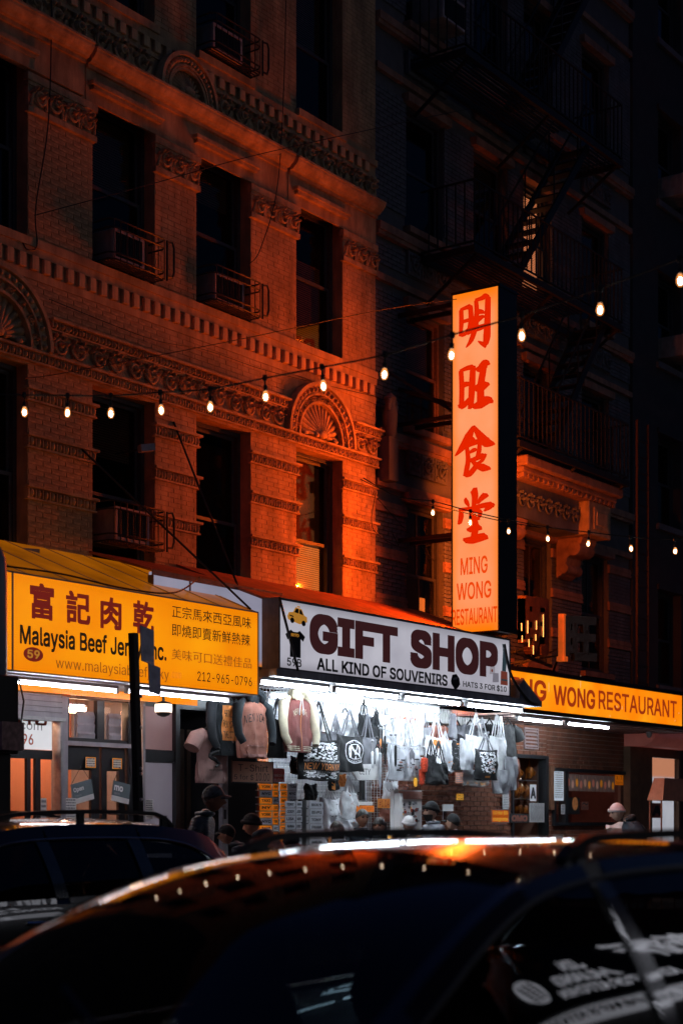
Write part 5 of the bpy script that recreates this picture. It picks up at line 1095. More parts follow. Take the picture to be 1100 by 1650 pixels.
# ---- goods helpers
M_strap = mat('black webbing', (.015,.015,.018), .7)
def clothmat(nm, c=(.5,.5,.5), **k): return mat(nm, c, .85, var=.2, scale=9, bump=.25, bscale=120, **k)
M_wbag = clothmat('white canvas', (.80,.81,.84)); M_kbag = clothmat('black canvas', (.009,.010,.012)); M_gbag = clothmat('grey canvas', (.15,.15,.17)); M_clear = clothmat('clear grey plastic', (.45,.46,.50)); M_rose = clothmat('dusty rose fleece', (.32,.12,.085)); M_navy = clothmat('navy fleece', (.006,.011,.016)); M_cream = clothmat('cream sleeve', (.70,.62,.46)); M_oran = mat('orange print', (.80,.27,.06), .7, var=.15)
def tote(cx, yt, yb, w_px, Y, body, lab, hy=None, handle=None, prints=None, depth=.07, taper=.0, sag=.03, rot=0, name='tote_bag', cat='tote bag', group='bags hanging at the gift stall'):
    x0, x1 = XX(cx-w_px/2, Y), XX(cx+w_px/2, Y); X = (x0+x1)/2; w = x1-x0; zt, zb = ZZ(cx, yt, Y), ZZ(cx, yb, Y); h = zt-zb
    t = thing(name, (X, Y, zb), lab, cat, group); rng = random.Random(int(cx*7+yt)); ph = rng.uniform(0, 6)
    def P(u, v, s):
        pin = 1-(abs(2*u-1)**6)*.1; wd = w*(1-taper*(v))*(1+.05*sin(3*v+ph)); b = depth*(sin(pi*u)**.6)*(.28+.72*sin(pi*min(1, (1-v)*.62+.12)))
        xo = (u-.5)*wd; zz = zt-(1-v)*h-(sag*sin(pi*u) if v > .9 else 0)-sag*.5*(1-v)*sin(pi*u)*.8+.008*sin(9*u+ph)*(1-v)
        yy = s*b+s*.004+.012*sin(11*u+ph*2+3*v)*(s < 0)+.007*sin(7*v+5*u+ph)+.03*noise.noise(Vector((5*u+ph, 3*v+3*u, ph)))+.012*noise.noise(Vector((12*u, 10*v, ph)))
        c, sn = cos(rot), sin(rot); return (X+xo*c-yy*sn, Y+xo*sn+yy*c, zz)
    m = MB(); nu, nv = 22, 18; m.grid(lambda u, v: P(u, v, -1), nu, nv); m.grid(lambda u, v: P(u, v, 1), nu, nv); o = len(m.v)//2; W_ = nv+1
    for i in range(nu): m.f.append((i*W_, (i+1)*W_, o+(i+1)*W_, o+i*W_)); m.mi.append(0)
    for j in range(nv):
        for ii in (0, nu): m.f.append((ii*W_+j, ii*W_+j+1, o+ii*W_+j+1, o+ii*W_+j)); m.mi.append(0)
    m.build('bag_body', body, t, smooth=True)
    if hy is not None:
        zh = ZZ(cx, hy, Y); hm = handle or body; m = MB(); sp = .26*w
        for s in (-1, 1):
            def H(k, off, s=s):
                q = k; x = (-sp*(1-2*q)) ; z = zt-.02+(zh-zt+.02)*(1-abs(2*q-1)**1.7); c_ = X+x*(.35+.65*abs(2*q-1)); return (c_+off, Y+s*.025*abs(2*q-1), z)
            pts = [H(k/14, 0) for k in range(15)]; m.tube([Vector(p) for p in pts], .0, 3) if False else None
            for k in range(14):
                p, q = Vector(pts[k]), Vector(pts[k+1]); m.bar(p, q, .026, .006, up=(0,1,0))
        m.build('handle', hm, t)
        m = MB(); m.tube([(X, Y, zh-.0), (X, Y, zh+.06)], .004, 5); m.build('hook', M_steel, t)
    for pr in (prints or []):
        kind, u0, u1, v0, v1, mm = pr[:6]
        def PP(a, b): q = Vector(P(min(max(a,0),1), min(max(b,0),1), -1)); return q+Vector((0,-.006,0))
        if kind == 'text':
            vs, fs = raw_text(pr[6]); ax0 = min(a for a, b in vs); ax1 = max(a for a, b in vs); ay0 = min(b for a, b in vs); ay1 = max(b for a, b in vs); arc = pr[7] if len(pr) > 7 else 0
            pv = []
            for a, b in vs:
                s_, r_ = (a-ax0)/(ax1-ax0), (b-ay0)/(ay1-ay0); pv.append(PP(u0+(u1-u0)*s_, v0+(v1-v0)*r_+arc*(1-(2*s_-1)**2)))
            m = MB(); m.add(pv, fs); m.build('print', mm, t)
        elif kind == 'poly':
            m = MB(); pts = [PP(u0+(u1-u0)*a, v0+(v1-v0)*b) for a, b in pr[6]]; m.add([p+Vector((0,-.001*(len(t.children)),0)) for p in pts], [tuple(range(len(pts)))]); m.build('print', mm, t)
        elif kind == 'ring':
            m = MB(); n = 26; r0, r1 = pr[6], pr[7]; vs = []
            for k in range(n+1):
                a = 2*pi*k/n
                for r in (r0, r1): vs.append(PP((u0+u1)/2+(u1-u0)/2*r*cos(a), (v0+v1)/2+(v1-v0)/2*r*sin(a)))
            m.add(vs, [(2*k, 2*k+1, 2*k+3, 2*k+2) for k in range(n)]); m.build('print', mm, t)
        elif kind == 'blocks':
            m = MB(); rg = random.Random(int(cx)+pr[7] if len(pr) > 7 else int(cx)); n = pr[6]
            for k in range(n):
                a = rg.uniform(u0, u1); b = rg.uniform(v0, v1); dw = rg.uniform(.02,.085); dh = rg.uniform(.012,.04)
                m.add([PP(a, b), PP(a+dw, b+rg.uniform(-.01,.01)), PP(a+dw, b+dh), PP(a, b+dh)], [(0,1,2,3)])
            m.build('print', mm, t)
    return t
HEART = [(.5+.5*(16*sin(a)**3)/17, .55+.5*(13*cos(a)-5*cos(2*a)-2*cos(3*a)-cos(4*a))/17) for a in [2*pi*k/22 for k in range(22)]]
tote(513, 1190, 1256, 70, 12.95, M_kbag, 'big black tote crowded with white city print and an orange NEW YORK band', 1131, None, [('blocks',.06,.86,.48,.93,M_wbag,150), ('blocks',.06,.86,.04,.16,M_wbag,70,3), ('text',.10,.93,.24,.40,M_oran,'NEW YORK NY'), ('text',.08,.93,.43,.475,M_wbag,'NEW YORK NEW YORK NEW YORK'), ('text',.08,.93,.18,.215,M_wbag,'NEW YORK NEW YORK NEW YORK')], .09, .12)
tote(563, 1184, 1242, 46, 13.05, M_kbag, 'black round tote with white NY monogram in a ring, beside the city print tote', 1143, M_gbag, [('ring',.18,.86,.22,.86,M_wbag,.93,1.0), ('ring',.18,.86,.22,.86,M_wbag,.60,.66), ('text',.34,.70,.38,.70,M_wbag,'N'), ('text',.38,.66,.34,.74,M_wbag,'Y'), ('text',.30,.74,.735,.795,M_wbag,'NEW YORK',.05), ('text',.30,.74,.30,.355,M_wbag,'YANKEES',-.05)], .08, .06)
tote(592, 1186, 1238, 26, 13.25, M_gbag, 'plain grey tote half hidden behind the ring monogram tote', 1150)
tote(541, 1178, 1215, 18, 13.3, M_gbag, 'small grey tote hanging behind the two black totes', 1150)
tote(651, 1198, 1256, 56, 13.0, M_clear, 'wide clear grey tote with NEW YORK and bridge print and white handles', 1138, M_wbag, [('text',.14,.86,.83,.91,M_greyp,'NEW YORK'), ('poly',.30,.42,.10,.60,M_greyp,[(0,0),(0,1),(.5,1.15),(1,1),(1,0)]), ('poly',.50,.60,.10,.72,M_gbag,[(0,0),(0,1),(.5,1.25),(1,1),(1,0)]), ('poly',.70,.84,.12,.52,M_greyp,[(0,0),(0,1),(1,1),(1,0)]), ('blocks',.12,.86,.14,.6,M_txt,26), ('blocks',.12,.86,.12,.5,M_rose,14,5)], .11, .05, .05)
tote(672, 1160, 1215, 16, 13.3, M_wbag, 'narrow white tote hanging behind the clear NEW YORK tote', 1139)
tote(640, 1158, 1200, 18, 13.35, M_wbag, 'white tote with tall peaked handles left of the heart tote', 1136)
tote(661, 1165, 1205, 18, 13.4, M_wbag, 'plain white tote high behind the clear tote', 1140)
tote(702, 1186, 1232, 32, 13.15, M_wbag, 'white tote with an orange heart and black letters', 1150, None, [('poly',.18,.62,.52,.92,M_oran,HEART), ('text',.60,.88,.38,.56,M_txt,'Y'), ('text',.20,.50,.22,.46,M_txt,'N')], .06)
tote(706, 1228, 1263, 32, 12.85, M_kbag, 'slack black shoulder bag below the heart tote', 1194, M_strap, None, .08, .35)
tote(694, 1215, 1262, 16, 12.9, M_kbag, 'narrow black drawstring pouch beside the red key rings', 1192, M_strap, None, .06, .3)
tote(722, 1190, 1242, 18, 13.1, M_clear, 'clear plastic wrapped shirt left of the black strip bag', None, None, [('blocks',.2,.8,.1,.3,M_oran,6)], .04)
tote(736, 1193, 1240, 16, 13.05, M_kbag, 'narrow black bag with an orange tag, between two clear wrapped shirts', None, None, [('poly',.2,.75,.86,.93,M_oran,[(0,0),(0,1),(1,1),(1,0)]), ('blocks',.1,.8,.3,.8,M_greyp,22)], .05)
tote(751, 1190, 1240, 22, 13.0, M_clear, 'clear plastic wrapped shirt right of the black strip bag', None, None, None, .05, .05)
tote(766, 1184, 1230, 34, 13.2, M_wbag, 'wide plain white tote with long handles', 1149)
tote(765, 1238, 1266, 40, 13.1, M_wbag, 'low white tote with yellow print on its hem', None, None, [('blocks',.1,.85,.08,.2,M_yel,14)], .06)
tote(782, 1207, 1256, 36, 12.8, M_kbag, 'black tote covered with a white skyline of letters', 1184, M_gbag, [('blocks',.10,.74,.22,.93,M_wbag,190), ('blocks',.4,.6,.2,.6,M_oran,9,4), ('poly',.30,.46,.08,.14,M_oran,[(0,0),(0,1),(1,1),(1,0)])], .08)
tote(800, 1186, 1240, 24, 13.1, M_wbag, 'long white tote at the right end of the row', 1146)
tote(806, 1184, 1236, 12, 13.2, M_wbag, 'narrow folded white tote next to the dark t-shirt', 1150)
tote(822, 1218, 1272, 18, 12.95, M_clear, 'crumpled clear bag hanging low by the roast duck window', None, None, None, .06)
tote(806, 1238, 1278, 26, 12.9, M_clear, 'grey plastic bag with folded shirts below the long white tote', None, None, None, .07)
tote(828, 1222, 1268, 12, 13.1, M_rose, 'dusty pink shirt in plastic at the far end of the goods', None, None, None, .05)
tote(447, 1158, 1220, 30, 13.0, M_kbag, 'shiny black drawstring backpack between hoodie and varsity jacket', 1124, M_strap, None, .10, .35, name='backpack', cat='backpack')
tote(480, 1218, 1246, 24, 13.2, M_kbag, 'small patterned backpack under the varsity jacket', None, None, [('blocks',.08,.88,.1,.9,M_rose,70)], .05, name='backpack', cat='backpack')
tote(537, 1244, 1272, 14, 13.1, M_strap, 'bundle of folded black and tan umbrellas under the city print tote', 1225, None, [('poly',.1,.3,0,1,M_oran,[(0,0),(0,1),(1,1),(1,0)])], .05, .3, name='umbrella_bundle', cat='umbrella')
tote(530, 1285, 1334, 30, 13.2, M_wbag, 'big white plastic bag tied beside the name plate racks', 1268, None, [('blocks',.15,.8,.3,.9,M_greyp,12)], .11)
tote(562, 1275, 1318, 22, 13.15, M_wbag, 'white plastic bag below the CITY sign', 1250, None, [('blocks',.15,.8,.3,.9,M_rose,14)], .1)
tote(556, 1318, 1345, 30, 13.0, M_clear, 'grey plastic bag of toys on the stall table', None, None, [('blocks',.1,.8,.2,.8,M_oran,8)], .1)
# a second, deeper row of goods that fills the stall
FILL = [(604,1168,1222,22,M_kbag,'black tote with a small orange skyline, deep between CITY sign and rosette'),(620,1150,1196,20,M_wbag,'white tote deep behind the bat trinkets'),(586,1150,1190,16,M_kbag,'small black bag tucked behind the ring monogram tote'),(528,1140,1180,16,M_wbag,'white tote peeking over the city print tote'),
 (684,1170,1214,18,M_clear,'clear wrapped shirt left of the heart tote'),(717,1200,1246,16,M_wbag,'white tote half behind the heart tote'),(776,1178,1216,16,M_clear,'grey tote between wide white tote and skyline tote'),(812,1196,1246,16,M_wbag,'white plastic sleeve right of the long white tote'),(628,1258,1290,22,M_wbag,'white tote hanging under the clear NEW YORK tote'),
 (646,1262,1278,20,M_rose,'folded rose cloth under the clear NEW YORK tote'),(500,1262,1288,18,M_kbag,'black pouch under the city print tote'),(548,1246,1266,16,M_oran,'orange and tan striped pouch beside the CITY sign'),(572,1262,1296,16,M_clear,'clear bag of flags below the CITY sign'),(488,1140,1180,16,M_gbag,'grey tote behind the right sleeve of the varsity jacket')]
for i, (cx, yt, yb, w_, mm, lb) in enumerate(FILL):
    pr = [[('blocks',.12,.8,.3,.8,M_greyp,24)], [('text',.15,.85,.45,.60,M_txt,'NYC'), ('blocks',.15,.8,.15,.4,M_redp,8)], [('blocks',.15,.8,.2,.5,M_oran,14)], None][(i*3+1) % 4]
    tote(cx, yt, yb, w_, 13.32+.05*(i % 5), mm, lb, yt-22 if i < 9 else None, None, pr, .06, .05 if i % 2 else 0)
# folded umbrellas in a fan
t = thing('umbrella_bundle', (XX(727,13.15), 13.15, 2.9), 'fan of grey folded umbrellas over the wrapped shirts', 'umbrella')
x, z = onY(727, 1150, 13.15)
for k in range(5):
    m = MB(); a = -.22+k*.11; m.lathe([(.012,0),(.05,-.06),(.062,-.28),(.045,-.38),(.01,-.4)], (0,0,0), 'z', 9); R = Matrix.Rotation(a, 4, 'Y'); m.v = [tuple((R @ Vector(v))+Vector((x, 13.15-.012*k, z))) for v in m.v]; m.build('umbrella_cloth', M_gbag, t, smooth=True)
# key rings and trinkets hanging in front
def dangling(cx, yt, yb, Y, w, mm, lab, grp='trinkets dangling before the totes', ball=None):
    x, zt = onY(cx, yt, Y); zb = ZZ(cx, yb, Y); t = thing('trinket', (x, Y, zb), lab, 'trinket', grp); L_ = zt-zb
    m = MB(); m.lathe([(.003,0),(w*.9,-.02*1),(w,-L_*.5),(w*.75,-L_*.9),(.004,-L_)], (x, Y, zt), 'z', 10); m.build('body', mm, t, smooth=True)
    m = MB(); m.tube([(x,Y,zt-.0),(x,Y,zt+.14)], .004, 5); m.ball((x,Y,zt+.14), .022, 9, 6); m.build('chain', ball or M_steel, t, smooth=True)
dangling(600, 1210, 1238, 12.95, .022, M_wbag, 'white bottle opener trinket hanging left of the clear tote'); dangling(607, 1205, 1236, 12.9, .026, M_wbag, 'fat white trinket hanging near the CITY sign', ball=M_txt)
dangling(613, 1190, 1203, 12.9, .013, M_oran, 'orange bat trinket on a steel ball'); dangling(620, 1185, 1232, 12.9, .018, M_kbag, 'slim black bat trinket left of the clear tote')
dangling(630, 1200, 1245, 12.85, .02, M_clear, 'grey bat trinket over the clear tote'); dangling(637, 1200, 1236, 12.8, .022, M_kbag, 'black paddle trinket over the clear tote'); dangling(612, 1212, 1272, 12.95, .028, M_clear, 'long clear sleeve trinket with the figure 3 beside it')
M_fur = mat('red plush', (.65,.06,.02), .9, var=.5, scale=40, bump=.6, bscale=200)
dangling(683, 1220, 1246, 12.75, .055, M_fur, 'fluffy red plush key ring left of the black bags'); dangling(679, 1238, 1266, 12.8, .045, M_fur, 'lower red plush key ring with a white tip'); dangling(669, 1253, 1268, 12.9, .03, M_yel, 'small yellow plush key ring under the clear tote')
dangling(598, 1140, 1156, 13.0, .04, M_wbag, 'white ribbon rosette hanging under the awning ceiling')
# garments
def garment(cx, yt, yb, w_px, Y, bodym, sleevem, lab, name, cat, long_sleeves=True, hood=None, extra=None, sl=1.0):
    x0, x1 = XX(cx-w_px/2, Y), XX(cx+w_px/2, Y); X = (x0+x1)/2; w = (x1-x0)*.72 if long_sleeves else (x1-x0)*.78; zt, zb = ZZ(cx, yt, Y), ZZ(cx, yb, Y); h = zt-zb
    t = thing(name, (X, Y, zb), lab, cat, 'clothes hanging at the gift stall'); rng = random.Random(int(cx))
    def P(a, v):      # v 0 hem .. 1 shoulder
        sh = 1-max(0, (v-.86)/.14)**1.6*.62; wx = w/2*sh*(1+.03*sin(8*v)); dy = .055*sh*(1+.15*sin(5*v+2)); th = 2*pi*a
        r = 1+.07*sin(5*th+4*v+cx)+.05*sin(11*th+2*v)+.03*noise.noise(Vector((3*cos(th), 3*sin(th), 5*v+cx))); return Vector((X+wx*cos(th)*r, Y+dy*sin(th)*r, zb+h*v-.03*max(0, (v-.86)/.14)*abs(cos(th))))+Vector((0, .03*noise.noise(Vector((X*3+2.2*cos(th)+1.5*v, 4*v-1.8*cos(th), cx)))+.014*noise.noise(Vector((7*cos(th)+5*v, 9*v, cx))), 0))
    m = MB(); m.grid(lambda v, a: P(a, v), 30, 44); m.build('garment_body', bodym, t, smooth=True)
    def front(u, v): s = min(.999, max(-.999, u*2-1)); return Vector(P(.5+math.asin(1)/pi*0+ (math.acos(s)/(2*pi)) if False else (1-math.acos(s)/(2*pi)) % 1, v))+Vector((0,-.007,0))
    for s in (-1, 1):
        m = MB(); L_ = h*.80*sl if long_sleeves else h*.30
        a = Vector((X+s*w*.43, Y, zt-.05)); 
        if long_sleeves: pts = [a+Vector((-s*.05,0,.03)), a+Vector((s*.06,0,-.05)), a+Vector((s*w*.20,-.02,-L_*.45)), a+Vector((s*w*.20,-.05,-L_*.8)), a+Vector((s*w*.10,-.08,-L_))]; rr = [.03,.07,.06,.052,.045]
        else: pts = [a+Vector((-s*.08,0,.02)), a+Vector((s*.04,0,-.06)), a+Vector((s*w*.24,0,-L_))]; rr = [.04,.095,.10]
        m.tube(pts, rr, 10); m.build('sleeve', sleevem, t, smooth=True)
    if hood:
        m = MB(); m.tube([Vector((X+.13*cos(q)*1.0, Y-.05-.05*sin(q)*0, zt-.01+.10*sin(q))) for q in [pi*1.1-k*(1.2*pi)/10 for k in range(11)]], [.03,.05,.055,.055,.05,.05,.05,.055,.055,.05,.03], 8); m.ball((X, Y+.03, zt+.0), (.14,.09,.12), 12, 8); m.build('hood', hood, t, smooth=True)
    m = MB(); zz = zt+.03; m.tube([(X-w*.30,Y,zt-.05),(X-.04,Y,zz+.02),(X,Y,zz+.05),(X+.04,Y,zz+.02),(X+w*.30,Y,zt-.05)], .012, 6); m.tube([(X,Y,zz+.05),(X,Y,zz+.12),(X+.03,Y,zz+.15)], .005, 5); m.build('hanger', M_oran if extra == 'wood' else M_blk, t, smooth=True)
    return t, front
def gtext(t, front, s_, u0, u1, v0, v1, mm, arc=0, bold=.02):
    vs, fs = raw_text(s_); ax0 = min(a for a, b in vs); ax1 = max(a for a, b in vs); ay0 = min(b for a, b in vs); ay1 = max(b for a, b in vs)
    m = MB(); m.add([front(u0+(u1-u0)*((a-ax0)/(ax1-ax0)), v0+(v1-v0)*((b-ay0)/(ay1-ay0))+arc*(1-(2*(a-ax0)/(ax1-ax0)-1)**2)) for a, b in vs], fs); m.build('print', mm, t)
def gpatch(t, front, u0, u1, v0, v1, mm, n=8, name='print', off=0):
    m = MB(); m.grid(lambda a, b: front(u0+(u1-u0)*a, v0+(v1-v0)*b)+Vector((0,off,0)), n, n); m.build(name, mm, t)
t, f = garment(340, 1174, 1262, 60, 13.0, clothmat('dusty pink tee', (.34,.20,.18)), clothmat('dusty pink tee'), 'dusty pink t-shirt with a black coiled snake print, lowest on the left', 't_shirt', 't-shirt', False)
m = MB(); pts = [f(.50+.16*sin(k*.75)*(1-k/34), .30+.52*k/17) for k in range(18)]; m.tube([p+Vector((0,-.004,0)) for p in pts], [.012+.016*sin(pi*k/17) for k in range(18)], 6); m.build('print', M_txt, t); gtext(t, f, 'NEW YORK', .30, .74, .22, .26, M_txt); gpatch(t, f, .38, .62, .74, .80, M_txt)
t, f = garment(363, 1124, 1218, 56, 12.95, M_navy, M_navy, 'dark navy sweatshirt with a tall orange print block, leftmost of the hoodies', 'sweatshirt', 'sweatshirt'); gpatch(t, f, .24, .80, .26, .86, M_oran, name='print')
for i, w_ in enumerate(('BROOKLYN', 'NEW YORK', 'THE CITY')): gtext(t, lambda u, v: f(u, v)+Vector((0,-.003,0)), w_, .28, .76, .66-i*.18, .78-i*.18, M_txt)
t, f = garment(407, 1126, 1222, 60, 12.85, M_rose, M_navy, 'dusty rose hoodie with navy sleeves and arched NEW YORK lettering', 'hoodie', 'hoodie', True, M_navy, sl=.85); gtext(t, f, 'NEW YORK', .12, .90, .56, .70, M_txt, .06); gpatch(t, f, .05, .95, .02, .07, clothmat('rose ribbing', (.42,.20,.17))); gpatch(t, f, .22, .78, .20, .215, clothmat('rose ribbing'))
M_plum = clothmat('plum wool', (.19,.055,.05))
t, f = garment(479, 1122, 1212, 56, 12.8, M_plum, M_cream, 'plum varsity jacket with cream sleeves and hood on a wooden hanger', 'varsity_jacket', 'jacket', True, M_cream, 'wood'); gtext(t, f, 'NEW YORK', .20, .80, .62, .73, M_cream, .06, .03)
gpatch(t, f, .492, .508, .02, .85, M_oran, name='zip', off=-.003)
for k in range(3): gpatch(t, f, .04, .44, .02+k*.035, .035+k*.035, M_cream, name='stripe', off=-.003); gpatch(t, f, .56, .96, .02+k*.035, .035+k*.035, M_cream, name='stripe', off=-.003)
for u in (.45, .56): m = MB(); m.tube([f(u, .93)+Vector((0,-.02,0)), f(u-.01, .80)+Vector((0,-.015,0)), f(u, .66)+Vector((0,-.012,0))], .006, 6); m.build('drawstring', M_wbag, t)
garment(817, 1166, 1228, 36, 13.3, M_kbag, M_kbag, 'black t-shirt hanging against the brick wall at the end of the stall', 't_shirt', 't-shirt', False)
garment(757, 1168, 1225, 36, 13.45, M_gbag, M_gbag, 'grey t-shirt hanging behind the wide white tote', 't_shirt', 't-shirt', False)
garment(735, 1168, 1225, 34, 13.6, M_gbag, M_gbag, 'grey t-shirt hanging behind the folded umbrellas', 't_shirt', 't-shirt', False)
garment(706, 1168, 1225, 30, 13.6, M_rose, M_rose, 'rose t-shirt peeking out left of the folded umbrellas', 't_shirt', 't-shirt', False)
garment(788, 1166, 1225, 32, 13.45, M_kbag, M_kbag, 'black t-shirt behind the skyline letter tote', 't_shirt', 't-shirt', False)
t, f = garment(412, 1272, 1330, 40, 13.6, clothmat('wine red tee', (.30,.07,.07)), clothmat('wine red tee'), 'wine red hooded shirt with white letters I N hanging low on the orange panel', 't_shirt', 't-shirt', False); gtext(t, f, 'I', .60, .68, .52, .70, M_wbag); gtext(t, f, 'N', .60, .80, .28, .46, M_wbag)
for i, (cx, mm, lb) in enumerate(((520,M_gbag,'grey t-shirt pinned on the wire grid behind the city print tote'),(556,M_wbag,'white t-shirt pinned on the wire grid above the ring monogram tote'),(604,M_navy,'navy t-shirt pinned beside the shutter box'),(652,M_rose,'rose t-shirt hanging under the shutter box'))): garment(cx, 1150, 1205, 34, 13.7, mm, mm, lb, 't_shirt', 't-shirt', False)
# price board and other little signs
t = notice(373, 440, 1226, 1262, 13.05, mat('salmon board', (.62,.30,.20), .6, var=.15), 'salmon cardboard price sign with hand lettering T-shirt 5 for $10.00', border=M_navy, name='price_sign')
X0_, X1_ = XX(373,13.05), XX(440,13.05); zb_, zt_ = ZZ(406,1262,13.05), ZZ(406,1226,13.05); hh = zt_-zb_; ww = X1_-X0_
text('lettering', 'T-Shirt', (X0_+ww*.14, 13.04, zb_+hh*.52), XU, ZU, ww*.72, hh*.32, M_txt, t); text('lettering', '5 for $', (X0_+ww*.05, 13.04, zb_+hh*.12), XU, ZU, ww*.46, hh*.28, M_txt, t); text('lettering', '10.00', (X0_+ww*.56, 13.04, zb_+hh*.12), XU, ZU, ww*.34, hh*.34, M_txt, t)
notice(440, 458, 1238, 1260, 13.2, mat('pinkish red card', (.45,.08,.09), .5), 'small pinkish red card pinned right of the price sign', words=['', 'welcome', 'rules'], wm=M_wbag)
CS = thing('street_sign', (XX(586,13.2), 13.2, .13), 'white arrow shaped souvenir sign lettered CITY on a black post', 'sign')
a, zc = onY(566, 1244, 13.2); b = XX(607, 13.2); m = MB(); m.prism([(0,0),(.10,.11),(.0+(b-a),.13),((b-a),-.10),(.12,-.11)], (a, 13.18, zc), (1,0,0), (0,0,1), (0,.02,0)); m.build('arrow_board', M_paper, CS); text('lettering', 'CITY', (a+.16, 13.178, zc-.03), XU, ZU, (b-a)*.44, .085, M_txt, CS)
m = MB(); m.box(XX(582,13.2), XX(588,13.2), 13.2, 13.24, 1.2, zc-.11); m.lathe([(.02,0),(.08,.02),(.09,.07),(.03,.1)], (XX(585,13.2), 13.22, ZZ(585,1300,13.2)), 'z', 12); m.build('post', M_txt, CS)
notice(574, 602, 1298, 1308, 13.05, mat('amber card', (.75,.22,.03), .5, emit=(.2,.04,0), estr=1), 'amber card with red lettering clipped over the toy display', words=['3 for $10'], wm=M_redp); notice(575, 600, 1292, 1297.5, 13.08, M_paper, 'blank pale card above the amber card')
notice(608, 632, 1287, 1302, 13.3, mat('orange dad card', (.85,.35,.08), .5, emit=(.15,.05,.01), estr=1), 'orange card reading #1 DAD', words=['#1 DAD'], wm=M_redp); tote(622, 1302, 1322, 20, 13.3, M_rose, 'pink wrapped gift below the #1 DAD card', None, None, None, .08)
notice(733, 745, 1245, 1262, 13.0, mat('salmon card', (.70,.30,.20), .6), 'small salmon card between black bag and white totes', rows=5); notice(735, 746, 1279, 1289, 13.1, M_yel, 'tiny yellow notice under the salmon card', words=['SALE','NOW'], wm=M_txt)
t = notice(791, 819, 1304, 1326, 12.9, mat('yellow red card', (.80,.18,.03), .5, emit=(.2,.035,0), estr=1), 'red and yellow price card lettered 10 for 5 before the brick wall', border=M_grey, words=['10 for $5', 'magnets'], wm=M_yel, bold=.04, name='price_sign')
# name plate racks
NAMES = ['TONY','CODY','LISA','ANNA','JOSE','MIKE','ERIC','ADAM']; NAM2 = ['BROOKLYN','BIG APPLE','TONY','FRANK','MARY','HARLEM','QUEENS','BRONX']
def plate_rack(cols, yt, n, hgt, Y, lab, names, mats_, post_px):
    t = thing('display_rack', (XX(post_px, Y), Y, .13), lab, 'rack', 'name plate racks of the gift stall'); i = 0
    for (x0, x1) in cols:
        for k in range(n):
            a, b = XX(x0, Y), XX(x1, Y); zt = ZZ((x0+x1)/2, yt+k*hgt, Y); zb = ZZ((x0+x1)/2, yt+k*hgt+hgt*.84, Y); mm = mats_[(k*3+i) % len(mats_)]
            m = MB(); yo = Y-.02-.006*((k+i) % 2); m.box(a, b, yo, yo+.012, zb, zt); p = m.build('name_plate', mm, t)
            text('lettering', names[(k+i*3) % len(names)], (a+(b-a)*.12, yo-.002, zb+(zt-zb)*.28), XU, ZU, (b-a)*.76, (zt-zb)*.46, M_txt, p, bold=.03)
            m = MB(); m.box(a-.01, b+.01, Y+.0, Y+.05, zb-.015, zb-.002); m.build('pocket', M_steel, t)
        i += 1
    m = MB(); a = XX(post_px, Y); m.box(a-.03, a+.03, Y+.02, Y+.07, .17, ZZ(post_px, yt-3, Y)); m.lathe([(.3,.13),(.28,.17),(.03,.18)], (a, Y+.05, 0), 'z', 16); m.build('post', M_blk, t)
M_plw = mat('pale enamel plate', (.50,.51,.56), .4, var=.1); M_plg = mat('blue grey plate', (.20,.23,.28), .4, var=.15); M_ply = mat('amber licence plate', (.85,.28,.02), .45, emit=(.22,.05,.0), estr=1)
plate_rack([(417,436),(438,446)], 1263, 9, 11.2, 13.15, 'rack of amber licence plate magnets behind the black beanie', ['YORK','NYC','TAXI','NY'], [M_ply, M_ply, M_ply, M_plw], 449)
plate_rack([(450,460),(462,476)], 1263, 9, 11.2, 13.15, 'second rack with amber and grey plates beside the black rack post', ['TOM','NYC','AMY'], [M_ply, M_plw, M_ply], 448)
plate_rack([(458,473),(475,484)], 1291, 8, 11.8, 12.9, 'rack of pale name plates TONY, CODY, LISA next to the pompom hat', NAMES, [M_plw, M_plw, M_plg], 489)
plate_rack([(497,518)], 1292, 7, 12.0, 12.95, 'rack of name plates BROOKLYN, BIG APPLE, TONY, FRANK', NAM2, [M_plw, M_plg, M_plw], 493)
SR = thing('display_rack', (XX(655,13.1), 13.1, .13), 'white sticker rack with a rosy top strip behind the bearded man', 'rack', None)
a, b = XX(634,13.1), XX(679,13.1); zt, zb = ZZ(655,1273,13.1), .3; m = MB(); m.box(a, b, 13.1, 13.16, zb, zt); m.box(a+.02, a+.08, 13.0, 13.1, zb, zt-.05); m.build('panel', M_paper, SR); m = MB(); m.box(a+.12, b-.01, 13.085, 13.099, zt-.13, zt-.02); m.build('top_strip', clothmat('rosy strip', (.6,.33,.28)), SR)
m = MB(); rng = random.Random(8); ms = [M_greyp, M_redp, M_yel, M_plw, M_txt]
for k in range(90): x = rng.uniform(a+.14, b-.1); z = rng.uniform(1.2, zt-.2); m.box(x, x+rng.uniform(.02,.07), 13.088, 13.0985, z, z+rng.uniform(.01,.05), rng.choice([0,0,0,4,4,1,2,3]))
m.build('sticker', ms, SR, kind='stuff')
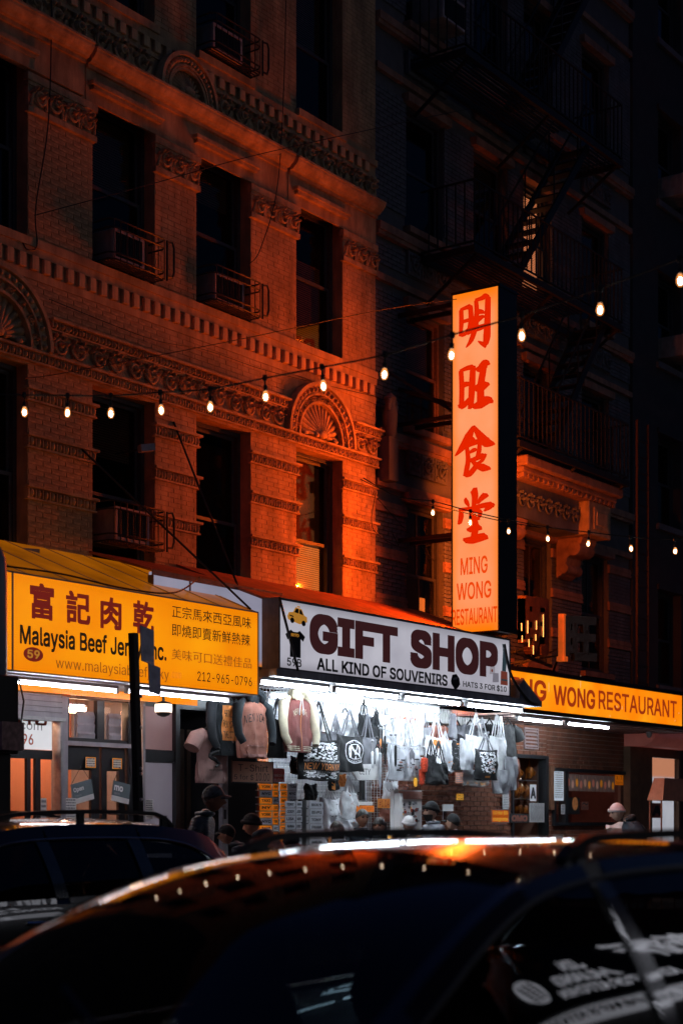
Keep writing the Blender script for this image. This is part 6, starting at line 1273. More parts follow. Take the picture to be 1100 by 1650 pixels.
# stall table with small goods
TB = thing('stall_table', (XX(640,12.9), 12.7, .13), 'long stall table under the hanging bags', 'table')
ta, tb = XX(545,12.7), XX(775,12.7); m = MB(); m.box(ta, tb, 12.55, 13.3, 1.30, 1.34); m.build('table_top', M_grey, TB); m = MB(); m.box(ta+.01, tb-.01, 12.57, 12.58, .5, 1.299); m.build('skirt', M_kbag, TB)
for x in (ta+.05, tb-.1):
    for y in (12.6, 13.2): m = MB(); m.box(x, x+.05, y, y+.05, .13, 1.3); m.build('leg', M_iron, TB)
rng = random.Random(12); m = MB(); ms = [M_wbag, M_kbag, M_redp, M_yel, M_plw, M_greyp, M_steel, M_oran]
for k in range(520):
    x = rng.uniform(ta+.05, tb-.1); y = rng.uniform(12.58, 13.2); h = rng.uniform(.03,.16)*(1 if rng.random() < .8 else 1.6); w = rng.uniform(.02,.07); mi = rng.choice([0,0,1,1,1,4,4,5,6,6,2,3,7])
    if rng.random() < .4: m.ball((x, y, 1.34+h/2), (w*.6, w*.6, h/2), 7, 5, mi)
    else: an = rng.uniform(0, 3); m.obox((x, y, 1.34+h/2), (w/2*cos(an), w/2*sin(an), 0), (-w/3*sin(an), w/3*cos(an), 0), (rng.uniform(-.01,.01), 0, h/2), mi)
m.build('souvenir_trinkets', ms, None, kind='stuff', label='jumble of small souvenirs covering the stall table', category='souvenirs')
MR = thing('table_mirror', (XX(720,12.9), 12.9, 1.34), 'small folding mirror with a white header card on the table', 'mirror')
a, b = XX(712,12.9), XX(728,12.9); zt, zb = ZZ(720,1296,12.9), ZZ(720,1320,12.9); m = MB(); m.box(a, b, 12.88, 12.9, zb+(zt-zb)*.55, zt); m.build('header_card', M_paper, MR); m = MB(); m.box(a+.01, b-.01, 12.885, 12.9, zb, zb+(zt-zb)*.53); m.build('mirror_glass', mat('mirror', (.5,.5,.55), .08, metal=1, var=0), MR)

# ================================================================ restaurant windows and door
DW = thing('shop_window', (W1[0], 14.05, zw1[0]), 'roast duck window in the brick wall with shelves and an A grade card', 'window')
m = MB(); q = .06; z0, z1 = zw1; m.box(W1[0], W1[1], 13.97, 14.12, z1-q, z1); m.box(W1[0], W1[1], 13.97, 14.12, z0, z0+q); m.box(W1[0], W1[0]+q, 13.97, 14.12, z0+q, z1-q); m.box(W1[1]-q*1.6, W1[1], 13.97, 14.12, z0+q, z1-q); m.build('frame', M_char, DW)
m = MB(); m.box(W1[0]+q, W1[1]-q*1.6, 14.04, 14.046, z0+q, z1-q); m.build('pane', M_clr, DW)
m = MB(); m.add([(W1[0]-.02,14.7,.8),(W1[1]-.0,14.7,.8),(W1[1]-.0,14.7,3.2),(W1[0]-.02,14.7,3.2),(W1[0]-.02,14.2,.8),(W1[1]-.0,14.2,.8),(W1[1]-.0,14.2,3.2),(W1[0]-.02,14.2,3.2)], [(0,1,2,3),(0,4,7,3),(1,5,6,2),(0,1,5,4),(3,2,6,7)]); m.build('room', mat('rosy tiled room', (.40,.20,.14), .6, var=.3, scale=3), DW)
for z in (ZZ(850,1257,14.2), ZZ(850,1287,14.2)): m = MB(); m.box(W1[0]+q, W1[1]-.1, 14.15, 14.45, z-.015, z); m.build('shelf', M_steel, DW)
M_duck = mat('glazed roast duck', (.45,.13,.02), .25, var=.5, scale=14, coat=.6)
for i, (px, py) in enumerate(((828,1268),(837,1266),(846,1270),(835,1300),(845,1302),(832,1240),(852,1240))):
    x, z = onY(px, py, 14.28); m = MB(); m.lathe([(.01,.16),(.025,.13),(.03,.07),(.075,.0),(.085,-.08),(.05,-.15),(.01,-.17)], (x, 14.28, z), 'z', 10); m.tube([(x,14.28,z+.16),(x+.01,14.27,z+.26)], .012, 6)
    for s in (-1,1): m.tube([(x+s*.05,14.25,z),(x+s*.10,14.22,z-.06),(x+s*.06,14.22,z-.11)], [.02,.018,.01], 6)
    tagm(m.build('roast_duck', M_duck, None, loc=(x,14.28,z), smooth=True), ['roast duck hanging left in the middle row of the take-away window','roast duck hanging second from left in the middle row','roast duck hanging third in the middle row, beside the grade card','roast duck hanging in the lowest row over the menu board','roast duck hanging lowest and nearest the menu sheet','roast duck high at the upper left of the take-away window','roast duck high beside the spot lamp'][i], 'roast duck', 'roast ducks in the take-away window')
t = thing('ceiling_lamp', (XX(858,14.5), 14.5, 2.75), 'bright little spot lamp inside the roast duck window', 'lamp'); x, z = onY(858, 1231, 14.5); m = MB(); m.ball((x,14.5,z), .045, 12, 8); m.build('bulb', mat('hot spot bulb', (1,.8,.6), .4, emit=(1,.62,.38), estr=150), t, smooth=True); m = MB(); m.tube([(x,14.5,z+.04),(x,14.5,3.2)], .012, 6); m.lathe([(.03,.03),(.06,.05),(.02,.12)], (x,14.5,z), 'z', 12); m.build('holder', M_iron, t)
notice(853, 863, 1264, 1291, 13.96, M_paper, 'white grade card with a big black A in the duck window', words=['A'], bold=.04, name='grade_card'); notice(852, 876, 1294, 1325, 13.95, mat('greyed menu paper', (.5,.48,.48), .7), 'long printed menu sheet below the grade card', rows=14, name='menu'); notice(809, 819, 1278, 1308, 13.95, M_paper, 'narrow printed menu sheet left of the roast ducks', rows=10, name='menu')
notice(821, 851, 1311, 1326, 13.97, M_txt, 'black board with round dish photographs under the duck shelf', words=['OMO'], wm=M_rose, bold=.05, name='menu')
MW = thing('shop_window', (W2[0], 14.05, zw2[0]), 'wide black framed menu window with a strip of dish photographs', 'window')
z0, z1 = zw2; m = MB(); m.box(W2[0], W2[1], 13.95, 14.1, z1-.06, z1); m.box(W2[0], W2[1], 13.95, 14.1, z0, z0+.06); m.box(W2[0], W2[0]+.06, 13.95, 14.1, z0+.06, z1-.06); m.box(W2[1]-.09, W2[1], 13.95, 14.1, z0+.06, z1-.06); xd = XX(909,14); m.box(xd-.05, xd+.05, 13.95, 14.1, z0+.06, z1-.06); m.build('frame', M_char, MW)
m = MB(); m.box(W2[0]+.06, W2[1]-.09, 14.03, 14.035, z0+.06, z1-.06); m.build('pane', glass('restaurant glass', (.9,.82,.8), .04, 1.5), MW)
m = MB(); m.add([(W2[0]-.02,15.3,1.2),(W2[1]+.2,15.3,1.2),(W2[1]+.2,15.3,3.2),(W2[0]-.02,15.3,3.2),(W2[0]-.02,14.2,1.2),(W2[1]+.2,14.2,1.2),(W2[1]+.2,14.2,3.2),(W2[0]-.02,14.2,3.2)], [(0,1,2,3),(0,4,7,3),(1,5,6,2),(0,1,5,4),(3,2,6,7)]); m.build('room', mat('dim plum room', (.22,.11,.11), .7, var=.2), MW)
za, zb = z1-.10, z1-.40; xa = XX(911,14); n = 12; wd = (XX(989,14)-xa)/n
for k in range(n):
    m = MB(); a = xa+k*wd; m.box(a+.012, a+wd-.012, 13.99, 14.0, zb, za); c = m.build('dish_photo', mat('dish photo card', (.16,.12,.12), .5, emit=(.02,.012,.01), estr=1), MW); m = MB(); m.prism(circ(0,0,wd*.30,.075,10), (a+wd/2, 13.988, (za+zb)/2-.03*(k % 2)), (1,0,0), (0,0,1), (0,.001,0)); m.build('dish', [mat('dish a', (.5,.2,.15), .5, emit=(.10,.03,.02), estr=1), mat('dish b', (.5,.33,.27), .5, emit=(.12,.06,.04), estr=1), mat('dish c', (.6,.3,.05), .5, emit=(.2,.06,.0), estr=1)][k % 3], c)
notice(990, 1003, 1249, 1265, 13.98, M_ply, 'amber card at the right end of the dish photographs', words=['11','items'], wm=M_redp, name='menu')
notice(892, 907, 1243, 1290, 13.94, lit_panel('lit menu light box', (.28,.33,.40), (.45,.50,.56), 1.0, scale=5), 'pale lit menu box in the narrow left light of the menu window', rows=12, name='menu')
t = notice(912, 933, 1285, 1312, 13.98, M_txt, 'poster of an orange dish in the menu window', name='poster'); a, z = onY(926, 1295, 13.97); m = MB(); m.prism(circ(0,0,.11,.12,16), (a, 13.972, z), (1,0,0), (0,0,1), (0,.001,0)); m.build('print', mat('orange dish print', (.55,.22,.08), .5, var=.5, scale=18, emit=(.08,.03,.01), estr=1), t)
notice(936, 947, 1292, 1305, 13.98, M_rose, 'small pink card beside the orange dish poster', words=['~','oo'], wm=M_txt, name='menu'); notice(903, 912, 1296, 1312, 13.97, M_paper, 'stack of little cards at the lower left of the menu window', rows=6, name='menu')
t = thing('ceiling_lamp', (XX(955,15), 15, 2.9), 'dim ceiling lamp inside the menu window room', 'lamp'); m = MB(); m.ball((27.6, 14.9, 2.95), .08, 12, 8); m.build('bulb', mat('dim rosy lamp', (1,.7,.6), .4, emit=(1,.52,.42), estr=25), t, smooth=True); m = MB(); m.tube([(27.6,14.9,3.02),(27.6,14.9,3.2)], .012, 6); m.build('holder', M_iron, t)
m = MB(); m.box(W1[1]+.02, W2[0]-.02, 13.94, 13.99, 1.9, ZZ(885,1235,14)); tagm(m.build('wooden_post', mat('brown timber', (.20,.09,.05), .6, var=.3, scale=4)), 'short brown timber strip between duck window and menu window', 'post')
RD = thing('restaurant_door', (XX(1070,13.9), 13.9, .13), 'restaurant doorway with rosy curved canopy, bright glass and brown frame', 'door')
xa, xb = XX(1027,13.7), XX(1106,13.7); zt, zb = ZZ(1060,1177,13.7), ZZ(1060,1205,13.7)
m = MB(); pf = [(13.55-.20*sin(pi*k/12), zb+(zt-zb)*k/12) for k in range(13)]+[(13.99, zt),(13.99, zb)]; m.prism(pf, (xa, 0, 0), (0,1,0), (0,0,1), (xb-xa,0,0)); m.build('canopy', mat('rosy canopy sheet', (.50,.20,.15), .5, var=.3, scale=2, emit=(.05,.012,.01), estr=1), RD)
da, db = XX(1047,13.9), XX(1094,13.9); m = MB(); m.box(xa, da, 13.86, 14.0, .13, zb); m.box(da, db, 13.88, 13.98, 2.95, zb); m.box(db-.07, db, 13.88, 13.98, .13, 2.949); m.build('frame', mat('brown door frame', (.16,.09,.05), .5, var=.3), RD)
m = MB(); m.box(da+.01, db-.08, 13.92, 13.925, .2, 2.94); m.build('pane', M_clr, RD)
m = MB(); m.box(da-.3, db+2.5, 14.9, 14.92, .13, 3.2); m.build('room_wall', lit_panel('bright room wall', (.50,.52,.60), (.70,.72,.80), .9, scale=1.2, hot=[(2, .9, 2.55, .10, (.75,.30,.16))]), RD)  # room light put into the wall as its own glow
m = MB(); m.box(db+.001, db+1.6, 13.88, 14.0, .13, 3.1); m.build('side_panel', mat('brown black door'), RD)
notice(1048, 1066, 1294, 1318, 13.88, M_rose, 'rose grade card with a dark A on the restaurant door', words=['A'], bold=.04, name='grade_card')
SC = thing('dome_camera', (XX(1045,13.2), 13.2, 3.2), 'little white dome camera under the restaurant soffit', 'camera'); x, z = onY(1045, 1186, 13.2); m = MB(); m.lathe([(.06,.14),(.06,.04),(.045,.0),(.02,-.03)], (x,13.2,z), 'z', 14); m.build('dome', M_white, SC, smooth=True)
SC = thing('security_camera', (XX(236,14), 13.8, 6.4), 'small box camera on a bracket beside the second floor window', 'camera'); x, z = onY(236, 722, 13.75); m = MB(); m.obox((x,13.75,z), (.09,-.03,.02), (.02,.05,0), (0,.01,.045)); m.build('camera_body', mat('pale grey plastic', (.35,.33,.32), .5), SC); m = MB(); m.tube([(x,13.78,z),(x-.05,13.9,z-.02),(x-.05,14.2,z-.02)], .012, 6); m.build('bracket', M_iron, SC)
SC = thing('security_camera', (XX(50,13.6), 13.6, 4.9), 'small pale camera lying above the left end of the yellow awning', 'camera'); x, z = onY(50, 889, 13.7); m = MB(); m.obox((x,13.7,z), (.08,-.04,.0), (.02,.04,0), (0,.0,.03)); m.build('camera_body', mat('pale grey plastic'), SC); m = MB(); m.tube([(x,13.72,z),(x,13.98,z+.05)], .012, 6); m.build('bracket', M_iron, SC)
# cart with brown cover at the right edge
CT = thing('food_cart', (XX(1084,12.4), 12.4, .13), 'brown trapezoid cart canopy on thin poles at the right edge', 'cart')
Yc = 12.3; a, b = XX(1067,Yc), XX(1112,Yc); zt, zb = ZZ(1085,1254,Yc), ZZ(1085,1290,Yc); m = MB(); k = .18
m.add([(a,Yc,zb),(b,Yc,zb),(b,Yc+.3,zb),(a,Yc+.3,zb),(a+k,Yc+.05,zt),(b-.05,Yc+.05,zt),(b-.05,Yc+.25,zt),(a+k,Yc+.25,zt)], [(0,1,5,4),(1,2,6,5),(2,3,7,6),(3,0,4,7),(4,5,6,7),(3,2,1,0)]); m.build('canopy', clothmat('brown canvas', (.42,.24,.15)), CT)
for xx_, yy_ in ((a+.05,Yc+.05),(b-.1,Yc+.05),(a+.05,Yc+.27),(b-.1,Yc+.27)): m = MB(); m.tube([(xx_,yy_,.13),(xx_,yy_,zb)], .016, 6); m.build('pole', mat('brown timber'), CT)
m = MB(); m.box(a+.02, b-.05, Yc+.05, Yc+.28, .35, 1.15); m.build('cart_box', M_steel, CT)
BG = thing('delivery_bag', (XX(990,11.9), 11.9, 1.0), 'crumpled grey and orange delivery bag on a bicycle rack before the brick wall', 'bag')
x, z = onY(992, 1336, 11.9); m = MB()
def bb(u, v): return (x+(u-.5)*.75+.1*v, 11.9+.12*sin(pi*u)-.3*v, z+.12*sin(pi*u)**.5*(.6+.4*v)+.02*sin(9*u+7*v))
m.grid(bb, 12, 10); m.grid(lambda u, v: (bb(u, v)[0], bb(u, v)[1], z-.25+0*u), 1, 1); m.box(x-.33, x+.40, 11.62, 11.9, z-.28, z+.02); m.build('bag_body', mat('insulated bag cloth', (.25,.22,.2), .5, var=.7, scale=7), BG, smooth=True)
BK = thing('bicycle_rack', (x, 11.9, .13), 'black delivery bicycle rack carrying the insulated bag', 'bicycle'); m = MB()
for s in (-.45, .55): m.tube([(x+s+.33*cos(q), 11.8, .46+.33*sin(q)) for q in [2*pi*k/20 for k in range(20)]], .02, 6, closed=True)
m.build('wheel', M_blk, BK, smooth=True); m = MB(); m.tube([(x-.45,11.8,.46),(x-.1,11.8,.85),(x+.4,11.8,.95),(x+.55,11.8,.46)], .018, 6); m.tube([(x-.1,11.8,.85),(x+.05,11.8,.35),(x+.4,11.8,.95)], .018, 6); m.tube([(x-.45,11.8,.46),(x-.35,11.8,z-.3),(x+.3,11.8,z-.3),(x+.1,11.8,.9)], .015, 6); m.build('frame', M_iron, BK, smooth=True)
# ================================================================ people
M_skin = mat('skin', (.62,.32,.20), .55, var=.15, scale=20); M_skin2 = mat('skin pale', (.58,.34,.25), .55, var=.12, scale=20); M_skin3 = mat('skin brown', (.32,.14,.08), .55, var=.15, scale=20)
M_hair = mat('dark hair', (.025,.018,.014), .5, var=.4, scale=60, bump=.5, bscale=200, stretch=(1,1,.2)); M_eye = mat('dark eye', (.02,.015,.012), .2)
def head_pt(d, s=1.0):
    x, y, z = d; hx, hy, hz = .098, .077, .118
    X, Y, Z = x*hx, y*hy, z*hz
    if Z < 0:
        k = (-Z/hz); Y *= 1-.30*k**1.6; X *= (1-.10*k) if X > 0 else (1-.42*k**1.3)
    else: Y *= 1+.03; X = X*(1-.04*Z/hz) if X > 0 else X*1.06
    if X > .03:
        f = min(1, (X-.03)/.04); g = lambda a, b: math.exp(-(a/b)**2)
        X += f*(.030*g(Y,.0125)*(g(Z+.030,.016)+.45*g(Z+.008,.022)) + .006*g(Z-.036,.012)*g(Y,.05) - .011*(g(Y-.031,.016)+g(Y+.031,.016))*g(Z-.014,.013) + .008*g(Z+.062,.007)*g(Y,.022) + .006*g(Z+.074,.007)*g(Y,.02) + .012*g(Z+.103,.014)*g(Y,.022) + .004*(g(Y-.042,.018)+g(Y+.042,.018))*g(Z+.02,.02))
    return Vector((X*s, Y*s, Z*s))
def person(loc, yaw, h, label, coat, pants, skin, hat=None, hatm=None, hair=None, beard=False, lean=0.0, look=0.0, hood=None, puff=1.0, collar=True):
    """loc: feet; yaw: direction the body faces, in radians from +X; the arms end in the coat pockets"""
    k = h/1.75; t = thing('person', loc, label, 'person'); R = Matrix.Rotation(yaw, 3, 'Z')
    def L(x, y, z): # lean forward above the hips
        z_ = z*k; x_ = x*k
        if z > .95: a = lean*(z-.95)/.6; x_ += (z-.95)*k*sin(a)*1.0; z_ -= (z-.95)*k*(1-cos(a))
        return Vector((x_, y*k, z_))
    V = [('pel',0,0,.98,.165*puff,.13),('sp',0,0,1.14,.155*puff,.13*puff),('ch',0,0,1.33,.185*puff,.135*puff),('nk0',0,0,1.47,.085,.075),('nk1',.012,0,1.56,.055,.055),
         ('shl',0,.175,1.42,.085*puff,.085*puff),('ell',-.03,.245,1.14,.062*puff,.062*puff),('wrl',.13,.17,.98,.055*puff,.05),('shr',0,-.175,1.42,.085*puff,.085*puff),('elr',-.03,-.245,1.14,.062*puff,.062*puff),('wrr',.13,-.17,.98,.055*puff,.05),
         ('hpl',0,.095,.92,.115,.12),('knl',.03,.105,.50,.07,.075),('anl',-.01,.11,.09,.045,.05),('tol',.16,.13,.045,.042,.038),('hpr',0,-.095,.92,.115,.12),('knr',.02,-.105,.50,.07,.075),('anr',-.02,-.11,.09,.045,.05),('tor',.15,-.13,.045,.042,.038),('hem',0,0,.86,.17*puff,.15)]
    ed = [('pel','sp'),('sp','ch'),('ch','nk0'),('nk0','nk1'),('ch','shl'),('shl','ell'),('ell','wrl'),('ch','shr'),('shr','elr'),('elr','wrr'),('pel','hpl'),('hpl','knl'),('knl','anl'),('anl','tol'),('pel','hpr'),('hpr','knr'),('knr','anr'),('anr','tor'),('pel','hem')]
    idx = {v[0]: i for i, v in enumerate(V)}
    me = bpy.data.meshes.new('body'); me.from_pydata([tuple(L(v[1], v[2], v[3])) for v in V], [(idx[a], idx[b]) for a, b in ed], [])
    o = bpy.data.objects.new('body', me); COL.objects.link(o); o.modifiers.new('skin', 'SKIN'); sb = o.modifiers.new('sub', 'SUBSURF'); sb.levels = 2; sb.render_levels = 2
    for i, v in enumerate(V): me.skin_vertices[0].data[i].radius = (v[4]*k, v[5]*k)
    me.skin_vertices[0].data[0].use_root = True
    dg = bpy.context.evaluated_depsgraph_get(); ev = bpy.data.meshes.new_from_object(o.evaluated_get(dg)); bpy.data.objects.remove(o)
    m = MB(); vs = [v.co.copy() for v in ev.vertices]; inv = L(0,0,.95).z
    # folds in the coat
    for v in vs:
        if v.z > .8*k and v.z < 1.5*k: n_ = noise.noise(v*9+Vector((label.__len__(),0,0))); v += Vector((v.x, v.y, 0)).normalized()*n_*.014 if Vector((v.x, v.y, 0)).length > .03 else Vector()
    for f in ev.polygons:
        z = f.center.z/k; x = f.center.x
        mi = 3 if z < .085 else (1 if z < .86 else (2 if z > 1.535-(.08 if lean > .3 else 0) and abs(f.center.y) < .07 else 0))
        m.f.append(tuple(f.vertices)); m.mi.append(mi)
    m.v = [tuple(Vector(loc)+R @ v) for v in vs]; bpy.data.meshes.remove(ev)
    # the head, one piece with the body
    hc = L(.03, 0, 1.655); Rl = Matrix.Rotation(look, 3, 'Z') @ Matrix.Rotation(lean*.5, 3, 'Y')
    def HP(p): return Vector(loc)+R @ (hc+Rl @ (Vector(p)*k))
    base = len(m.v); nu, nv = 40, 30; hv = []
    for i in range(nv+1):
        a = pi*i/nv
        for j in range(nu): b = 2*pi*j/nu; hv.append(HP(head_pt((sin(a)*cos(b), sin(a)*sin(b), cos(a)))))
    m.add(hv, [(i*nu+j, (i+1)*nu+j, (i+1)*nu+(j+1) % nu, i*nu+(j+1) % nu) for i in range(nv) for j in range(nu)], 2)
    for s in (-1, 1):      # ears
        e = MB(); e.ball((-.004, s*.078, -.012), (.020,.010,.032), 10, 7); e.ball((0, s*.084, -.010), (.012,.006,.020), 8, 6); m.add([HP(p) for p in e.v], e.f, 2)
    body = m.build('body', [coat, pants, skin, M_blk], t, smooth=True)
    for s in (-1, 1):
        e = MB(); e.ball((.083, s*.031, .014), (.012,.014,.010), 10, 7); e.v = [tuple(HP(p)) for p in e.v]; e.build('eye', M_eye, t, smooth=True)
        e = MB(); e.tube([(.094,s*.016,.030),(.096,s*.032,.036),(.084,s*.050,.031)], [.003,.005,.002], 5); e.v = [tuple(HP(p)) for p in e.v]; e.build('eyebrow', M_hair, t, smooth=True)
    e = MB(); e.tube([(.092,-.024,-.067),(.101,0,-.068),(.092,.024,-.067)], [.002,.005,.002], 6); e.v = [tuple(HP(p)) for p in e.v]; e.build('mouth', mat('lips', (.35,.12,.09), .5), t, smooth=True)
    def cap_shell(name, mm, off, zlow, zback, bump=0, sc=1.0, ns=0):
        off *= .8
        e = MB(); n1, n2 = 36, 16
        def Q(u, v):
            b = 2*pi*u; cut = zlow+(zback-zlow)*(.5-.5*cos(b)); lim = math.acos(max(-1, min(1, cut))); a = lim*v
            d = (sin(a)*cos(b), sin(a)*sin(b), cos(a)); p = head_pt(d); n_ = Vector(d).normalized(); w = off*(1+.5*(1-v)*(name == 'hat'))+bump*sin(b*22)*(.3+.7*v)+ns*noise.noise(Vector(d)*7+Vector((len(label), 0, 0)))
            return HP(p+n_*w)
        e.grid(Q, n1, n2); 
        def Q2(u, v):
            b = 2*pi*u; cut = zlow+(zback-zlow)*(.5-.5*cos(b)); a = math.acos(max(-1, min(1, cut)))
            d = (sin(a)*cos(b), sin(a)*sin(b), cos(a)); return HP(head_pt(d)+Vector(d).normalized()*(off*v-.003*(1-v)))
        e.grid(Q2, n1, 1); return e.build(name, mm, t, smooth=True)
    if hair == 'short': cap_shell('hair', M_hair, .012, .42, -.45, .001)
    if hair == 'long':
        cap_shell('hair', M_hair, .020, .30, -.2, .002, ns=.006); e = MB(); e.grid(lambda u, v: HP((-.02-.06*sin(pi*u)-.02, (.5-u)*.20*(1+.1*v), .05-.26*v)), 16, 10); e.grid(lambda u, v: HP((-.00-.03*sin(pi*u), (.5-u)*.20*(1+.1*v), .05-.26*v)), 16, 10); e.build('hair', M_hair, t, smooth=True)
    if beard:
        e = MB()
        def B(u, v):
            b = (u-.5)*2.7; a = pi*(.60+.30*v); d = (sin(a)*cos(b), sin(a)*sin(b), cos(a)); p = head_pt(d); return HP(p+Vector(d)*(.010+.018*v+.004*sin(40*u)+.010*math.exp(-((u-.5)*5)**2)))
        e.grid(B, 30, 12); e.build('beard', M_hair, t, smooth=True)
    if hat in ('beanie', 'pom'):
        hb = cap_shell('hat', hatm, .020, .34, -.05, .0014, ns=.004)
        e = MB(); n1 = 40
        def C(u, v):
            b = 2*pi*u; cut = .30+(-.05-.30)*(.5-.5*cos(b)); a = math.acos(cut); d = (sin(a)*cos(b), sin(a)*sin(b), cos(a)); ph = 2*pi*v
            return HP(head_pt(d)+Vector(d).normalized()*(.020+.011*cos(ph)+.0016*sin(b*26))+Vector((0,0,.012+.024*sin(ph))))
        e.grid(C, n1, 8); e.build('hat_cuff', mat('rosy knit', (.50,.28,.24), .9, bump=.5, bscale=150) if hat == 'pom' else hatm, hb, smooth=True)
        if hat == 'pom':
            e = MB(); e.ball((-.015, 0, .175), .050, 20, 14); e.v = [tuple(HP(Vector(p)+(Vector(p)-Vector((-.015,0,.175))).normalized()*.010*noise.noise(Vector(p)*90))) for p in e.v]; e.build('pompom', mat('rosy knit'), hb, smooth=True)
    if hat == 'cap':
        hb = cap_shell('hat', hatm, .014, .36, .0, 0)
        e = MB(); e.grid(lambda u, v: HP((.085+.085*v*sin(pi*u)**.5, (u-.5)*.15*(1-.15*v), .048-.012*v-.03*(abs(u-.5)*2)**2)), 14, 5); e.grid(lambda u, v: HP((.085+.085*v*sin(pi*u)**.5, (u-.5)*.15*(1-.15*v), .044-.012*v-.03*(abs(u-.5)*2)**2)), 14, 5); e.build('brim', hatm, hb, smooth=True)
    if hood:   # hood lying behind the neck, or up over the head
        mm, up = hood; e = MB()
        if up: cap_shell('hood', mm, .035, .10, -.75, 0, ns=.01)
        e = MB(); q = [L(.075*cos(a)-.035, .115*sin(a), 1.515+.02*(1-cos(a))) for a in [pi*.2+k_*(1.6*pi)/14 for k_ in range(15)]]; e.tube([Vector(loc)+R @ p for p in q], [.025+.032*sin(pi*k_/14) for k_ in range(15)], 9); e.build('collar', mm, t, smooth=True)
    elif collar:
        e = MB(); q = [L(.078*cos(a)-.005, .085*sin(a), 1.51) for a in [k_*2*pi/16 for k_ in range(16)]]; e.tube([Vector(loc)+R @ p for p in q], .022, 8, closed=True); e.build('collar', coat, t, smooth=True)
    return t
def at_head(px, y_top, Y, h, **k):   # feet position so that the head top falls at the photo row
    x, z = onY(px, y_top, Y); return x, Y, z
M_camo = mat('camouflage cloth', (.10,.12,.12), .85, var=.95, scale=26, bump=.3); M_puf = mat('blue black puffer', (.035,.055,.07), .45, var=.5, scale=12, bump=.6, bscale=14, stretch=(1,1,4))
M_nav = mat('dark navy coat', (.02,.035,.05), .75, var=.3, scale=10, bump=.2); M_jean = mat('dark trousers', (.02,.024,.032), .8, var=.3); M_bk = mat('black knit', (.012,.012,.014), .95, var=.3, bump=.4, bscale=160)
M_leo = mat('leopard knit', (.42,.25,.20), .9, var=.2, bump=.4, bscale=150); 
nt_ = M_leo.node_tree; vz = nt_.nodes.new('ShaderNodeTexVoronoi'); vz.inputs['Scale'].default_value = 46; cr = nt_.nodes.new('ShaderNodeValToRGB'); cr.color_ramp.elements[0].position = .30; cr.color_ramp.elements[0].color = (.02,.015,.015,1); cr.color_ramp.elements[1].position = .36; cr.color_ramp.elements[1].color = (.50,.30,.24,1)
tc_ = nt_.nodes.new('ShaderNodeTexCoord'); nt_.links.new(tc_.outputs['Object'], vz.inputs['Vector']); nt_.links.new(vz.outputs['Distance'], cr.inputs[0]); nt_.links.new(cr.outputs[0], nt_.nodes['Principled BSDF'].inputs['Base Color'])
M_wht = mat('white wool', (.66,.62,.62), .9, var=.15, bump=.3, bscale=120)
M_greyc = mat('grey jacket', (.30,.31,.35), .8, var=.2, bump=.2)
def stand(px, y_top, Y, yaw, label, extra=.125, **k):
    x, z = onY(px, y_top, Y); ln = k.get('lean', 0); h = (z-.13-extra*.16)/1.0; hh = (h)/(1.773/1.75 if not ln else 1.0)*(1/(1-ln*.05)); return person((x-(.10*ln*2)*cos(yaw), Y-(.10*ln*2)*sin(yaw), .13), yaw, hh, label, **k)
stand(322, 1268, 11.0, radians(-62), 'man in camouflage cap and blue black puffer looking down beside the dark entrance', coat=M_puf, pants=M_jean, skin=M_skin3, hat='cap', hatm=M_camo, hair='short', lean=.16, puff=1.0)
stand(392, 1327, 11.3, radians(120), 'person in a plain black cap and dark jacket before the steel post', coat=M_nav, pants=M_jean, skin=M_skin, hat='cap', hatm=M_bk, hair='short', lean=.3)
stand(428, 1312, 10.95, radians(100), 'person in black beanie and wide dark navy coat before the magnet racks', coat=M_nav, pants=M_jean, skin=M_skin, hat='beanie', hatm=M_bk, lean=.25, puff=1.25, hood=(M_nav, False))
stand(448, 1331, 10.6, radians(168), 'person in a leopard knit hat with a rosy pompom, face turned to the road', coat=M_nav, pants=M_jean, skin=M_skin2, hat='pom', hatm=M_leo, hair='long', extra=1.0)
stand(612, 1316, 12.0, radians(-175), 'woman with long dark hair below the #1 DAD card', coat=M_nav, pants=M_jean, skin=M_skin, hair='long', look=.3)
stand(697, 1291, 12.1, radians(155), 'bearded man in black beanie and grey jacket seen in profile before the brick wall', coat=M_greyc, pants=M_jean, skin=M_skin2, hat='beanie', hatm=M_bk, hair='short', beard=True)
stand(660, 1314, 12.2, radians(60), 'person in white wool hat left of the bearded man', coat=M_greyc, pants=M_jean, skin=M_skin2, hat='beanie', hatm=M_wht)
stand(1023, 1292, 11.2, radians(136), 'person in pale beanie and black hooded coat leaning over the delivery bag', coat=M_nav, pants=M_jean, skin=M_skin2, hat='beanie', hatm=M_wht, lean=.4, puff=1.15, hood=(M_bk, False))
stand(582, 1302, 12.2, radians(-120), 'vendor with short hair behind the toy display, half hidden by the amber card', coat=M_nav, pants=M_jean, skin=M_skin, hair='short')

stand(470, 1338, 10.9, radians(60), 'person in dark hood next to the pompom hat, turned to the stall', coat=M_nav, pants=M_jean, skin=M_skin, hair='short', hood=(M_nav, True))
stand(545, 1322, 12.0, radians(80), 'shopper with dark hair in a grey jacket before the white plastic bags', coat=M_greyc, pants=M_jean, skin=M_skin, hair='long')
stand(732, 1310, 12.2, radians(100), 'shopper in a black cap looking at the table mirror', coat=M_nav, pants=M_jean, skin=M_skin2, hat='cap', hatm=M_bk, hair='short')
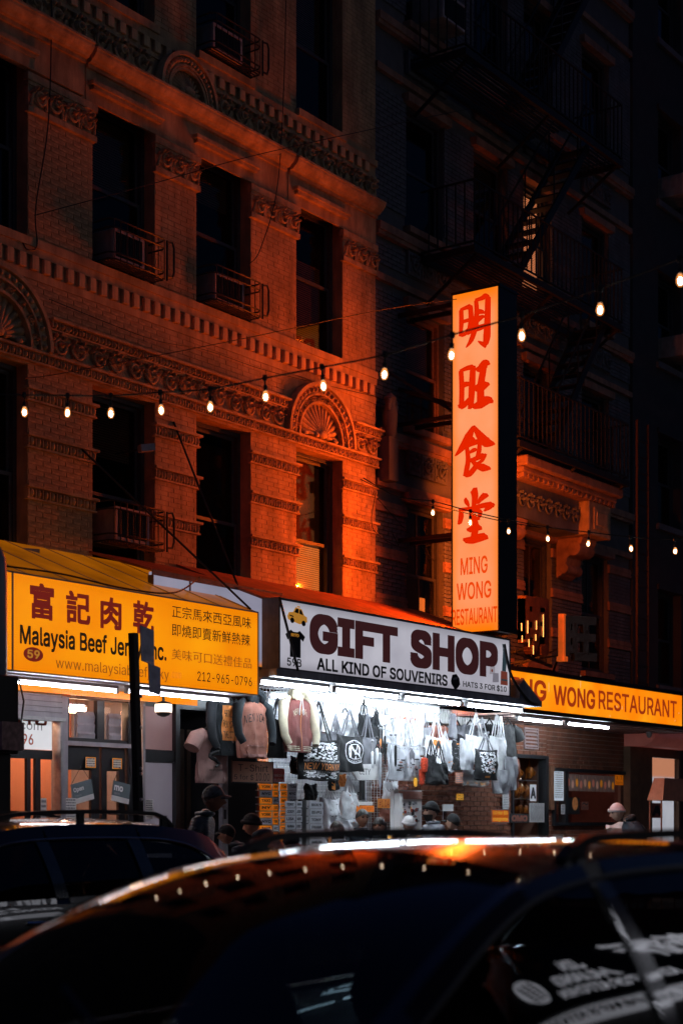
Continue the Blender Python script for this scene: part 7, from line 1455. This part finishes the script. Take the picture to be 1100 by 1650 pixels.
# ================================================================ cars
def carpaint(name, c):
    m = mat(name, c, .28, metal=.25, var=.05, coat=1.0); b = m.node_tree.nodes['Principled BSDF']; b.inputs['Coat Roughness'].default_value = .015; b.inputs['Roughness'].default_value = .22
    t = m.node_tree; n = t.nodes.new('ShaderNodeTexNoise'); n.inputs['Scale'].default_value = 1.2; n.inputs['Detail'].default_value = 2; bp = t.nodes.new('ShaderNodeBump'); bp.inputs['Strength'].default_value = .015; bp.inputs['Distance'].default_value = .02
    tc = t.nodes.new('ShaderNodeTexCoord'); t.links.new(tc.outputs['Object'], n.inputs['Vector']); t.links.new(n.outputs['Fac'], bp.inputs['Height']); t.links.new(bp.outputs[0], b.inputs['Coat Normal']); return m
M_paint = carpaint('black car paint', (.008,.009,.012)); M_trim = mat('satin black trim', (.012,.012,.014), .45); M_chrome = mat('chrome trim', (.7,.7,.72), .12, metal=1, var=.05)
M_cgl = glass('car window glass', (.05,.06,.065), .012, 1.5); M_seat = mat('charcoal seat cloth', (.05,.05,.055), .8, var=.2); M_lens = mat('red lamp lens', (.35,.01,.01), .15, coat=1); M_hl = mat('headlight lens', (.5,.5,.55), .1, coat=1)
def interp(tab, x):
    if x <= tab[0][0]: return tab[0][1]
    for (a, p), (b, q) in zip(tab, tab[1:]):
        if x <= b: t = (x-a)/(b-a); t = t*t*(3-2*t)*.0+t; return p+(q-p)*t
    return tab[-1][1]
def smooth_tab(tab, n=60):
    """Catmull-Rom through the table, returned as a dense table"""
    out = []
    for i in range(len(tab)-1):
        p0 = tab[max(0,i-1)]; p1 = tab[i]; p2 = tab[i+1]; p3 = tab[min(len(tab)-1,i+2)]; h = p2[0]-p1[0]
        m1 = (p2[1]-p0[1])/(p2[0]-p0[0]) if p2[0] != p0[0] else 0; m2 = (p3[1]-p1[1])/(p3[0]-p1[0])
        for k in range(8):
            t = k/8; out.append((p1[0]+h*t, (2*t**3-3*t*t+1)*p1[1]+(t**3-2*t*t+t)*h*m1+(-2*t**3+3*t*t)*p2[1]+(t**3-t*t)*h*m2))
    out.append(tab[-1]); return out
def car(loc, label, C):
    T = thing('parked_car', loc, label, 'car'); ox, oy, oz = loc
    edge, crown, yr, belt, yb_ = [smooth_tab(C[k]) for k in ('edge','crown','yroof','belt','ybelt')]
    wt, wb = smooth_tab(C['wtop']), smooth_tab(C['wbot']); Lc = C['length']; gx0_, gx1_ = C['cab']
    def side(x, v, s):      # v 0 belt .. 1 roof edge, with tumblehome
        z0, z1 = interp(belt, x), interp(edge, x); y0, y1 = interp(yb_, x), interp(yr, x); q = v; return Vector((ox+x, oy+s*(y0+(y1-y0)*(q**1.5*.75+q*.25)), oz+z0+(z1-z0)*v))
    def side_z(x, z, s): z0, z1 = interp(belt, x), interp(edge, x); return side(x, max(0, min(1, (z-z0)/max(.001, z1-z0))), s)
    def top(x, w):          # w -1..1 across
        z1, c, y1 = interp(edge, x), interp(crown, x), interp(yr, x); return Vector((ox+x, oy+w*y1, oz+z1+c*(1-abs(w)**2.2)))
    # ---- lower body: loft from the sill to the belt line, with the bonnet on top
    nose = smooth_tab(C['hood']); m = MB(); xs = [Lc*i/64 for i in range(65)]; secs = []
    arches = C['wheels']; ra = C['wheel_r']+.06
    for x in xs:
        pinch = min(1, .55+.45*min(1, (x+.02)/.5)**.5)*min(1, .72+.28*min(1, (Lc-x+.02)/.35)**.5); yb0 = interp(yb_, x); w = C['w']/2*pinch; zt = interp(belt, x) if gx0_ <= x <= gx1_+.01 else interp(nose, x)
        ytop = min(yb0, w*.97); zl = .26
        for a in arches:
            if abs(x-a) < ra: zl = max(zl, C['wheel_r']+(ra**2-(x-a)**2)**.5)
        pts = [(w*.93, zl), (w*.985, max(zl+.01, .42)), (w, max(zl+.02, .62)), (w*.995, max(zl+.03, .80)), (w*.985, max(zl+.04, zt-.10)), (ytop, zt-.005)]
        crn = .05 if x < gx0_+.2 else .0
        pts += [(ytop*.80, zt+crn*.45), (ytop*.4, zt+crn*.85), (0, zt+crn)]
        secs.append([(ox+x, oy+p[0], oz+p[1]) for p in pts]+[(ox+x, oy-p[0], oz+p[1]) for p in pts[-2::-1]])
    n = len(secs[0]); vs = [p for s_ in secs for p in s_]; m.add(vs, [(i*n+j, (i+1)*n+j, (i+1)*n+j+1, i*n+j+1) for i in range(64) for j in range(n-1)]+[tuple(range(n)), tuple(range(64*n, 65*n))])
    m.build('body', M_paint, T, smooth=True)
    m = MB(); m.box(ox+.3, ox+Lc-.3, oy-C['w']/2*.8, oy+C['w']/2*.8, oz+.22, oz+.30); m.build('underbody', M_trim, T)
    # ---- roof, from the windscreen header backwards, and the pillars / side frames with window openings
    xh, xr = C['header'], C['rear_header']; N = 40
    m = MB(); m.grid(lambda u, v: top(xh+(xr-xh)*u, -1+2*v), N, 24); m.grid(lambda u, v: top(xh+(xr-xh)*u, -1+2*v)-Vector((0,0,.035)), N, 24); m.build('roof', M_paint, T, smooth=True)
    for s in (-1, 1):
        m = MB(); cols = 110; prev = None; rows = []
        for i in range(cols+1):
            x = gx0_+(gx1_-gx0_)*i/cols; zb, zt = interp(wb, x), interp(wt, x)
            z0, z1 = interp(belt, x), interp(edge, x); zt = min(zt, z1-.02); open_ = zt > zb+.004
            for a, b in C['pillars']:
                if a <= x <= b: open_ = False
            rows.append((x, z0, zb, zt, z1, open_))
        for (a, b) in zip(rows, rows[1:]):
            def q(za, zb2, zc, zd): m.add([side_z(a[0], za, s), side_z(b[0], zb2, s), side_z(b[0], zd, s), side_z(a[0], zc, s)], [(0,1,2,3)])
            if a[5] or b[5]:
                ta, tb = max(a[3], a[2]) if True else 0, max(b[3], b[2])
                pl = any(p0 <= a[0] <= p1 or p0 <= b[0] <= p1 for p0, p1 in C['pillars'])
                if pl and not (a[5] and b[5]): q(a[1], b[1], a[4], b[4]); continue
                ba, bb_ = min(a[2], ta), min(b[2], tb); q(a[1], b[1], ba, bb_); q(ta, tb, a[4], b[4])
            else: q(a[1], b[1], a[4], b[4])
        fr = m.build('side_frame', M_paint, T, smooth=True)
        k = 0; x0 = None
        spans = []; cur = None
        for r in rows:
            if r[5]: cur = [r[0], r[0]] if cur is None else [cur[0], r[0]]
            elif cur: spans.append(cur); cur = None
        if cur: spans.append(cur)
        for a, b in spans:
            g = MB(); g.grid(lambda u, v: side_z(a-.01+(b-a+.02)*u, min(interp(wb, a+(b-a)*u)-.015, interp(wt, a+(b-a)*u))+(max(.0, interp(wt, a+(b-a)*u)-interp(wb, a+(b-a)*u))+.03)*v, s)-Vector((0, s*.012, 0)), 26, 6); g.build('side_window', M_cgl, T, smooth=True)
        for a, b in C['pillars']: m = MB(); m.grid(lambda u, v: side_z(a+(b-a)*u, interp(wb, a)+(interp(wt, a)-interp(wb, a))*v, s)+Vector((0, s*.004, 0)), 3, 10); m.build('pillar_cover', mat('gloss black pillar', (.03,.045,.05), .2, coat=1), T, smooth=True)
        if C.get('chrome'):
            m = MB(); c = [side_z(x, interp(wt, x)+.012, s)+Vector((0, s*.006, 0)) for x in [spans[0][0]+(spans[-1][1]-spans[0][0])*i/50 for i in range(51)]]; m.tube(c, .009, 6); m.build('window_trim', M_chrome, T, smooth=True)
        else:
            m = MB(); c = [side_z(x, interp(wt, x)+.010, s)+Vector((0, s*.003, 0)) for x in [spans[0][0]+(spans[-1][1]-spans[0][0])*i/50 for i in range(51)]]; m.tube(c, .007, 6); m.build('window_seal', M_trim, T, smooth=True)
        # roof rail
        a, b, hgt = C['rail']; yy = .93
        c = []
        for i in range(31):
            u = i/30; x = a+(b-a)*u; p = top(x, s*yy); lift = hgt*min(1, sin(pi*u)**.5*1.8) if 0 < u < 1 else 0; c.append(p+Vector((0,0,lift)))
        m = MB(); 
        for p, q_ in zip(c, c[1:]): m.bar(p, q_+(q_-p)*.02, .036, .030)
        rl = m.build('roof_rail', C.get('railm', M_trim), T, smooth=False)
        for u in C['feet']: m = MB(); x = a+(b-a)*u; p = top(x, s*yy); m.bar(p-Vector((0,0,.01)), p+Vector((0,0,hgt-.005)), .06, .03, up=(0,1,0)); m.build('rail_foot', M_trim, rl)
        # mirror, door lines, handles
        mx = C['mirror']; p = side(mx, .02, s); m = MB(); m.ball(p+Vector((.02, s*.16, .07)), (.09,.11,.075), 14, 9); m.bar(p+Vector((0,-s*.02,.0)), p+Vector((.02, s*.10,.04)), .05, .04); m.build('wing_mirror', M_paint, T, smooth=True)
        for a in C['seams']:
            m = MB(); w = C['w']/2; m.tube([(ox+a, oy+s*(w+.001), oz+.35), (ox+a, oy+s*(w+.002), oz+.6), (ox+a, oy+s*(w*.994), oz+.85), (ox+a, oy+s*(w*.982+.003), oz+interp(belt, a)-.08)], .005, 4); m.build('door_seam', M_blk, T)
        for a in C['handles']: m = MB(); z = interp(belt, a)-.12; m.tube([(ox+a, oy+s*(C['w']/2*.985), oz+z), (ox+a+.02, oy+s*(C['w']/2*.985+.035), oz+z), (ox+a+.20, oy+s*(C['w']/2*.985+.035), oz+z), (ox+a+.22, oy+s*(C['w']/2*.985), oz+z)], .012, 6); m.build('door_handle', M_chrome if C.get('chrome') else M_paint, T, smooth=True)
        for a in C['wheels']:
            r = C['wheel_r']; cy = oy+s*(C['w']/2-.12); cw = (ox+a, cy, oz+r); m = MB(); pr = [(r*.62,-.11),(r*.92,-.115),(r,-.08),(r,.08),(r*.92,.115),(r*.62,.11)]; m.lathe(pr, cw, 'y', 32); wh = m.build('wheel', M_blk, T, smooth=True)
            m = MB(); m.lathe([(r*.60,-.09),(r*.63,.09),(r*.55,.085),(r*.52,0)], cw, 'y', 28)
            for k in range(5):
                an = 2*pi*k/5; m.bar((cw[0], cy+s*.08, cw[2]), (cw[0]+r*.58*cos(an), cy+s*.09, cw[2]+r*.58*sin(an)), .07, .03, up=(0,1,0))
            m.build('rim', M_steel, wh, smooth=False)
        m = MB(); m.ball((ox+.16, oy+s*(C['w']/2-.32), oz+.72), (.14,.20,.085), 16, 9); m.build('headlight', M_hl, T, smooth=True)
        m = MB(); m.ball((ox+Lc-.07, oy+s*(C['w']/2-.24), oz+C.get('tail_z',.98)), (.06,.14,.16), 14, 9); m.build('tail_light', M_lens, T, smooth=True)
    # ---- windscreen and rear screen follow the same surface
    m = MB(); m.grid(lambda u, v: top(gx0_+(xh-gx0_)*u, -.965+1.93*v)-Vector((0,0,.004)), 22, 22); m.build('windscreen', M_cgl, T, smooth=True)
    for s in (-1, 1): m = MB(); m.grid(lambda u, v: top(gx0_+(xh-gx0_)*u, s*(.955+.045*v))+Vector((0,0,.001)), 22, 2); m.build('screen_pillar', M_paint, T, smooth=True)
    m = MB(); m.grid(lambda u, v: top(xr+(gx1_-xr)*u, -.95+1.9*v)-Vector((0,0,.003)), 10, 20); m.build('rear_screen', M_cgl, T, smooth=True)
    m = MB(); xe = gx1_; m.grid(lambda u, v: Vector(side(xe, v, -1))*(1-u)+Vector(side(xe, v, 1))*u, 12, 6); m.build('tailgate', M_paint, T, smooth=True)
    # ---- inside
    for i, (sx, sy) in enumerate(((gx0_+1.35,-.38),(gx0_+1.35,.38),(gx0_+2.25,-.38),(gx0_+2.25,.38))):
        m = MB(); m.ball((ox+sx, oy+sy, oz+.62), (.27,.25,.10), 14, 8); m.ball((ox+sx+.26, oy+sy, oz+.92), (.10,.24,.34), 14, 10); m.ball((ox+sx+.30, oy+sy, oz+1.26), (.06,.13,.09), 12, 8); m.build('seat', M_seat, T, smooth=True)
    m = MB(); m.grid(lambda u, v: (ox+gx0_+.1+.55*u, oy-.78+1.56*v, oz+C['dash']+.04*sin(pi*u)), 8, 10); m.build('dashboard', M_seat, T, smooth=True)
    m = MB(); m.tube([(ox+gx0_+.78+.06*sin(a), oy-.38+.18*cos(a), oz+C['dash']-.02+.17*sin(a)) for a in [2*pi*k/20 for k in range(20)]], .015, 6, closed=True); m.build('steering_wheel', M_blk, T, smooth=True)
    m = MB(); p = top(xh-.12, 0); m.ball(p-Vector((0,0,.10)), (.02,.12,.035), 12, 8); m.build('rear_mirror', M_blk, T, smooth=True)
    for s in (-.5, .3):
        m = MB(); m.tube([top(gx0_+.03, s)+Vector((0,0,.015)), top(gx0_+.25, s+.15)+Vector((0,0,.02)), top(gx0_+.42, s+.5)+Vector((0,0,.014))], .009, 5); m.build('wiper', M_blk, T)
    m = MB(); m.box(ox-.01, ox+.03, oy-.26, oy+.26, oz+.42, oz+.54); m.build('number_plate', M_paper, T); m = MB()
    for k in range(5): m.box(ox-.005, ox+.03, oy-.45, oy+.45, oz+.60+k*.035, oz+.615+k*.035)
    m.build('grille_slat', M_trim, T)
    return T, side_z, top, interp, wt, wb
# near car: world x of nose 1.55; profile below is given relative to that
NX = 1.55; NYC = 2.97
def rel(tab): return [(x-NX, v) for x, v in tab]
near, n_side, n_top, n_i, n_wt, n_wb = car((NX, NYC, 0), 'glossy black car in front, its windscreen and roof filling the bottom of the picture', dict(
  length=5.35, w=2.0, cab=(2.55-NX, 6.75-NX), header=4.15-NX, rear_header=6.45-NX,
  edge=rel([(2.55,1.00),(2.9,1.075),(3.2,1.18),(3.47,1.305),(3.75,1.415),(4.06,1.505),(4.45,1.555),(4.9,1.575),(5.6,1.578),(6.2,1.555),(6.5,1.50),(6.75,1.30)]),
  crown=rel([(2.55,.07),(2.9,.15),(3.3,.175),(3.7,.135),(4.1,.085),(4.5,.06),(5.2,.048),(6.2,.05),(6.75,.05)]),
  yroof=rel([(2.55,.86),(3.2,.80),(4.0,.70),(4.6,.66),(6.0,.66),(6.75,.66)]), belt=rel([(1.55,.8),(2.55,.98),(3.2,1.0),(4.5,1.03),(6.0,1.08),(6.9,1.12)]), ybelt=rel([(1.55,.9),(2.55,.93),(4,.95),(6,.93),(6.9,.88)]),
  hood=rel([(1.55,.70),(1.75,.84),(2.1,.92),(2.55,.985),(3.0,1.0),(6.7,1.1),(6.78,1.02),(6.9,.85)]),
  wtop=rel([(2.75,.98),(3.1,1.09),(3.47,1.245),(3.75,1.36),(4.06,1.452),(4.45,1.50),(4.9,1.52),(5.6,1.52),(6.2,1.48),(6.5,1.38),(6.62,1.20),(6.75,1.0)]), wbot=rel([(2.55,1.03),(4.5,1.06),(6.0,1.11),(6.75,1.16)]),
  pillars=[(4.47-NX,4.56-NX),(5.60-NX,5.72-NX)], rail=(4.42-NX,6.4-NX,.055), feet=[.06,.5,.94], mirror=1.25, seams=[1.35,2.9,4.0], handles=[2.55,3.7], wheels=[.9,4.25], wheel_r=.35, dash=.93))
# far SUV at the opposite kerb
FXn = 4.75; 
def relf(tab): return [(x-FXn, v) for x, v in tab]
suv, s_side, s_top, s_i, s_wt, s_wb = car((FXn+.95, 9.3, .03), 'black estate car with roof rails parked at the far kerb before the jerky shop', dict(
  length=5.0, w=1.95, cab=(6.0-FXn, 9.62-FXn), header=6.95-FXn, rear_header=9.35-FXn, chrome=True, railm=mat('satin dark rail', (.05,.05,.055), .3, metal=.6),
  edge=relf([(6.0,1.08),(6.4,1.30),(6.95,1.55),(7.4,1.62),(8.4,1.635),(9.0,1.60),(9.35,1.53),(9.62,1.35)]), crown=relf([(6.0,.05),(6.5,.08),(7.2,.05),(9.0,.05),(9.62,.04)]),
  yroof=relf([(6.0,.80),(7.0,.66),(9.0,.63),(9.62,.62)]), belt=relf([(4.75,.8),(6.0,1.05),(8.0,1.08),(9.8,1.14)]), ybelt=relf([(4.75,.88),(6.0,.92),(8.0,.93),(9.8,.86)]),
  hood=relf([(4.75,.75),(5.0,.90),(5.5,1.0),(6.0,1.05),(9.6,1.15),(9.7,1.1),(9.75,.9)]),
  wtop=relf([(6.1,1.05),(6.5,1.28),(6.95,1.46),(7.4,1.515),(8.4,1.52),(8.85,1.49),(9.15,1.40),(9.42,1.18),(9.62,1.0)]), wbot=relf([(6.0,1.10),(8.0,1.13),(9.62,1.19)]),
  pillars=[(7.35-FXn,7.47-FXn),(8.30-FXn,8.44-FXn)], rail=(6.9-FXn,8.95-FXn,.085), feet=[.05,.5,.95], mirror=1.6, seams=[1.5,2.65,3.7], handles=[2.3,3.4], wheels=[.95,4.0], wheel_r=.36, dash=.98, tail_z=1.1))

# ================================================================ the shops across the street, behind the viewer, mirrored in the car windows
OB = thing('shop_building', (20, -4.6, 0), 'dark shop building behind the viewer whose lit signs mirror in the near car window', 'building')
m = MB(); m.box(4, 40, -5.2, -4.6, .13, 14); m.build('wall', M_dark, OB)
OS = thing('shop_sign', (19, -4.1, 5.8), 'dark signboard with white letters JIN HUANG KING\'S KITCHEN, mirrored in the car window', 'sign')
M_wl = mat('white lit letters', (.8,.8,.8), .5, emit=(.86,.88,1), estr=1.9)
m = MB(); m.box(15.6, 26.4, -4.59, -4.1, 5.8, 9.3); m.build('board', M_trim, OS)
for s_, xa, xb, za, zb in (('JIN', 20.6, 19.0, 7.75, 8.35), ('HUANG', 20.9, 17.6, 7.0, 7.6), ("KING'S KITCHEN", 21.9, 17.2, 6.3, 6.8)): text('lettering', s_, (xa, -4.09, za), -XU, ZU, xa-xb, zb-za, M_wl, OS, bold=.03, thick=.01)
m = MB(); m.prism(circ(0, 0, .42, .85, 20), (16.5, -4.099, 7.35), (1,0,0), (0,0,1), (0,.02,0)); lg = m.build('oval_logo', M_wl, OS); m = MB()
for k in range(6):
    for j in range(3): m.box(16.22+.2*j, 16.36+.2*j, -4.078, -4.07, 6.75+k*.2, 6.86+k*.2)
m.build('logo_mark', M_trim, lg)
text('lettering', '新折', (26.1, -4.09, 7.6), -XU, ZU, 3.3, 1.5, M_wl, OS, bold=.04, thick=.01)
OT = thing('shop_sign', (18, -4.0, 4.6), 'white lit strip sign lettered HUANG\'S KITCHEN under the dark signboard', 'sign')
m = MB(); m.box(14.2, 19.7, -4.4, -3.98, 4.75, 5.55); m.box(19.9, 21.4, -4.4, -3.98, 4.75, 5.55); m.build('lit_face', mat('white lit strip', (.8,.8,.8), .5, emit=(.86,.88,1), estr=1.4), OT); text('lettering', "HUANG'S KITCHEN", (19.5, -3.975, 4.92), -XU, ZU, 5.0, .46, M_trim, OT, bold=.03, thick=.004)
